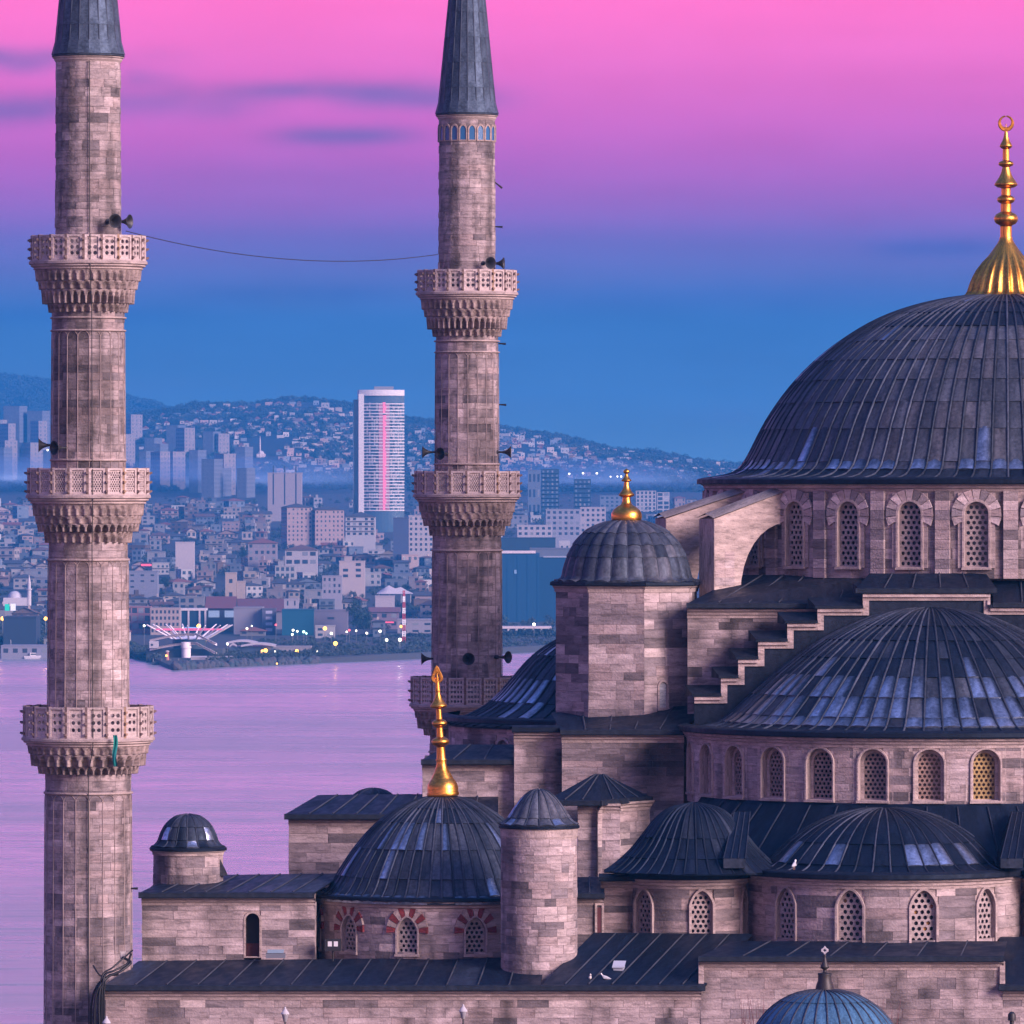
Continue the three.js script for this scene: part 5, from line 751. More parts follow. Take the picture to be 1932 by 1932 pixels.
// a building: body, a window grid set into its front, a flat, hipped or gabled roof
function building(name, label, category, u0, u1, vt, vb, o = {}) {
  const d = o.d ?? dOf(vb), k = m(d), w = (u1 - u0) * k, h = (vb - vt) * k, dep = o.depth ?? Math.max(8, Math.min(w, 22)) , x = X((u0 + u1) / 2, d), y = Y(vb, d), col = (o.col ?? WALLS.white).map((q, i) => q * [0.58, 0.6, 0.64][i]), turn = o.turn ?? 0;
  const g = thing(name, label, category, [x, y, -d], o.group, turn), rh = o.roof ? (o.rh ?? Math.min(3.6, w * 0.16)) : 0, H = h - rh, b = new MB(0.05), dk = 14;
  b.box(-w / 2, w / 2, -dk, H, -dep, 0, col);
  if (!o.roof) { b.box(-w / 2 - 0.15, w / 2 + 0.15, H - 0.1, H + 0.55, -dep - 0.15, 0.15, col.map((q) => q * 0.92)); }
  b.build('wall', M.plain, g);
  if (o.roof) {
    const e = 0.9, r = new MB(0.2), rc = o.roofCol ?? ROOFS.red, A = V(-w / 2 - e, H, e), B = V(w / 2 + e, H, e), C = V(w / 2 + e, H, -dep - e), D = V(-w / 2 - e, H, -dep - e);
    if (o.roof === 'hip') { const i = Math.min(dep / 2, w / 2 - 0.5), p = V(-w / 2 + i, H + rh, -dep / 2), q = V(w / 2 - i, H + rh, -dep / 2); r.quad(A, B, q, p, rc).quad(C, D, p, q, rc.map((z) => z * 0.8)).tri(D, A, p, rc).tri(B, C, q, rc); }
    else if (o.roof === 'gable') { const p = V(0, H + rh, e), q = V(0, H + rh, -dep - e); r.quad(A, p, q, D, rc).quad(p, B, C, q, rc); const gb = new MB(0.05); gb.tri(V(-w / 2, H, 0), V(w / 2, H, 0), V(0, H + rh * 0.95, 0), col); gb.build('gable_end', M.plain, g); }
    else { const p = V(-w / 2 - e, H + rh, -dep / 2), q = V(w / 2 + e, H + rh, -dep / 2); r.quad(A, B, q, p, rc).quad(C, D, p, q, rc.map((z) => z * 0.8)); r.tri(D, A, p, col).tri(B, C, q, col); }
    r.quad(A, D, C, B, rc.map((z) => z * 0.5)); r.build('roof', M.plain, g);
  }
  if (o.win !== 0) {
    const fl = Math.max(1, Math.round(H / (o.storey ?? 3.3))), n = Math.max(1, Math.round(w / (o.bay ?? 3.6))), wb = new MB(1), gx = o.gx ?? 0.5, gy = o.gy ?? 0.5, side = Math.max(1, Math.round(dep / 3.8));
    for (let j = 0; j < fl; j++) {
      const y0 = (j + 0.28) * H / fl, y1 = y0 + gy * H / fl;
      for (let i = 0; i < n; i++) { if (rnd() < (o.skip ?? 0.08)) continue; const c = -w / 2 + (i + 0.5) * w / n, q = w / n * gx / 2; wb.box(c - q, c + q, y0, y1, -0.3, 0.06, rnd() < 0.15 ? [0.2, 0.22, 0.25] : o.glass ?? GLASS, 'b'); }
      if (turn) for (let i = 0; i < side; i++) { const c = -(i + 0.5) * dep / side, q = dep / side * 0.24; for (const s of [-1, 1]) wb.box(s * w / 2 - 0.06, s * w / 2 + 0.06, y0, y1, c - q, c + q, o.glass ?? GLASS); }
      if (o.balcony && j) wb.box(-w / 2, w / 2, y0 - 0.5, y0 - 0.2, 0.05, 1.2, col);
    }
    wb.build('window_grid', M.pane, g, 'stuff');
  }
  if (o.shed && !o.roof) { const s = new MB(0.1), sx = R(-w * 0.25, w * 0.25); s.box(sx - w * 0.15, sx + w * 0.15, H + 0.5, H + 3, -dep * 0.7, -dep * 0.3, col.map((q) => q * 0.8)); s.build('rooftop_hut', M.plain, g); }
  if (o.chimney && o.roof) { const s = new MB(0.1), sx = R(-w * 0.25, w * 0.25); s.box(sx - 0.5, sx + 0.5, H, H + rh + 1.2, -dep * 0.55, -dep * 0.45, [0.4, 0.33, 0.3]); s.build('chimney', M.plain, g); }
  return g;
}
const land = (label, cat, short, u0, u1, vt, vb, o = {}) => { taken.push([u0 - 2, u1 + 2, vt - 2, Math.min(vb, vt + (vb - vt) * 0.8 + 2), o.d ?? dOf(vb)]); if (short) marks.push([short, (u0 + u1) / 2, (vt + vb) / 2]); return building(o.name ?? 'apartment_block', label, cat, u0, u1, vt, vb, o); };
// the tall round-cornered tower with a line of pink light
{
  const d = 5300, k = m(d), u0 = 677, u1 = 763, vt = 733, vb = 968, w = (u1 - u0) * k, H = (vb - vt) * k, g = thing('glass_tower', 'tall banded tower with a vertical line of pink light', 'skyscraper', [X(720, d), Y(vb, d), -d], null, 0.06);
  marks.push(['the pink-lit tower', 720, 900]); taken.push([672, 768, 730, 962, d]);
  const f = (x) => 5.5 * (1 - Math.pow(2 * x / w, 2)), dep = 24, sh = (e) => { const p = []; for (let i = 0; i <= 14; i++) { const x = lerp(-w / 2 + (e ? 0.2 : 0), w / 2, i / 14); p.push([x, f(x) + e]); } p.push([w / 2, -dep], [-w / 2, -dep]); return p; };
  const low = (geo, y) => { geo.rotateX(Math.PI / 2); geo.computeBoundingBox(); return geo.translate(0, y - geo.boundingBox.min.y, 0); };
  const body = new MB(0.1).add(low(shapeGeo(sh(0), [], H - 5 + 20), -20), I4, [0.06, 0.11, 0.16]); body.build('glass_body', M.pane, g);
  const fl = 34; for (let j = 0; j < fl; j++) { const y = 1.5 + j * (H - 13) / (fl - 1), s = new MB(0.1).add(low(shapeGeo(sh(0.9), [], 0.75), y), I4, [0.62, 0.60, 0.62]); s.build('floor_band', M.plain, g); }
  const mull = new MB(0.1); for (let j = 0; j < fl - 1; j++) for (let i = 0; i < 16; i++) { if (rnd() < 0.35) continue; const x = lerp(-w / 2 + 6, w / 2 - 1, i / 15), y = 1.5 + j * (H - 13) / (fl - 1) + 0.8; mull.box(x - 0.55, x + 0.55, y, y + 2.7, f(x) - 0.3, f(x) + 0.2, pick([[0.3, 0.34, 0.4], [0.45, 0.42, 0.44], [0.02, 0.03, 0.05]])); } mull.build('window_grid', M.pane, g, 'stuff');
  new MB(0.1).box(-w / 2 - 0.3, -w / 2 + 3.6, -10, H - 4, -8, f(-w / 2 + 4) + 1.2, [0.58, 0.56, 0.58]).build('white_pier', M.plain, g);
  new MB(0.1).box(-w / 2 - 3.4, -w / 2 - 0.3, -10, H - 8, -dep, -2, [0.05, 0.07, 0.09]).build('side_wall', M.pane, g);
  const crown = new MB(0.1).add(low(shapeGeo(sh(1.1), [], 4.2), 0), new THREE.Matrix4().makeShear(0, -0.035, 0, 0, 0, 0).setPosition(0, H - 5.2, 0), [0.66, 0.63, 0.64]); crown.build('crown', M.plain, g);
  new MB(0.1).box(-5, 9, H - 1.5, H + 1.6, -14, -8, [0.2, 0.2, 0.22]).build('roof_plant', M.plain, g);
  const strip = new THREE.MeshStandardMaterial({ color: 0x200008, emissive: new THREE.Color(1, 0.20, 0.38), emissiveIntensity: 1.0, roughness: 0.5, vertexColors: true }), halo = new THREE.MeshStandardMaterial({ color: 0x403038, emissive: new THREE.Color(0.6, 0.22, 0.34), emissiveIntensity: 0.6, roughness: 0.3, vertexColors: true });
  for (let j = 0; j < fl - 1; j++) { const y = 1.5 + j * (H - 13) / (fl - 1) + 0.75; new MB().box(-2.2, 0.4, y + 0.1, y + 2.4, f(1.5) - 0.1, f(1.5) + 0.35).box(2.9, 5.4, y + 0.1, y + 2.4, f(1.5) - 0.1, f(1.5) + 0.35).build('painted_sheen', halo, g, 'stuff'); if (j === fl - 5) continue; new MB().box(0.6, 2.5 + 0.6 * (hash(j, 3) > 0.6), y, y + 3.1, f(1.5), f(1.5) + 1.05).build('light_strip', strip, g); }  // dim emissive panes beside the strip stand in for its pink sheen
}
const G = {};
land('pale slab tower with a dark recessed strip, left of the tall tower', 'office block', 'the pale slab tower', 505, 569, 893, 975, { name: 'office_block', d: 5600, col: [0.5, 0.43, 0.44], storey: 60, bay: 9, gx: 0.12, gy: 0.9, skip: 0, depth: 20 });
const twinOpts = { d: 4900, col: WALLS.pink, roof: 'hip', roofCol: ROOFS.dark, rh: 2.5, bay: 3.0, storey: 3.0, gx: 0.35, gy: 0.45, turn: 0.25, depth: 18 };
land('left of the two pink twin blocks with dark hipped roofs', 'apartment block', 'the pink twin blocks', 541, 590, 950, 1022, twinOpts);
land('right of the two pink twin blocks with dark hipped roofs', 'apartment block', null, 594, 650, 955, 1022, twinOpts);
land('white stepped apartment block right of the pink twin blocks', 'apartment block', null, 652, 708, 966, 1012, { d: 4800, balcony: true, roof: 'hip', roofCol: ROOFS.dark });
land('white tower block with square windows half behind the far minaret', 'apartment block', 'the white tower block', 771, 818, 974, 1042, { d: 4550, col: [0.66, 0.58, 0.56], bay: 3, gx: 0.45 });
land('plain dark blue-grey block left of the white tower block', 'office block', null, 742, 771, 978, 1038, { name: 'office_block', d: 4500, col: [0.10, 0.12, 0.2], win: 0 });
land('dark narrow tower with balconies, taller of the two dark towers', 'tower block', 'the taller dark tower', 1021, 1055, 886, 972, { name: 'tower_block', d: 5700, col: [0.045, 0.085, 0.13], bay: 3.2, gx: 0.4, glass: [0.12, 0.16, 0.22], balcony: true });
land('dark tower right of the taller dark one', 'tower block', 'the lower dark tower', 1083, 1115, 905, 965, { name: 'tower_block', d: 5700, col: [0.045, 0.085, 0.13], bay: 3.2, gx: 0.4, glass: [0.12, 0.16, 0.22], balcony: true });
land('grey tower with a pale top at the left side of the taller dark tower', 'tower block', null, 996, 1020, 888, 975, { name: 'tower_block', d: 5800, col: [0.2, 0.24, 0.3], storey: 12 });
land('long white office block right of the golden finial', 'office block', 'the white office block', 1200, 1238, 927, 978, { name: 'office_block', d: 5900, col: WALLS.white, bay: 3, gy: 0.65 });
land('white office block with a dark glass front beside the flying buttress', 'office block', null, 1240, 1263, 930, 978, { name: 'office_block', d: 5850, col: WALLS.white, bay: 6, gx: 0.75, gy: 0.7 });
land('grey block behind the golden finial of the corner tower', 'office block', null, 1132, 1178, 936, 980, { name: 'office_block', d: 5900, col: WALLS.slate });
land('broad pale apartment block under the taller dark tower', 'apartment block', 'the broad pale block', 1030, 1095, 962, 1012, { d: 4900, col: [0.42, 0.42, 0.48] });
land('pinkish white apartment block just left of the corner tower dome', 'apartment block', null, 1095, 1143, 958, 1005, { d: 4950, col: [0.6, 0.53, 0.54] });
land('low white apartment row beside the far minaret', 'apartment block', null, 976, 1042, 992, 1022, { d: 4700, col: [0.6, 0.56, 0.58] });
land('long dark flat-roofed hall beside the far minaret', 'hall', null, 945, 1048, 1016, 1034, { name: 'hall', d: 4350, col: [0.03, 0.07, 0.10], win: 0, depth: 30 });
land('grey hall with a white roof edge, in front of the long dark hall', 'hall', null, 1000, 1085, 1036, 1056, { name: 'hall', d: 4150, col: [0.20, 0.22, 0.26], win: 0, depth: 30 });
// the great blue-screened hall right of the far minaret
{
  const d = 3700, k = m(d), g = thing('screened_building', 'huge dark blue windowless building right of the far minaret', 'building', [X(1000, d), Y(1192, d), -d]); taken.push([930, 1075, 1036, 1192, d]); marks.push(['the huge dark blue building', 1000, 1110]);
  const w0 = (938 - 1000) * k, w1 = 18 * k, H = 148 * k, sc = [0.006, 0.055, 0.125];
  new MB(0.05).box(w0 - 12, w1, -8, H, -40, 0, sc).build('screen_wall', M.plain, g); new MB(0.05).box(w1 + 0.02, w1 + 62 * k, -8, H - 8 * k, -44, -6, sc.map((q) => q * 0.85)).build('side_screen', M.plain, g);
  new MB(0.05).box(w0 - 12, w1 - 2, H + 0.01, H + 1.3, -3, 0.6, [0.62, 0.55, 0.58]).build('roof_edge', M.plain, g); new MB(0.05).box(w1 + 2, w1 + 60 * k, H - 8 * k + 0.01, H - 8 * k + 0.7, -10, -5.5, [0.3, 0.33, 0.4]).build('roof_edge', M.plain, g);
  const s = new MB(1); for (let i = 0; i < 7; i++) { const x = lerp(w0 - 10, w1 - 1, i / 6); s.box(x - 0.12, x + 0.12, -6, H - 1, 0, 0.2, sc.map((q) => q * 1.35)); } s.build('screen_seams', M.plain, g, 'stuff').name = 'screen_seam';
  new MB().box(w0 + 8.6, w0 + 9.8, H * 0.74, H * 0.74 + 2, 0.2, 0.3, [0.2, 0.35, 0.5]).build('small_window', M.pane, g);
}
{
  const d = 3420, k = m(d), g = thing('arcaded_shed', 'low pale shed with wide bays at the foot of the huge blue building', 'shed', [X(990, d), Y(1203, d), -d]); taken.push([930, 1035, 1178, 1206, d]);
  const w = 96 * k, H = 21 * k; new MB(0.05).box(-w / 2, w / 2, -4, H - 1, -14, -2.2, [0.24, 0.17, 0.2]).build('wall', M.plain, g); new MB(0.05).box(-w / 2 - 0.6, w / 2 + 0.6, H - 1, H, -15, 0.3, [0.55, 0.48, 0.5]).build('roof', M.plain, g);
  for (let i = 0; i < 7; i++) { const x = lerp(-w / 2 + 0.5, w / 2 - 0.5, i / 6); new MB(0.05).box(x - 0.5, x + 0.5, -4, H - 1.02, -1.4, 0, [0.5, 0.44, 0.46]).build('pillar', M.plain, g); }
}
land('windowless white block with a notched corner', 'building', 'the blank white block', 331, 366, 1024, 1068, { name: 'house', d: 4330, col: [0.72, 0.63, 0.62], win: 0, shed: false });
land('cream block with a higher left half and two pairs of windows', 'house', 'the cream stepped block', 425, 446, 1082, 1132, { name: 'house', d: 3900, col: [0.62, 0.5, 0.4], bay: 5, storey: 6, gx: 0.3, gy: 0.3 });
land('lower half of the cream stepped block, blank walled', 'house', null, 446.5, 462, 1098, 1134, { name: 'house', d: 3900.5, col: [0.6, 0.48, 0.39], win: 0 });
land('long blue-grey block with two rows of paired windows beside the near minaret', 'apartment block', 'the long blue-grey block', 240, 297, 1079, 1112, { d: 3950, col: [0.32, 0.33, 0.40], bay: 5, gx: 0.35, gy: 0.3 });
land('wide pale house with a dark roof and a row of large windows', 'house', 'the wide pale house', 538, 598, 1028, 1068, { name: 'house', d: 4320, col: [0.6, 0.55, 0.55], roof: 'hip', roofCol: ROOFS.brown, bay: 5, storey: 5, gx: 0.7 });
land('long house with a red-brown hipped roof, right of the dark cypress', 'house', 'the long red-roofed house', 468, 522, 1016, 1060, { name: 'house', d: 4430, col: [0.4, 0.34, 0.36], roof: 'hip', roofCol: ROOFS.red });
land('four-storey waterfront office block with a tight grid of square windows', 'office block', 'the waterfront office block', 284, 339, 1149, 1196, { name: 'office_block', d: 3450, col: [0.58, 0.46, 0.42], bay: 1.9, gx: 0.5, storey: 3, gy: 0.52, skip: 0 });
land('waterfront block with a pink frame around dark bays beside the near minaret', 'office block', null, 236, 284, 1146, 1190, { name: 'office_block', d: 3470, col: [0.42, 0.22, 0.24], bay: 3.2, gx: 0.78, storey: 3.4, gy: 0.66, skip: 0 });
// glass hall with a white frame
{
  const d = 3480, k = m(d), g = thing('glass_hall', 'dark glass hall in a white frame on the waterfront', 'hall', [X(364, d), Y(1192, d), -d]); taken.push([338, 390, 1146, 1190, d]); marks.push(['the framed glass hall', 364, 1168]);
  const w = 50 * k, H = 44 * k; new MB().box(-w / 2 + 0.8, w / 2 - 0.8, -3, H - 1, -16, -0.5, [0.015, 0.045, 0.08]).build('glass_front', M.pane, g); new MB().box(-w / 2, w / 2, H - 1, H, -17, 0.4, [0.55, 0.52, 0.55]).build('roof', M.plain, g); for (const x of [-w / 2 + 0.4, -w / 6, w / 4, w / 2 - 0.4]) new MB().box(x - 0.4, x + 0.4, -3, H - 1.02, -0.48, 0.3, [0.5, 0.48, 0.52]).build('post', M.plain, g);
  const e = new THREE.MeshStandardMaterial({ color: 0x111118, emissive: new THREE.Color(0.3, 0.5, 1), emissiveIntensity: 0.9, vertexColors: true }); new MB().box(-w * 0.3, w * 0.22, H * 0.16, H * 0.2, 0.3, 0.5).build('light_bar', e, g);
}
{
  const g = land('dark gabled hall with two pale lit windows on the waterfront', 'hall', 'the dark gabled hall', 390, 441, 1126, 1196, { name: 'hall', d: 3500, col: [0.05, 0.045, 0.07], roof: 'long', roofCol: [0.16, 0.06, 0.07], rh: 5.5, win: 0, depth: 30 });
  const k = m(3500), e = new THREE.MeshStandardMaterial({ color: 0x222230, emissive: new THREE.Color(0.32, 0.36, 0.55), emissiveIntensity: 0.75, vertexColors: true }); for (const x of [-3, 4.7]) new MB().box(x - 2.6, x + 2.6, 34 * k * 0.92, 34 * k * 0.92 + 3.2, 0.05, 0.2).build('lit_window', e, g);
}
land('large blank grey warehouse wall on the waterfront', 'warehouse', 'the blank grey warehouse', 441, 494, 1148, 1194, { name: 'warehouse', d: 3460, col: [0.36, 0.33, 0.37], win: 0, depth: 30 });
land('wide dark red roof behind the blank grey warehouse', 'house', null, 449, 534, 1130, 1180, { name: 'house', d: 3560, col: [0.3, 0.27, 0.3], roof: 'long', roofCol: [0.13, 0.055, 0.07], rh: 6, win: 0 });
land('narrow block with four lit bands beside the blank grey warehouse', 'office block', null, 495, 520, 1150, 1194, { name: 'office_block', d: 3455, col: [0.16, 0.16, 0.22], bay: 7, storey: 3, gx: 0.5, gy: 0.5, glass: [0.4, 0.42, 0.55], skip: 0 });
land('teal-screened waterfront block with a pale roof edge', 'building', 'the teal block', 532, 592, 1152, 1196, { name: 'office_block', d: 3440, col: [0.012, 0.13, 0.20], win: 0, depth: 24 });
land('grey-pink block joined to the right of the teal block', 'building', null, 592.5, 656, 1153, 1196, { name: 'office_block', d: 3445, col: [0.27, 0.24, 0.30], bay: 14, storey: 7, gx: 0.2, gy: 0.2 });
land('little white stair block on the roof of the teal block', 'building', null, 536, 563, 1132, 1175, { name: 'house', d: 3500, col: [0.5, 0.47, 0.52], bay: 4, gx: 0.2, gy: 0.6 });
land('white stepped rooftop boxes on the slope under the pink twin blocks', 'house', 'the white rooftop boxes', 640, 688, 1060, 1092, { name: 'house', d: 4050, col: [0.66, 0.55, 0.52], bay: 6, gx: 0.4, gy: 0.5, shed: true });
land('pale house of two tiers with a white billboard on its front', 'house', 'the house with the white billboard', 608, 645, 1088, 1122, { name: 'house', d: 3850, col: [0.45, 0.42, 0.47], bay: 2.6, gx: 0.4 });
land('low pale waterfront building behind the red and white mast', 'building', 'the low waterfront building', 750, 818, 1170, 1196, { name: 'waterfront_building', d: 3480, col: [0.42, 0.38, 0.42], bay: 5, gy: 0.3 });
land('white house gable below the white tent roofs', 'house', null, 708, 744, 1126, 1150, { name: 'house', d: 3680, col: [0.6, 0.53, 0.56], win: 0 });
land('pink-lit shop house with a red glowing sign', 'shop', 'the shop with the red sign', 698, 752, 1146, 1184, { name: 'shop_house', d: 3560, col: [0.3, 0.22, 0.27], roof: 'long', roofCol: [0.17, 0.08, 0.09], bay: 4 });
land('long low white shed on the shore with a flat roof', 'shed', 'the long white shed', 508, 586, 1222, 1240, { name: 'shed', d: 3120, col: [0.42, 0.38, 0.40], win: 1, bay: 2, storey: 5, gx: 0.4, gy: 0.5, skip: 0 });
// red neon
{
  const e = new THREE.MeshStandardMaterial({ color: 0x200004, emissive: new THREE.Color(1, 0.12, 0.22), emissiveIntensity: 1.1, vertexColors: true }), neon = (label, u0, u1, v, d, hh = 0.7) => { const g = thing('neon_sign', label, 'neon sign', [X((u0 + u1) / 2, d), Y(v, d), -d]), w = (u1 - u0) * m(d); new MB().box(-w / 2, w / 2, -hh / 2, hh / 2, 0, 0.25).build('glowing_letters', e, g); new MB().box(-w / 2 - 0.3, w / 2 + 0.3, -hh, hh, -0.3, -0.02, [0.05, 0.04, 0.05]).build('backing', M.plain, g); };
  neon('small red glowing sign on the shop near the mast', 724, 743, 1174, 3554); neon('row of red lights along a roof at the left edge', 8, 58, 1165, 3500, 0.5); neon('pink glowing shop front beside the near minaret', 266, 286, 1066, 4150, 1.2);
  const q = thing('lit_sign', 'green and white pair of glowing signs left of the near minaret', 'lit sign', [X(18, 3600), Y(1146, 3600), -3600]);
  const mk = (r, g, b) => new THREE.MeshStandardMaterial({ color: 0x101010, emissive: new THREE.Color(r, g, b), emissiveIntensity: 1, vertexColors: true }); new MB().box(-2.3, 0, -1.6, 1.6, 0, 0.3).build('green_panel', mk(0.02, 0.55, 0.42), q); new MB().box(0.5, 3.0, -1.6, 1.8, 0, 0.3).build('white_panel', mk(0.85, 0.75, 0.9), q);
}
// fan-shaped shore pavilion with raking white spokes
{
  const d = 3030, k = m(d), g = thing('fan_pavilion', 'shore pavilion with white raking spokes fanned out over a curved roof', 'pavilion', [X(355, d), Y(1222, d), -d]); taken.push([268, 442, 1176, 1256, d]); marks.push(['the fan-shaped pavilion', 355, 1210]);
  const white = [0.8, 0.75, 0.78], q = (u, v, z = 0) => V((u - 355) * k, (1222 - v) * k, z);
  for (let i = 0; i < 16; i++) { const t = i / 15 * Math.PI * 2, bx = 34 * k * Math.sin(t), bz = 34 * k * Math.cos(t), tx = 82 * k * Math.sin(t), tz = 82 * k * Math.cos(t); new MB().bar(V(bx, 16 * k, bz - 12), V(tx, 42 * k, tz - 12), 0.42, white, 5, 0.28).build('spoke', M.plain, g); }
  const e = new THREE.MeshStandardMaterial({ color: 0x200008, emissive: new THREE.Color(1, 0.16, 0.36), emissiveIntensity: 0.85, vertexColors: true }), rg = new MB(); for (let i = 0; i < 40; i++) { const a = i / 40 * 6.2832, c = (i + 1) / 40 * 6.2832, r = 66 * k; rg.bar(V(r * Math.sin(a), 33.5 * k, r * Math.cos(a) - 12), V(r * Math.sin(c), 33.5 * k, r * Math.cos(c) - 12), 0.22, W1, 4); } rg.build('light_ring', e, g);
  new MB(0.1).lathe([[36 * k, 15.5 * k], [30 * k, 18 * k], [10 * k, 20.5 * k], [0.1, 21 * k]], 0, 0, -12, 32, white).build('saucer_roof', M.plain, g); new MB(0.1).lathe([[30 * k, -1], [34 * k, 15 * k]], 0, 0, -12, 32, [0.05, 0.07, 0.1]).build('hall', M.pane, g);
  const arch = (off, wd) => { const b = new MB(0.1), p = (t) => { const u = lerp(283, 410, t), v = 1213 - 12 * Math.sin(Math.min(1, t * 1.25) * Math.PI * 0.62) + (t > 0.7 ? (t - 0.7) * 62 : 0); return [(u - 355) * k, (1222 - v) * k + off]; }; b.grid((s, t) => { const [x, y] = p(s); return V(x, y + (t < 0.5 ? 0 : 0.9) - (t === 0.5 ? 0 : 0), lerp(2, 6, Math.abs(2 * t - 1))); }, 30, 4, white); b.build('curved_beam', M.plain, g); };
  arch(0.6); arch(-3.2);
  new MB(0.1).bar(q(352, 1252, 4), q(352, 1222, 4), 1.9, white, 12).build('round_pier', M.plain, g); new MB(0.1).bar(q(352, 1222, 4), q(352, 1211, 4), 2.3, white, 12, 2.0).build('pier_head', M.plain, g);
  new MB(0.1).box((283 - 355) * k, (300 - 355) * k, 0, 13 * k, 2, 6, [0.42, 0.4, 0.44]).build('stair_block', M.plain, g); new MB().box((286 - 355) * k, (290 - 355) * k, 4 * k, 8 * k, 6.02, 6.1, GLASS).build('window_pane', M.pane, g);
  const dk = new MB(0.1); dk.box((276 - 355) * k, (420 - 355) * k, -30 * k, -0.6, -30, 1, [0.06, 0.075, 0.09]); dk.build('deck', M.plain, g);
}
{
  const d = 2990, k = m(d), pt = thing('pontoon', 'dark floating pontoon at the tip of the breakwater', 'pontoon', [X(313, d), 0, -d]); new MB(0.1).box(-26 * k, 26 * k, -0.5, 1.2, -5, 2, [0.05, 0.06, 0.07]).build('hull', M.plain, pt); for (const x of [-24, -8, 9, 24]) new MB().bar(V(x * k, 1.2, 0), V(x * k, 2.4, 0), 0.2, [0.2, 0.2, 0.22], 6).build('bollard', M.plain, pt);
  const be = thing('beacon', 'small reddish harbour beacon on the pontoon', 'beacon', [X(315, d), 1.2, -d - 2]); new MB(0.1).bar(V(0, 0, 0), V(0, 18 * k, 0), 0.9, [0.4, 0.17, 0.15], 10, 0.6).build('column', M.plain, be); new MB().lathe([[0.9, 18 * k], [0.9, 20 * k], [0.2, 21 * k]], 0, 0, 0, 10, [0.4, 0.35, 0.35]).build('lantern', M.plain, be);
  const qy = thing('quay', 'straight pale quay wall right of the fan-shaped pavilion', 'quay', [X(398, d), 0, -d - 10]); new MB(0.1).box(-40 * k, 38 * k, -1, 2.6, -14, 0, [0.36, 0.33, 0.38]).build('quay_wall', M.plain, qy); new MB(0.1).box(-40 * k, 38 * k, 2.6, 3, -14, 0.3, [0.45, 0.42, 0.46]).build('kerb', M.plain, qy);
  const bw = thing('breakwater', 'low dark breakwater of boulders running out to a point', 'breakwater', [0, 0, 0]), pts = [];
  const rk = new THREE.IcosahedronGeometry(1, 0), rb = new MB(0.2); for (let i = 0; i < 420; i++) { const t = Math.pow(rnd(), 0.8), u = lerp(330, 600, t), sd = shoreD(u) - R(-8, 6), s = R(0.9, 2.0); rb.add(rk, new THREE.Matrix4().compose(V(X(u, sd), R(-0.3, 1.6), -sd), new THREE.Quaternion().setFromEuler(new THREE.Euler(R(0, 6), R(0, 6), 0)), V(s * 1.4, s, s)), [0.05 * R(0.7, 1.4), 0.06, 0.075]); }
  rb.build('boulders', M.plain, bw, 'stuff').name = 'boulder_bank';
  const fe = thing('ferry_terminal', 'low ferry landing with pale curved roofs right of the fan-shaped pavilion', 'ferry landing', [X(475, 3100), Y(1232, 3100), -3100]), kk = m(3100); taken.push([424, 520, 1206, 1234, 3100]);
  for (const [a, b2, h] of [[-48, 10, 20], [-20, 46, 15], [-42, -28, 14]]) { const r = new MB(0.1); r.grid((s, t) => V(lerp(a, b2, s) * kk, h * kk + 1.0 * Math.sin(s * Math.PI), lerp(4, -12, t) + a * 0.1), 14, 2, [0.42, 0.40, 0.46]); r.grid((s, t) => V(lerp(a, b2, s) * kk, h * kk + 1.0 * Math.sin(s * Math.PI) - lerp(0, 0.8, t), 4 + a * 0.1), 14, 1, [0.4, 0.38, 0.44]); r.build('curved_roof', M.plain, fe); } new MB(0.1).box(-44 * kk, 40 * kk, -2, 13 * kk, -10, -1, [0.07, 0.10, 0.15]).build('hall', M.pane, fe);
  const ms = thing('lattice_mast', 'tall red and white banded mast on the shore', 'mast', [X(762, 3300), Y(1212, 3300), -3300]), H = 98 * m(3300); for (let i = 0; i < 9; i++) { const b = new MB(), y0 = i * H / 9, y1 = (i + 1) * H / 9, w = lerp(0.62, 0.34, i / 9); for (const [sx, sz] of [[-1, -1], [1, -1], [1, 1], [-1, 1]]) b.bar(V(sx * w, y0, sz * w), V(sx * w, y1, sz * w), 0.17, W1, 4); for (let j = 0; j < 3; j++) { const a = lerp(y0, y1, j / 3), c = lerp(y0, y1, (j + 1) / 3); b.bar(V(-w, a, w), V(w, c, w), 0.1, W1, 4).bar(V(w, a, w), V(-w, c, w), 0.1, W1, 4).bar(V(-w, a, -w), V(w, c, -w), 0.1, W1, 4); } const o = b.build('mast_section', i % 2 ? M.plain : M.red ??= std({ color: new THREE.Color(0.5, 0.07, 0.08), roughness: 0.8 }), ms); }
  // tent roofs behind the mast
  const tn = thing('tent_roof', 'white peaked tent roofs beside the mast', 'tent roof', [X(745, 3720), Y(1122, 3720), -3720]), tk = m(3720), tb = new MB(0.1); taken.push([712, 780, 1102, 1124, 3720]); const ridgeT = (s) => [0.1, 0.55, 0.95, 0.6, 0.75, 0.35, 0.05][Math.round(s * 6)]; tb.grid((s, t) => V(lerp(-34, 34, s) * tk, 0.5 + ridgeT(s) * 4.4 * (1 - t), lerp(-6, 6, t)), 6, 3, [0.6, 0.54, 0.55]); tb.build('canopy', M.plain, tn); for (const x of [-30, -10, 12, 30]) new MB().bar(V(x * tk, -4, 5), V(x * tk, 1, 5), 0.2, [0.4, 0.4, 0.4], 5).build('pole', M.plain, tn);
}
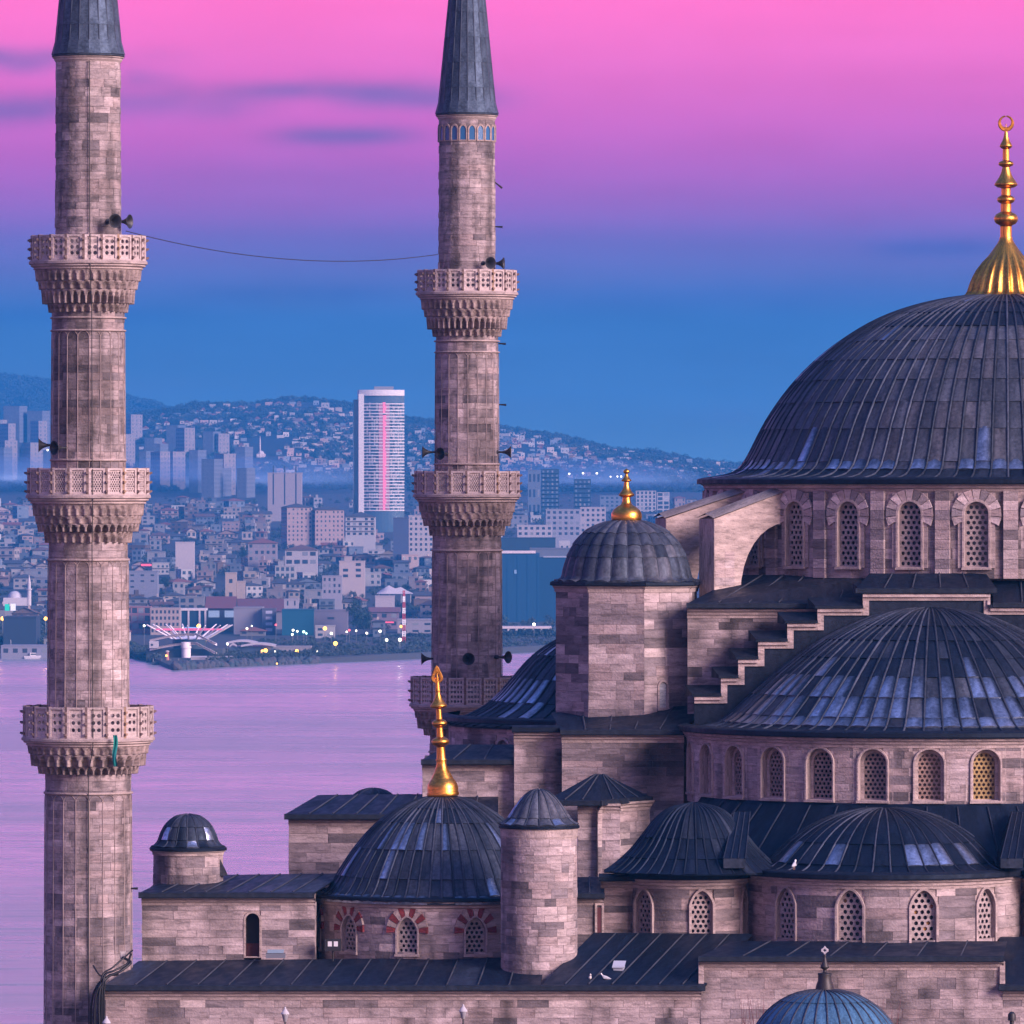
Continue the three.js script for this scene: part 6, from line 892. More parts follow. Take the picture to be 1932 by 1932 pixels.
// boats and the building mass at the left edge
function boat(label, u, v, L, turn, col) { const d = CY / ((v - HV) / F), g = thing('boat', label, 'boat', [X(u, d), 0, -d], 'boats along the left quay', turn), h = L * 0.11, b = new MB(0.1); const sec = (s) => { const w = L * 0.13 * Math.pow(Math.sin(Math.min(1, s * 1.25 + 0.12) * Math.PI * 0.5), 0.7) * (s > 0.75 ? 1 - Math.pow((s - 0.75) / 0.25, 2) * 0.95 : 1); return w; }; b.grid((s, t) => { const w = sec(s), A = (t - 0.5) * 2; return V((s - 0.5) * L, Math.abs(A) > 0.5 ? h * (Math.abs(A) - 0.5) * 2 * (1 + 0.5 * s * s) : -0.3, Math.sign(A) * w * Math.min(1, Math.abs(A) * 1.6)); }, 16, 8, col); b.build('hull', M.plain, g); new MB(0.1).box(-L * 0.3, L * 0.12, h * 0.8, h * 2.1, -L * 0.07, L * 0.07, [0.55, 0.53, 0.56]).build('cabin', M.plain, g); new MB().box(-L * 0.27, L * 0.09, h * 1.4, h * 1.85, L * 0.07, L * 0.073, GLASS).build('cabin_window', M.pane, g); new MB().bar(V(-L * 0.08, h * 2.1, 0), V(-L * 0.1, h * 4, 0), 0.12, [0.4, 0.4, 0.42], 5).build('mast', M.plain, g); }
boat('long white boat moored at the left quay below the dark building', 28, 1242, 18, 0.1, [0.55, 0.53, 0.57]); boat('small white boat close to the near minaret at the left quay', 70, 1243, 11, 0.3, [0.5, 0.48, 0.52]); boat('dark-hulled boat between the two white ones at the left quay', 48, 1240.5, 9, -0.2, [0.08, 0.09, 0.12]);
land('big dark block with a flat roof at the left edge of the waterfront', 'building', 'the big dark block', 6, 68, 1166, 1228, { name: 'hall', d: 3180, col: [0.035, 0.06, 0.10], win: 0, depth: 30 });
land('long pale quayside shed left of the near minaret', 'shed', null, 2, 92, 1220, 1236, { name: 'shed', d: 3090, col: [0.36, 0.35, 0.42], bay: 4, storey: 6 });
// small mosque in the left part of the city
{
  const d = 3800, k = m(d), g = thing('neighbourhood_mosque', 'small white mosque with one slim minaret at the left edge', 'mosque', [X(38, d), Y(1140, d), -d]); taken.push([0, 62, 1098, 1140, d]); marks.push(['the small white mosque', 38, 1120]);
  new MB(0.1).box(-32 * k, 10 * k, -6, 12 * k, -16, 0, [0.5, 0.48, 0.52]).build('prayer_hall', M.plain, g); new MB(0.1).lathe([[13 * k, 12 * k], [12 * k, 18 * k], [8 * k, 23 * k], [0.1, 25 * k]], -12 * k, 0, -8, 24, [0.46, 0.45, 0.5]).build('dome', M.plain, g); new MB(0.1).lathe([[4 * k, -6], [4 * k, 26 * k], [5.5 * k, 27 * k], [5.5 * k, 29 * k], [3.2 * k, 29.5 * k], [3.2 * k, 40 * k], [0.1, 55 * k]], 16 * k, 0, -4, 14, [0.5, 0.47, 0.5], -Math.PI, Math.PI, false).build('minaret_shaft', M.plain, g);
  const d2 = 7400, k2 = m(d2), s = thing('hillside_mosque', 'tiny white hillside mosque with a needle minaret in the haze', 'mosque', [X(491, d2), Y(868, d2), -d2]); taken.push([470, 520, 820, 872, d2]); marks.push(['the tiny hillside mosque', 491, 860]); new MB(0.1).box(-7 * k2, 9 * k2, -10, 12 * k2, -20, 0, [0.6, 0.52, 0.52]).build('prayer_hall', M.plain, s); new MB(0.1).lathe([[6 * k2, 12 * k2], [5 * k2, 16 * k2], [0.1, 18 * k2]], 1 * k2, 0, -8, 16, [0.5, 0.46, 0.48]).build('dome', M.plain, s); new MB(0.1).lathe([[1.3 * k2, -5], [1.3 * k2, 36 * k2], [0.1, 46 * k2]], 0, 0, 4, 10, [0.62, 0.55, 0.55]).build('minaret_shaft', M.plain, s);
}
marks.push(['the near minaret', 170, 1000], ['the far minaret', 880, 1100]);
// tower blocks standing in the haze at the foot of the hill
const ORD = ['', 'second ', 'third ', 'fourth ', 'fifth ', 'sixth ', 'seventh ', 'eighth ', 'ninth ', 'tenth ', 'eleventh ', 'twelfth ', 'thirteenth ', 'fourteenth ', 'fifteenth '];
{
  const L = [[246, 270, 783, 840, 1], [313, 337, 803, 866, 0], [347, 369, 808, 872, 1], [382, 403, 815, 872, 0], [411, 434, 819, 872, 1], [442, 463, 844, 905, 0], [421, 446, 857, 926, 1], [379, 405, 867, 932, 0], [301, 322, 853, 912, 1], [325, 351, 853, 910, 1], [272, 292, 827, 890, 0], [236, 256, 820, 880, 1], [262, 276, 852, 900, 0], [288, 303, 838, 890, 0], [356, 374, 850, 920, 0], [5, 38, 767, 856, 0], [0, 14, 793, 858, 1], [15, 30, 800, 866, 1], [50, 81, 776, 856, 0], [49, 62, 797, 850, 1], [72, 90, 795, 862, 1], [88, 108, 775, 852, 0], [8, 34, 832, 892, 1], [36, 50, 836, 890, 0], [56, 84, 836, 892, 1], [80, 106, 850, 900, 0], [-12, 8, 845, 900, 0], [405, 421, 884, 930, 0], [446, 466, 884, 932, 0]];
  const left = [], mid = []; L.sort((a, b) => a[0] - b[0]).forEach((q) => (q[0] < 120 ? left : mid).push(q));
  for (const [list, where] of [[left, 'left of the near minaret'], [mid, 'right of the near minaret']]) {
    const hi = list.filter((q) => q[2] < 830), lo = list.filter((q) => q[2] >= 830);
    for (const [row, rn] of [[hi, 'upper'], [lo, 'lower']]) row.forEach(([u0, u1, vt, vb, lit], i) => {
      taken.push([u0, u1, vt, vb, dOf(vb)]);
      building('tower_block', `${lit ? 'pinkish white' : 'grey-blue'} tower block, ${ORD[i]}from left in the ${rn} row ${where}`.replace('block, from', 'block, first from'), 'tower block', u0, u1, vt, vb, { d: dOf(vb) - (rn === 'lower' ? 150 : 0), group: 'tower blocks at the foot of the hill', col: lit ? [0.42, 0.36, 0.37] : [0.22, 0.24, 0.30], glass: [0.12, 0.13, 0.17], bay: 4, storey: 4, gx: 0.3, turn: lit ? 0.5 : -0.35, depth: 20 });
    });
  }
}
// the mass of houses, each one its own thing; labels say how it looks and which landmark it stands by
const houses = [];
const tooClose = (u0, u1, vt, vb) => taken.some(([a, b, c, e]) => u0 < b - 1 && u1 > a + 1 && vb > c + 3 && vt < e - 2 && (vt + vb) / 2 > c && (vt + vb) / 2 < e + 3);
const seenAt = (u, v) => (u < 92 || u > 238) && !(u > 812 && u < 946) && u < (v > 1010 ? 1046 : 1320) && u > -8, standsAt = (u, v) => u > -60 && u < (v > 1010 ? 1090 : 1420);
for (let v = 950; v < 1222; v += 11.5) {
  const big = lerp(0.72, 1.15, (v - 950) / 260);
  for (let u = -60 + R(0, 30); u < 1420;) {
    const w = R(18, 50) * big, h = R(13, 28) * big, vb = v + R(-4, 4) + 8, vt = vb - h; const u1 = u + w;
    if (standsAt((u + u1) / 2, v) && !tooClose(u, u1, vt, vb) && !(v > 1195 && u > 236)) { houses.push([u, u1, vt, vb]); houses[houses.length - 1].hidden = !seenAt((u + u1) / 2, v); }
    u = u1 + R(0, 12) * (v > 1150 ? 1.5 : 1);
  }
}
for (let i = 0; i < 4200 && houses.length < 1500; i++) {       // houses climbing the hill
  const u = R(180, 1400), t = Math.pow(rnd(), 0.9), rv = interp(RIDGE, u), vb = lerp(rv + 4, 905, t), w = R(7, 17), h = R(5, 10);
  if (u > 1395 || vb > 940) continue;
  const dHere = (() => { let lo = 6600, hi = 8800; for (let k = 0; k < 24; k++) { const mid = (lo + hi) / 2; Y(vb, mid) > landY(X(u, mid), mid) ? lo = mid : hi = mid; } return lo; })();
  if (tooClose(u, u + w, vb - h, vb) || houses.some((q) => q[4] && Math.abs(q[0] - u) < w * 0.8 && Math.abs(q[3] - vb) < 4)) continue;
  { houses.push([u, u + w, vb - h, vb, dHere]); houses[houses.length - 1].hidden = !seenAt(u + w / 2, vb); }
}
{
  const area = (q) => q.hidden ? 0 : (q[1] - q[0]) * (q[3] - q[2]); houses.sort((a, b) => area(b) - area(a));
  const KEYS = Object.keys(WALLS).filter((k) => !['dark', 'teal', 'ochre'].includes(k)), count = {}, most = 285, tail = new MB(0.05);
  const chosen = houses.map((q, i) => {
    const wall = pick(rnd() < 0.62 ? ['white', 'pale', 'cream', 'pink', 'slate'] : KEYS), roof = rnd() < 0.52 ? pick(['red', 'dark', 'brown', 'dark']) : null, shape = roof ? pick(['hip', 'hip', 'long', 'gable']) : null, w = q[1] - q[0], h = q[3] - q[2];
    return { q, i, wall, roof, shape, size: h > w * 1.1 ? 'narrow' : w > h * 2.4 ? 'long' : w > 34 ? 'broad' : w < 14 ? 'tiny' : w < 22 ? 'small' : 'middling' };
  });
  const near = (q) => { const u = (q[0] + q[1]) / 2, v = (q[2] + q[3]) / 2; let best = null, bd = 1e9; for (const [n, mu, mv] of marks) { const D = Math.hypot(u - mu, (v - mv) * 1.5); if (D < bd) { bd = D; best = [n, u - mu, v - mv, D]; } } return best; };
  chosen.forEach((c) => { const [n, du, dv, D] = near(c.q); c.mark = n; c.D = D; c.dir = Math.abs(du) > Math.abs(dv) * 1.3 ? (du < 0 ? 'left of' : 'right of') : (dv < 0 ? 'behind' : 'below'); });
  const done = {};
  chosen.slice(0, most).sort((a, b) => a.D - b.D).forEach((c) => {
    const hillside = !!c.q[4], look = `${c.size === 'middling' ? '' : c.size + ' '}${c.wall} house with ${c.roof ? `${c.roof} ${c.shape === 'gable' ? 'gabled' : c.shape === 'hip' ? 'hipped' : 'pitched'}` : 'flat'} roof`, key = look + c.dir + c.mark, n = done[key] = (done[key] ?? -1) + 1;
    const label = `${look}, ${n ? ORD[n] : ''}nearest ${c.dir} ${c.mark}`;
    const [u0, u1, vt, vb, d] = c.q;
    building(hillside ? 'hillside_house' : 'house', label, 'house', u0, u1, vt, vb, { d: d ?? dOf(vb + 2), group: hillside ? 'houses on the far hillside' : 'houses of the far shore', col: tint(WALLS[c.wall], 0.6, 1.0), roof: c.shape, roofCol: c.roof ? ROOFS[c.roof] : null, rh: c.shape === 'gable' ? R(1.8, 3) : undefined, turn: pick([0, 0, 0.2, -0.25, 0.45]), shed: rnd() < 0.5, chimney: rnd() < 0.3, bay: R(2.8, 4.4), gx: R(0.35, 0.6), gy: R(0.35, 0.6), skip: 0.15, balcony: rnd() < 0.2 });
  });
  for (const c of chosen.slice(most)) {                       // the smallest, past the limit, stay one object
    const [u0, u1, vt, vb, dd] = c.q, d = dd ?? dOf(vb + 2), k = m(d), x0 = X(u0, d), x1 = X(u1, d), y0 = Y(vb, d), y1 = Y(vt, d), col = tint(WALLS[c.wall], 0.6, 1.0), dep = 9;
    tail.box(x0, x1, y0 - 8, c.roof ? y1 - 1.6 : y1, -d - dep, -d, col);
    if (c.roof) { const r = ROOFS[c.roof], e = 0.6, A = V(x0 - e, y1 - 1.6, -d + e), B = V(x1 + e, y1 - 1.6, -d + e), C = V(x1 + e, y1 - 1.6, -d - dep - e), D = V(x0 - e, y1 - 1.6, -d - dep - e), i = Math.min(4, (x1 - x0) * 0.4), p = V(x0 + i, y1 + 0.8, -d - dep / 2), q = V(x1 - i, y1 + 0.8, -d - dep / 2); tail.quad(A, B, q, p, r).quad(C, D, p, q, r).tri(D, A, p, r).tri(B, C, q, r); }
    const n = Math.max(1, Math.round((x1 - x0) / 4)); for (let j = 0; j < Math.max(1, Math.round((y1 - y0) / 3.6)); j++) for (let i = 0; i < n; i++) { const c2 = lerp(x0, x1, (i + 0.5) / n), yy = y0 + 1 + j * 3.4; if (yy + 1.4 < y1 - 1.6) tail.box(c2 - 0.6, c2 + 0.6, yy, yy + 1.4, -d - 0.1, -d + 0.06, GLASS, 'b'); }
  }
  const t = tail.build('small_houses', M.plain); if (t) { t.name = 'distant_housing'; tag(t, null, null, null, 'stuff'); }
  console.log('houses', houses.length);
}
// trees: a few that stand out, the rest as woodland
function tree(label, u, v, w, h, d = dOf(v)) { const k = m(d), g = thing('tree', label, 'tree', [X(u, d), Y(v, d), -d], 'single trees in the far city'), H = h * k, b = new MB(); b.bar(V(0, -2, 0), V(0, H * 0.5, 0), 0.35, [0.06, 0.045, 0.04], 6, 0.15); for (let i = 0; i < 4; i++) b.bar(V(0, H * 0.3, 0), V(R(-1, 1) * w * k * 0.3, H * R(0.5, 0.8), R(-1, 1) * w * k * 0.3), 0.14, [0.06, 0.045, 0.04], 4, 0.05); b.build('trunk', M.plain, g); const c = new MB(); for (let i = 0; i < 12; i++) { const t = i / 11, r = w * k / 2 * (0.35 + 0.65 * Math.sin(Math.PI * (0.15 + 0.8 * t))); c.add(CLUMP[i % 3], new THREE.Matrix4().compose(V(R(-0.5, 0.5) * r, H * lerp(0.28, 0.92, t), R(-0.5, 0.5) * r), new THREE.Quaternion().setFromAxisAngle(AX, R(0, 6)), V(r * 0.75, H * 0.14, r * 0.75)), [0.03 * R(0.7, 1.3), 0.05 * R(0.7, 1.3), 0.042]); } c.build('crown', M.plain, g); }
tree('dark cypress-like tree left of the long red-roofed house', 459, 1056, 18, 26, 4300); tree('large dark tree behind the long blue-grey block', 312, 1112, 22, 24, 3880); tree('dark tree below the cream stepped block', 436, 1146, 26, 20, 3650); tree('tall dark tree mass between the grey-pink block and the shop with the red sign', 672, 1196, 34, 70, 3430); tree('lower dark tree right of the tall dark tree mass', 694, 1196, 22, 44, 3430); tree('round tree above the dark gabled hall', 408, 1130, 22, 14, 3700); tree('dark tree under the white house gable', 735, 1170, 26, 18, 3600); tree('tree beside the low waterfront building', 822, 1180, 18, 30, 3500);
{
  const pts = [], add = (u, v, s, d) => pts.push([X(u, d), Y(v, d), -d, s]);
  for (let i = 0; i < 1900; i++) { const u = R(232, 1080), v0 = interp(SHORE, u), lo = u < 440 ? 2 : 6, v = v0 - lo - Math.pow(rnd(), 1.3) * (u < 440 ? 22 : u > 640 ? 44 : 34), d = CY / ((Math.min(v + 5, v0 - 1) - HV) / F); if (u > 300 && u < 400 && v > 1205) continue; const dd = Math.max(shoreD(u) + 3, Math.min(d, 3420)); pts.push([X(u, dd), Math.max(1.8, Y(v, dd) * 0.55 + 0.5), -dd, R(1.6, 3.4)]); }
  for (let i = 0; i < 700; i++) { const u = R(-20, 100), dd = R(3200, 3500); pts.push([X(u, dd), interp(BASE, dd) + R(1, 3), -dd, R(2, 4)]); }
  for (let i = 0; i < 2200; i++) { const u = R(-30, 1400), v = lerp(945, 1195, rnd()); if (!seenAt(u, v)) continue; const d = dOf(v) + R(-40, 40), x = X(u, d); pts.push([x, interp(BASE, d) + R(0.5, 3), -d, R(1.6, 3.6)]); }
  for (let i = 0; i < 9000; i++) { const u = R(-60, 1420), d = lerp(6700, 8850, Math.pow(rnd(), 0.8)), x = X(u, d); if (fbm(x * 0.008, d * 0.005, 3) < 0.42) continue; pts.push([x, landY(x, d) + 1, -d, R(3, 8)]); }
  for (let i = 0; i < 2500; i++) { const u = R(-80, 460), d = lerp(10400, 11600, rnd()), x = X(u, d); pts.push([x, landY(x, d) + 1, -d, R(5, 11)]); }
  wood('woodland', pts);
}
// mist lying at the foot of the hill
{
  const mm = new THREE.MeshStandardMaterial({ color: new THREE.Color(0.30, 0.50, 0.90), roughness: 1, transparent: true, opacity: 0.05, vertexColors: false });
  for (const [u, v, d, hu, hv, label] of [[420, 905, 6700, 330, 48, 'bank of pale blue mist below the hill, between the minarets'], [20, 900, 6700, 170, 46, 'bank of pale blue mist left of the near minaret'], [1080, 908, 6700, 260, 44, 'bank of pale blue mist right of the far minaret']]) {
    const g = thing('mist_cloud', label, 'mist', [X(u, d), Y(v, d), -d]), k = m(d);
    for (let i = 0; i < 8; i++) { const s = 0.35 + 0.65 * (i + 1) / 8, o = mesh('mist_layer', new THREE.SphereGeometry(1, 40, 20), mm, g); o.scale.set(hu * k * s, hv * k * s, 260 * s); o.position.set(hash(i, u) * 30 * k - 15 * k, (hash(u, i) - 0.6) * 8 * k, 0); o.castShadow = false; }
  }
}
// street and harbour lamps, lit
{
  const glow = (r, g, b, s) => new THREE.MeshStandardMaterial({ color: 0x0a0a0a, emissive: new THREE.Color(r, g, b), emissiveIntensity: s, vertexColors: true }), kinds = { amber: glow(1, 0.42, 0.06, 4.5), white: glow(1, 0.9, 0.7, 4), green: glow(0.5, 1, 0.75, 3.2), red: glow(1, 0.1, 0.12, 2.2) }, LC = { amber: [1, 0.5, 0.15], white: [1, 0.9, 0.75], green: [0.6, 1, 0.8], red: [1, 0.2, 0.2] };
  const L = [['amber', 5, 1167, 3300, 'big amber lamp at the left edge', 0.9], ['amber', 86, 1167, 3300, 'paired amber lamp touching the near minaret', 0.8], ['amber', 375, 1181, 3200, 'amber lamp over the fan-shaped pavilion', 0.9], ['amber', 560, 1228.5, 3080, 'amber lamp on the long white shed', 0.75], ['amber', 494, 1229, 3080, 'left amber lamp of the pair by the ferry landing', 0.75], ['amber', 501, 1227.5, 3080, 'right amber lamp of the pair by the ferry landing', 0.85], ['amber', 613, 1185.5, 3300, 'amber lamp before the grey-pink block', 0.85], ['amber', 633, 1214, 3120, 'amber lamp low among the shore trees', 0.9], ['amber', 762 - 5.5, 1182, 3280, 'amber lamp beside the mast', 0.6], ['white', 553, 1189, 3300, 'white lamp under the teal block, topmost of its trio', 0.5], ['white', 561, 1191, 3300, 'white lamp under the teal block, rightmost of its trio', 0.45], ['white', 551.5, 1197, 3280, 'white lamp under the teal block, lowest of its trio', 0.5], ['green', 573, 1192, 3290, 'left greenish lamp under the right end of the teal block', 0.6], ['green', 578, 1195, 3290, 'right greenish lamp under the right end of the teal block', 0.45], ['white', 625, 1195, 3290, 'greenish white lamp right of the amber lamp by the grey-pink block', 0.6], ['white', 654, 1192, 3300, 'small white lamp left of the tall dark tree mass', 0.4], ['red', 659, 1189, 3305, 'small red lamp left of the tall dark tree mass', 0.5], ['white', 672, 1190, 3300, 'white twin lamp before the tall dark tree mass', 0.4], ['white', 692, 1194.5, 3290, 'pale green lamp right of the tall dark tree mass', 0.5], ['white', 717, 1191, 3290, 'white lamp below the red sign', 0.6], ['white', 729.5, 1207.5, 3150, 'left white lamp at the foot of the mast', 0.62], ['white', 754.5, 1207, 3150, 'yellowish white lamp at the foot of the mast', 0.72], ['white', 272, 1180.5, 3220, 'white lamp above the left spokes of the pavilion', 0.5], ['white', 345, 1184, 3200, 'small white lamp over the middle spokes', 0.35], ['white', 466, 1186, 3300, 'white lamp before the blank grey warehouse', 0.5], ['white', 475, 1181, 3305, 'faint white lamp on the right part of the blank grey warehouse', 0.35], ['red', 520.5, 1179, 3300, 'red lamp beside the narrow block with lit bands', 0.5], ['white', 429, 1215, 3050, 'white lamp at the right end of the curved pavilion beams', 0.5], ['amber', 314, 1237, 2985, 'small orange lamp on the harbour beacon', 0.45], ['white', 519, 1229, 3085, 'small white lamp left of the long white shed', 0.4], ['white', 598, 1229, 3085, 'white lamp at the right end of the long white shed', 0.4], ['amber', 522.5, 1252, 2960, 'low orange lamp on the shore path', 0.32], ['white', 1007.5, 1178, 3400, 'white lamp over the low arcaded shed', 0.7], ['white', 1074, 894, 6600, 'white hill light above the lower dark tower, leftmost of the row', 0.9], ['white', 1100, 893, 6600, 'white hill light right above the lower dark tower', 0.9], ['white', 1126, 893, 6600, 'white hill light left of the golden finial', 0.9], ['white', 1152, 899.5, 6600, 'pinkish hill light at the left of the close row of lights', 0.7], ['white', 1165, 899, 6600, 'pinkish hill light in the middle of the close row', 0.8], ['white', 1172, 899, 6600, 'bright hill light at the right of the close row', 0.9], ['white', 90, 849, 6800, 'left tiny white light under the horns of the near minaret', 0.9], ['white', 97, 849, 6800, 'right tiny white light under the horns of the near minaret', 0.9], ['red', 596, 777, 8700, 'tiny red light on the crest of the hill', 0.8]];
  for (const [kd, u, v, d, label, r] of L) {
    const y = Y(v, d), x = X(u, d), g = thing('street_lamp', label, 'lamp', [x, y, -d], 'lit lamps on the far shore'); mesh('lamp_globe', new THREE.SphereGeometry(r, 12, 8), kinds[kd], g); g.children[0].geometry.setAttribute('color', new THREE.Float32BufferAttribute(new Float32Array(g.children[0].geometry.attributes.position.count * 3).fill(1), 3));
    const down = Math.min(9, Math.max(2, y - landY(x, d) + 1)); new MB().bar(V(0, -down, 0), V(0, -r, 0), 0.13, [0.15, 0.15, 0.16], 5).build('post', M.plain, g);
    if (r >= 0.72 && d < 3400) { const pl = new THREE.PointLight(new THREE.Color(...LC[kd]), 60); pl.name = 'street_lamp_light'; pl.position.set(x, y, -d + r + 0.3); pl.castShadow = true; pl.shadow.radius = 30; scene.add(pl); }
  }
}

// ------------------------------------------------------------------ near small things
{ // blue lead dome of the courtyard arcade, in front of the wall
  const d = 300, k = m(d), g = thing('courtyard_dome', 'bright blue-grey lead dome with a dark finial rising before the front wall', 'dome', [X(1556, d), 35, -d]), y = (v) => Y(v, d) - 35;
  const prof = [[150, 2010], [146, 1980], [135, 1947], [118, 1920], [96, 1898], [66, 1880], [36, 1871], [10, 1868.5], [1, 1868]].map(([r, v]) => [r * k, y(v)]), N = 32, seg = 2 * Math.PI / N, cr = (q) => { const x = clamp(q, 0, 0.9999) * (prof.length - 1), i = Math.floor(x), t = x - i, G = (j, c) => prof[clamp(j, 0, prof.length - 1)][c]; return [0, 1].map((c) => { const a = G(i - 1, c), b = G(i, c), e = G(i + 1, c), f = G(i + 2, c); return b + 0.5 * t * (e - a + t * (2 * a - 5 * b + 4 * e - f + t * (3 * (b - e) + f - a))); }); };
  const pt = (A, q, h) => { const [r, yy] = cr(q), [r2, y2] = cr(q + 0.01), l = Math.hypot(r2 - r, y2 - yy) || 1, n = [(y2 - yy) / l, -(r2 - r) / l]; return V((r + n[0] * h) * Math.sin(A), yy + n[1] * h, (r + n[0] * h) * Math.cos(A)); };
  new MB(0.4).grid((s, t) => pt(s * 6.2832, t, -0.02), 64, 24, [0.08, 0.1, 0.14], (s, t) => [s * 20, t * 6]).build('lead_base', M.lead, g);
  const cuts = [0.01, 0.30, 0.56, 0.95];
  for (let j = 0; j < 3; j++) for (let i = -9; i < 9; i++) { const b = new MB(0.4), gl = R(0.85, 1.15), c = [0.10 * gl, 0.25 * gl, 0.42 * gl]; b.grid((s, t) => pt((i + s) * seg, lerp(cuts[j], cuts[j + 1] + 0.004, t), lerp(0.04, 0.01, t)), 4, 8, c, (s, t) => [i + s, j * 2 + t * 2]); b.build('lead_sheet', M.lead, g); }  // sheet blue stands in for sky reflected in the lead
  for (let i = -9; i <= 9; i++) { const b = new MB(0.4); for (let q = 0; q < 14; q++) b.bar(pt(i * seg, lerp(0.01, i % 2 ? 0.86 : 0.97, q / 14), 0.03), pt(i * seg, lerp(0.01, i % 2 ? 0.86 : 0.97, (q + 1) / 14), 0.03), 0.04, [0.09, 0.10, 0.13], 5); b.build('seam_roll', M.lead, g); }
  const fin = new MB(1).lathe([[17, 1869], [17.5, 1866], [16, 1858], [13, 1850], [12.5, 1840], [13.5, 1838], [13, 1836], [4, 1835], [3, 1831], [4, 1829], [8, 1826], [8, 1823], [5, 1816], [3, 1809], [2, 1804], [3.4, 1802.5], [2, 1801], [1.2, 1798]].map(([r, v]) => [r * k, y(v)]), 0, 0, 0, 24, [0.035, 0.03, 0.03]); fin.build('finial', M.dark, g);
  const o = [[0, 1785], [3, 1789], [6.5, 1791], [6.5, 1795], [3, 1797], [0, 1801], [-3, 1797], [-6.5, 1795], [-6.5, 1791], [-3, 1789]].map(([a, v]) => [a * k, y(v)]), c0 = y(1793); new MB(1).add(shapeGeo(o.slice().reverse(), [o.map(([a, b]) => [a * 0.5, c0 + (b - c0) * 0.5])], 0.06, 0.01), place(0, 0, -0.03), [0.45, 0.43, 0.47]).build('finial_tip', M.dark, g);
  new MB(0.3).lathe([[151 * k, 0], [151 * k, y(2008)]], 0, 0, 0, 40, STONE).build('drum', M.stone, g);
}
function lampPost(label, u, v, d = 309) {
  const g = thing('lamp_post', label, 'lamp post', [X(u, d), 40, -d], 'lamp posts before the front wall'), k = m(d), t = Y(v, d) - 40;
  new MB().bar(V(0, -5, 0), V(0, t - 0.35, 0), 0.05, [0.05, 0.05, 0.055], 8, 0.035).build('post', M.dark, g);
  new MB().lathe([[0.02, t - 0.36], [0.08, t - 0.34], [0.16, t - 0.06], [0.17, t - 0.02], [0.03, t + 0.02]], 0, 0, 0, 6, [0.3, 0.29, 0.32]).build('lantern_glass', M.pane, g);
  new MB().lathe([[0.20, t - 0.03], [0.19, t + 0.02], [0.07, t + 0.17], [0.05, t + 0.2], [0.05, t + 0.24], [0.01, t + 0.28]], 0, 0, 0, 6, [0.42, 0.40, 0.43]).build('lantern_cap', M.plain, g);
}
lampPost('lamp post head before the wall, below the small domed turret', 538, 1912); lampPost('lamp post head before the wall, below the dark drip stain under the small dome', 874, 1907); lampPost('lamp post head low beside the bundle of cables', 201, 1929);
{
  const d = 309, g = thing('slim_post', 'slim dark post with a blunt top at the lower right corner', 'post', [X(1909, d), 40, -d]), t = Y(1912, d) - 40; new MB().bar(V(0, -4, 0), V(0, t, 0), 0.09, IRON, 8).build('shaft', M.dark, g); new MB().lathe([[0.17, t - 0.3], [0.17, t - 0.05], [0.1, t + 0.05], [0.01, t + 0.08]], 0, 0, 0, 10, IRON).build('cap', M.dark, g);
}
function gull(label, u, v, d, turn, s = 1) {                 // a standing gull: one body, with beak and legs
  const p = P(u, v, d), g = thing('gull', label, 'gull', [p.x, p.y, p.z], 'gulls on the lead roofs', turn); g.scale.setScalar(s);
  const b = new MB(), spine = [[-0.30, 0.16, 0.015], [-0.2, 0.19, 0.05], [-0.08, 0.22, 0.085], [0.04, 0.25, 0.095], [0.12, 0.29, 0.075], [0.16, 0.35, 0.048], [0.18, 0.40, 0.052], [0.215, 0.42, 0.05], [0.25, 0.415, 0.02]];
  b.grid((s2, t) => { const x = s2 * (spine.length - 1), i = Math.min(spine.length - 2, Math.floor(x)), w = x - i, a = spine[i], c = spine[i + 1], A = t * 2 * Math.PI, r = lerp(a[2], c[2], w); return V(lerp(a[0], c[0], w), lerp(a[1], c[1], w) + r * Math.cos(A) * 1.0, r * Math.sin(A) * 0.9); }, 24, 12, (s2, t) => s2 < 0.52 && (t < 0.3 || t > 0.7) ? [0.42, 0.43, 0.46] : [0.8, 0.78, 0.78]); b.build('body', M.plain, g);
  for (const q of [-1, 1]) { new MB().grid((s2, t) => V(lerp(0.08, -0.34, s2), 0.27 - 0.10 * s2 - 0.08 * t * (1 - s2), q * (0.085 - 0.05 * s2 + 0.015 * t)), 8, 4, [0.36, 0.37, 0.41]).build('wing', M.plain, g); new MB().bar(V(0.0, 0.19, q * 0.03), V(0.01, 0, q * 0.035), 0.009, [0.5, 0.3, 0.2], 5).build('leg', M.plain, g); }
  new MB().bar(V(0.25, 0.415, 0), V(0.32, 0.40, 0), 0.016, [0.6, 0.4, 0.08], 6, 0.004).build('beak', M.plain, g);
}
gull('white gull standing on the edge of the lobed lead roof', 1498, 1641, 320.2, 1.2, 0.95);
gull('left gull of the pair on the low lead roof, seen from the front', 1113, 1853, 316.4, -1.45, 0.8);
gull('right gull of the pair on the low lead roof, in profile facing left', 1142, 1853, 316.4, 3.0, 0.85);
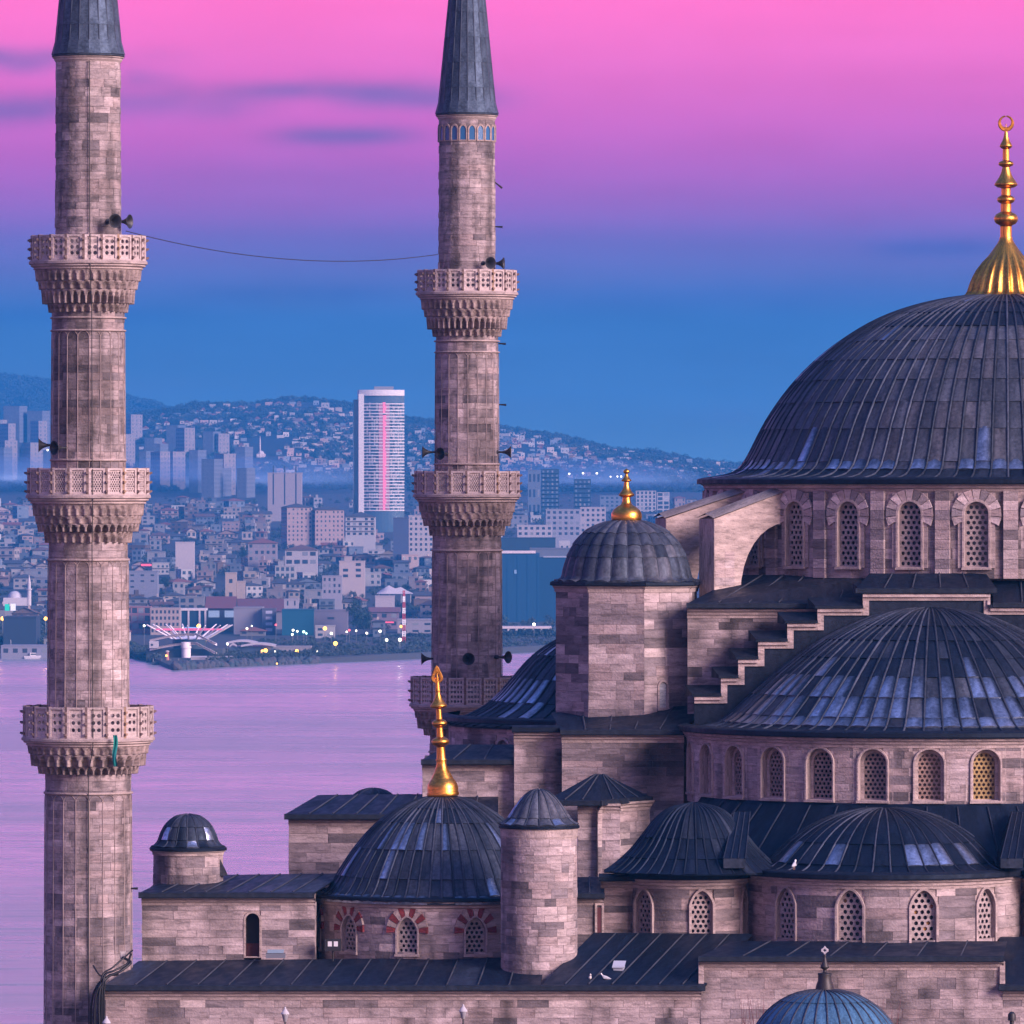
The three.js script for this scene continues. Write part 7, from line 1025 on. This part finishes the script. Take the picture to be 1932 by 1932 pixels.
{
  const p = P(1168, 1836, 317.6), g = thing('roof_vent', 'pale sheet-metal vent box on the low lead roof', 'vent', [p.x, p.y - 0.1, p.z], null, -0.15); new MB().box(-0.22, 0.22, 0, 0.42, -0.25, 0.2, [0.33, 0.36, 0.42]).build('box', M.plain, g); new MB().quad(V(-0.27, 0.62, -0.3), V(-0.27, 0.38, 0.26), V(0.27, 0.38, 0.26), V(0.27, 0.62, -0.3), [0.42, 0.45, 0.52]).quad(V(-0.27, 0.38, 0.26), V(-0.27, 0.33, 0.26), V(0.27, 0.33, 0.26), V(0.27, 0.38, 0.26), [0.3, 0.33, 0.4]).build('lid', M.plain, g);
  const q = P(520, 1807, 320.6), s = thing('roof_hatch', 'small bluish glazed hatch lying on the low roof beside the doorway', 'hatch', [q.x, q.y, q.z]); new MB().box(-0.42, 0.42, 0, 0.2, -0.4, 0.3, [0.16, 0.18, 0.22]).build('frame', M.dark, s); new MB().quad(V(-0.36, 0.22, 0.28), V(0.36, 0.22, 0.28), V(0.36, 0.34, -0.34), V(-0.36, 0.34, -0.34), [0.3, 0.42, 0.5]).build('glass', M.pane, s);
  const f = P(628, 1783, 321.2), fl = thing('floodlight', 'boxy black floodlight with two pale lenses below the red and white arches', 'floodlight', [f.x, f.y, f.z]); new MB().box(-0.36, 0.36, -0.26, 0.26, -0.3, 0, [0.025, 0.025, 0.03]).build('housing', M.dark, fl); for (const x of [-0.13, 0.13]) new MB().box(x - 0.09, x + 0.09, -0.06, 0.16, 0.002, 0.02, [0.6, 0.6, 0.62]).build('lens', M.pane, fl); new MB().bar(V(0, -0.26, -0.15), V(0, -0.75, -0.15), 0.04, IRON, 6).build('stand', M.dark, fl);
}
{ // cables tumbling from the minaret over the corner of the roof
  const paths = [[[250, 1793, 317.2], [235, 1806, 316.4], [212, 1826, 316], [196, 1836, 315.4], [190, 1852, 315.3], [188, 1890, 315.4], [186, 1990, 315.5]], [[247, 1800, 317.2], [238, 1820, 316.4], [214, 1832, 316], [198, 1840, 315.4], [193, 1866, 315.2], [192, 1990, 315.4]], [[232, 1806, 317], [246, 1816, 316.6], [228, 1832, 316.2], [200, 1846, 315.4], [183, 1872, 315.2], [178, 1990, 315.4]], [[176, 1822, 317.4], [186, 1838, 316.6], [198, 1848, 315.4], [196, 1880, 315.2], [197, 1990, 315.4]], [[205, 1842, 316], [186, 1856, 315.4], [174, 1884, 315.4], [173, 1990, 315.6]], [[222, 1838, 316.4], [203, 1843, 315.6], [189, 1868, 315.2], [190, 1990, 315.3]]];
  paths.forEach((p, i) => { const c = new THREE.CatmullRomCurve3(p.map((q) => P(...q))), b = new MB(), n = 40; for (let j = 0; j < n; j++) b.bar(c.getPoint(j / n), c.getPoint((j + 1) / n), 0.04 + 0.012 * (i % 3), [0.02, 0.02, 0.024], 5); const o = b.build('cable', M.dark); tag(o, ['cable looping highest beside the minaret onto the roof corner', 'cable just inside the highest looping one at the roof corner', 'cable with the widest bow left of the wall end', 'cable crossing from the middle of the near minaret to the roof corner', 'outermost left cable hanging down the near minaret', 'cable lying over the roof edge before it drops down the wall end'][i], 'cable', 'cables at the corner of the low roof'); });
  const j = P(232, 1802, 317.1), g = thing('junction_box', 'small pale junction box on the near minaret above the cables', 'junction box', [j.x, j.y, j.z]); new MB().box(-0.13, 0.13, -0.16, 0.16, -0.1, 0.06, [0.4, 0.36, 0.34]).build('box', M.plain, g); new MB().box(-0.1, 0.1, -0.12, 0.12, 0.062, 0.08, [0.46, 0.42, 0.4]).build('lid', M.plain, g);
}
{ // dry stalks before the wall, left of the blue dome
  for (const [u0, u1, n, label] of [[1392, 1442, 26, 'thin reddish dry stalks left of the blue-grey courtyard dome'], [1655, 1700, 12, 'sparse dry stalks right of the blue-grey courtyard dome']]) { const b = new MB(); for (let i = 0; i < n; i++) { const u = R(u0, u1), a = P(u, 1960, 305), t = P(u + R(-12, 12), R(1872, 1922), 305 + R(-0.3, 0.3)); b.bar(a, t, 0.014, [0.14 * R(0.7, 1.3), 0.06, 0.07], 4, 0.004); } const g = thing('dry_shrub', label, 'shrub', [0, 0, 0]); b.build('stalk_cluster', M.plain, g, 'stuff'); const w = new MB(); w.bar(P((u0 + u1) / 2, 2100, 305), P((u0 + u1) / 2, 1950, 305), 0.08, [0.1, 0.06, 0.05], 5); w.build('stem', M.plain, g); }
}
renderer.render(scene, camera);
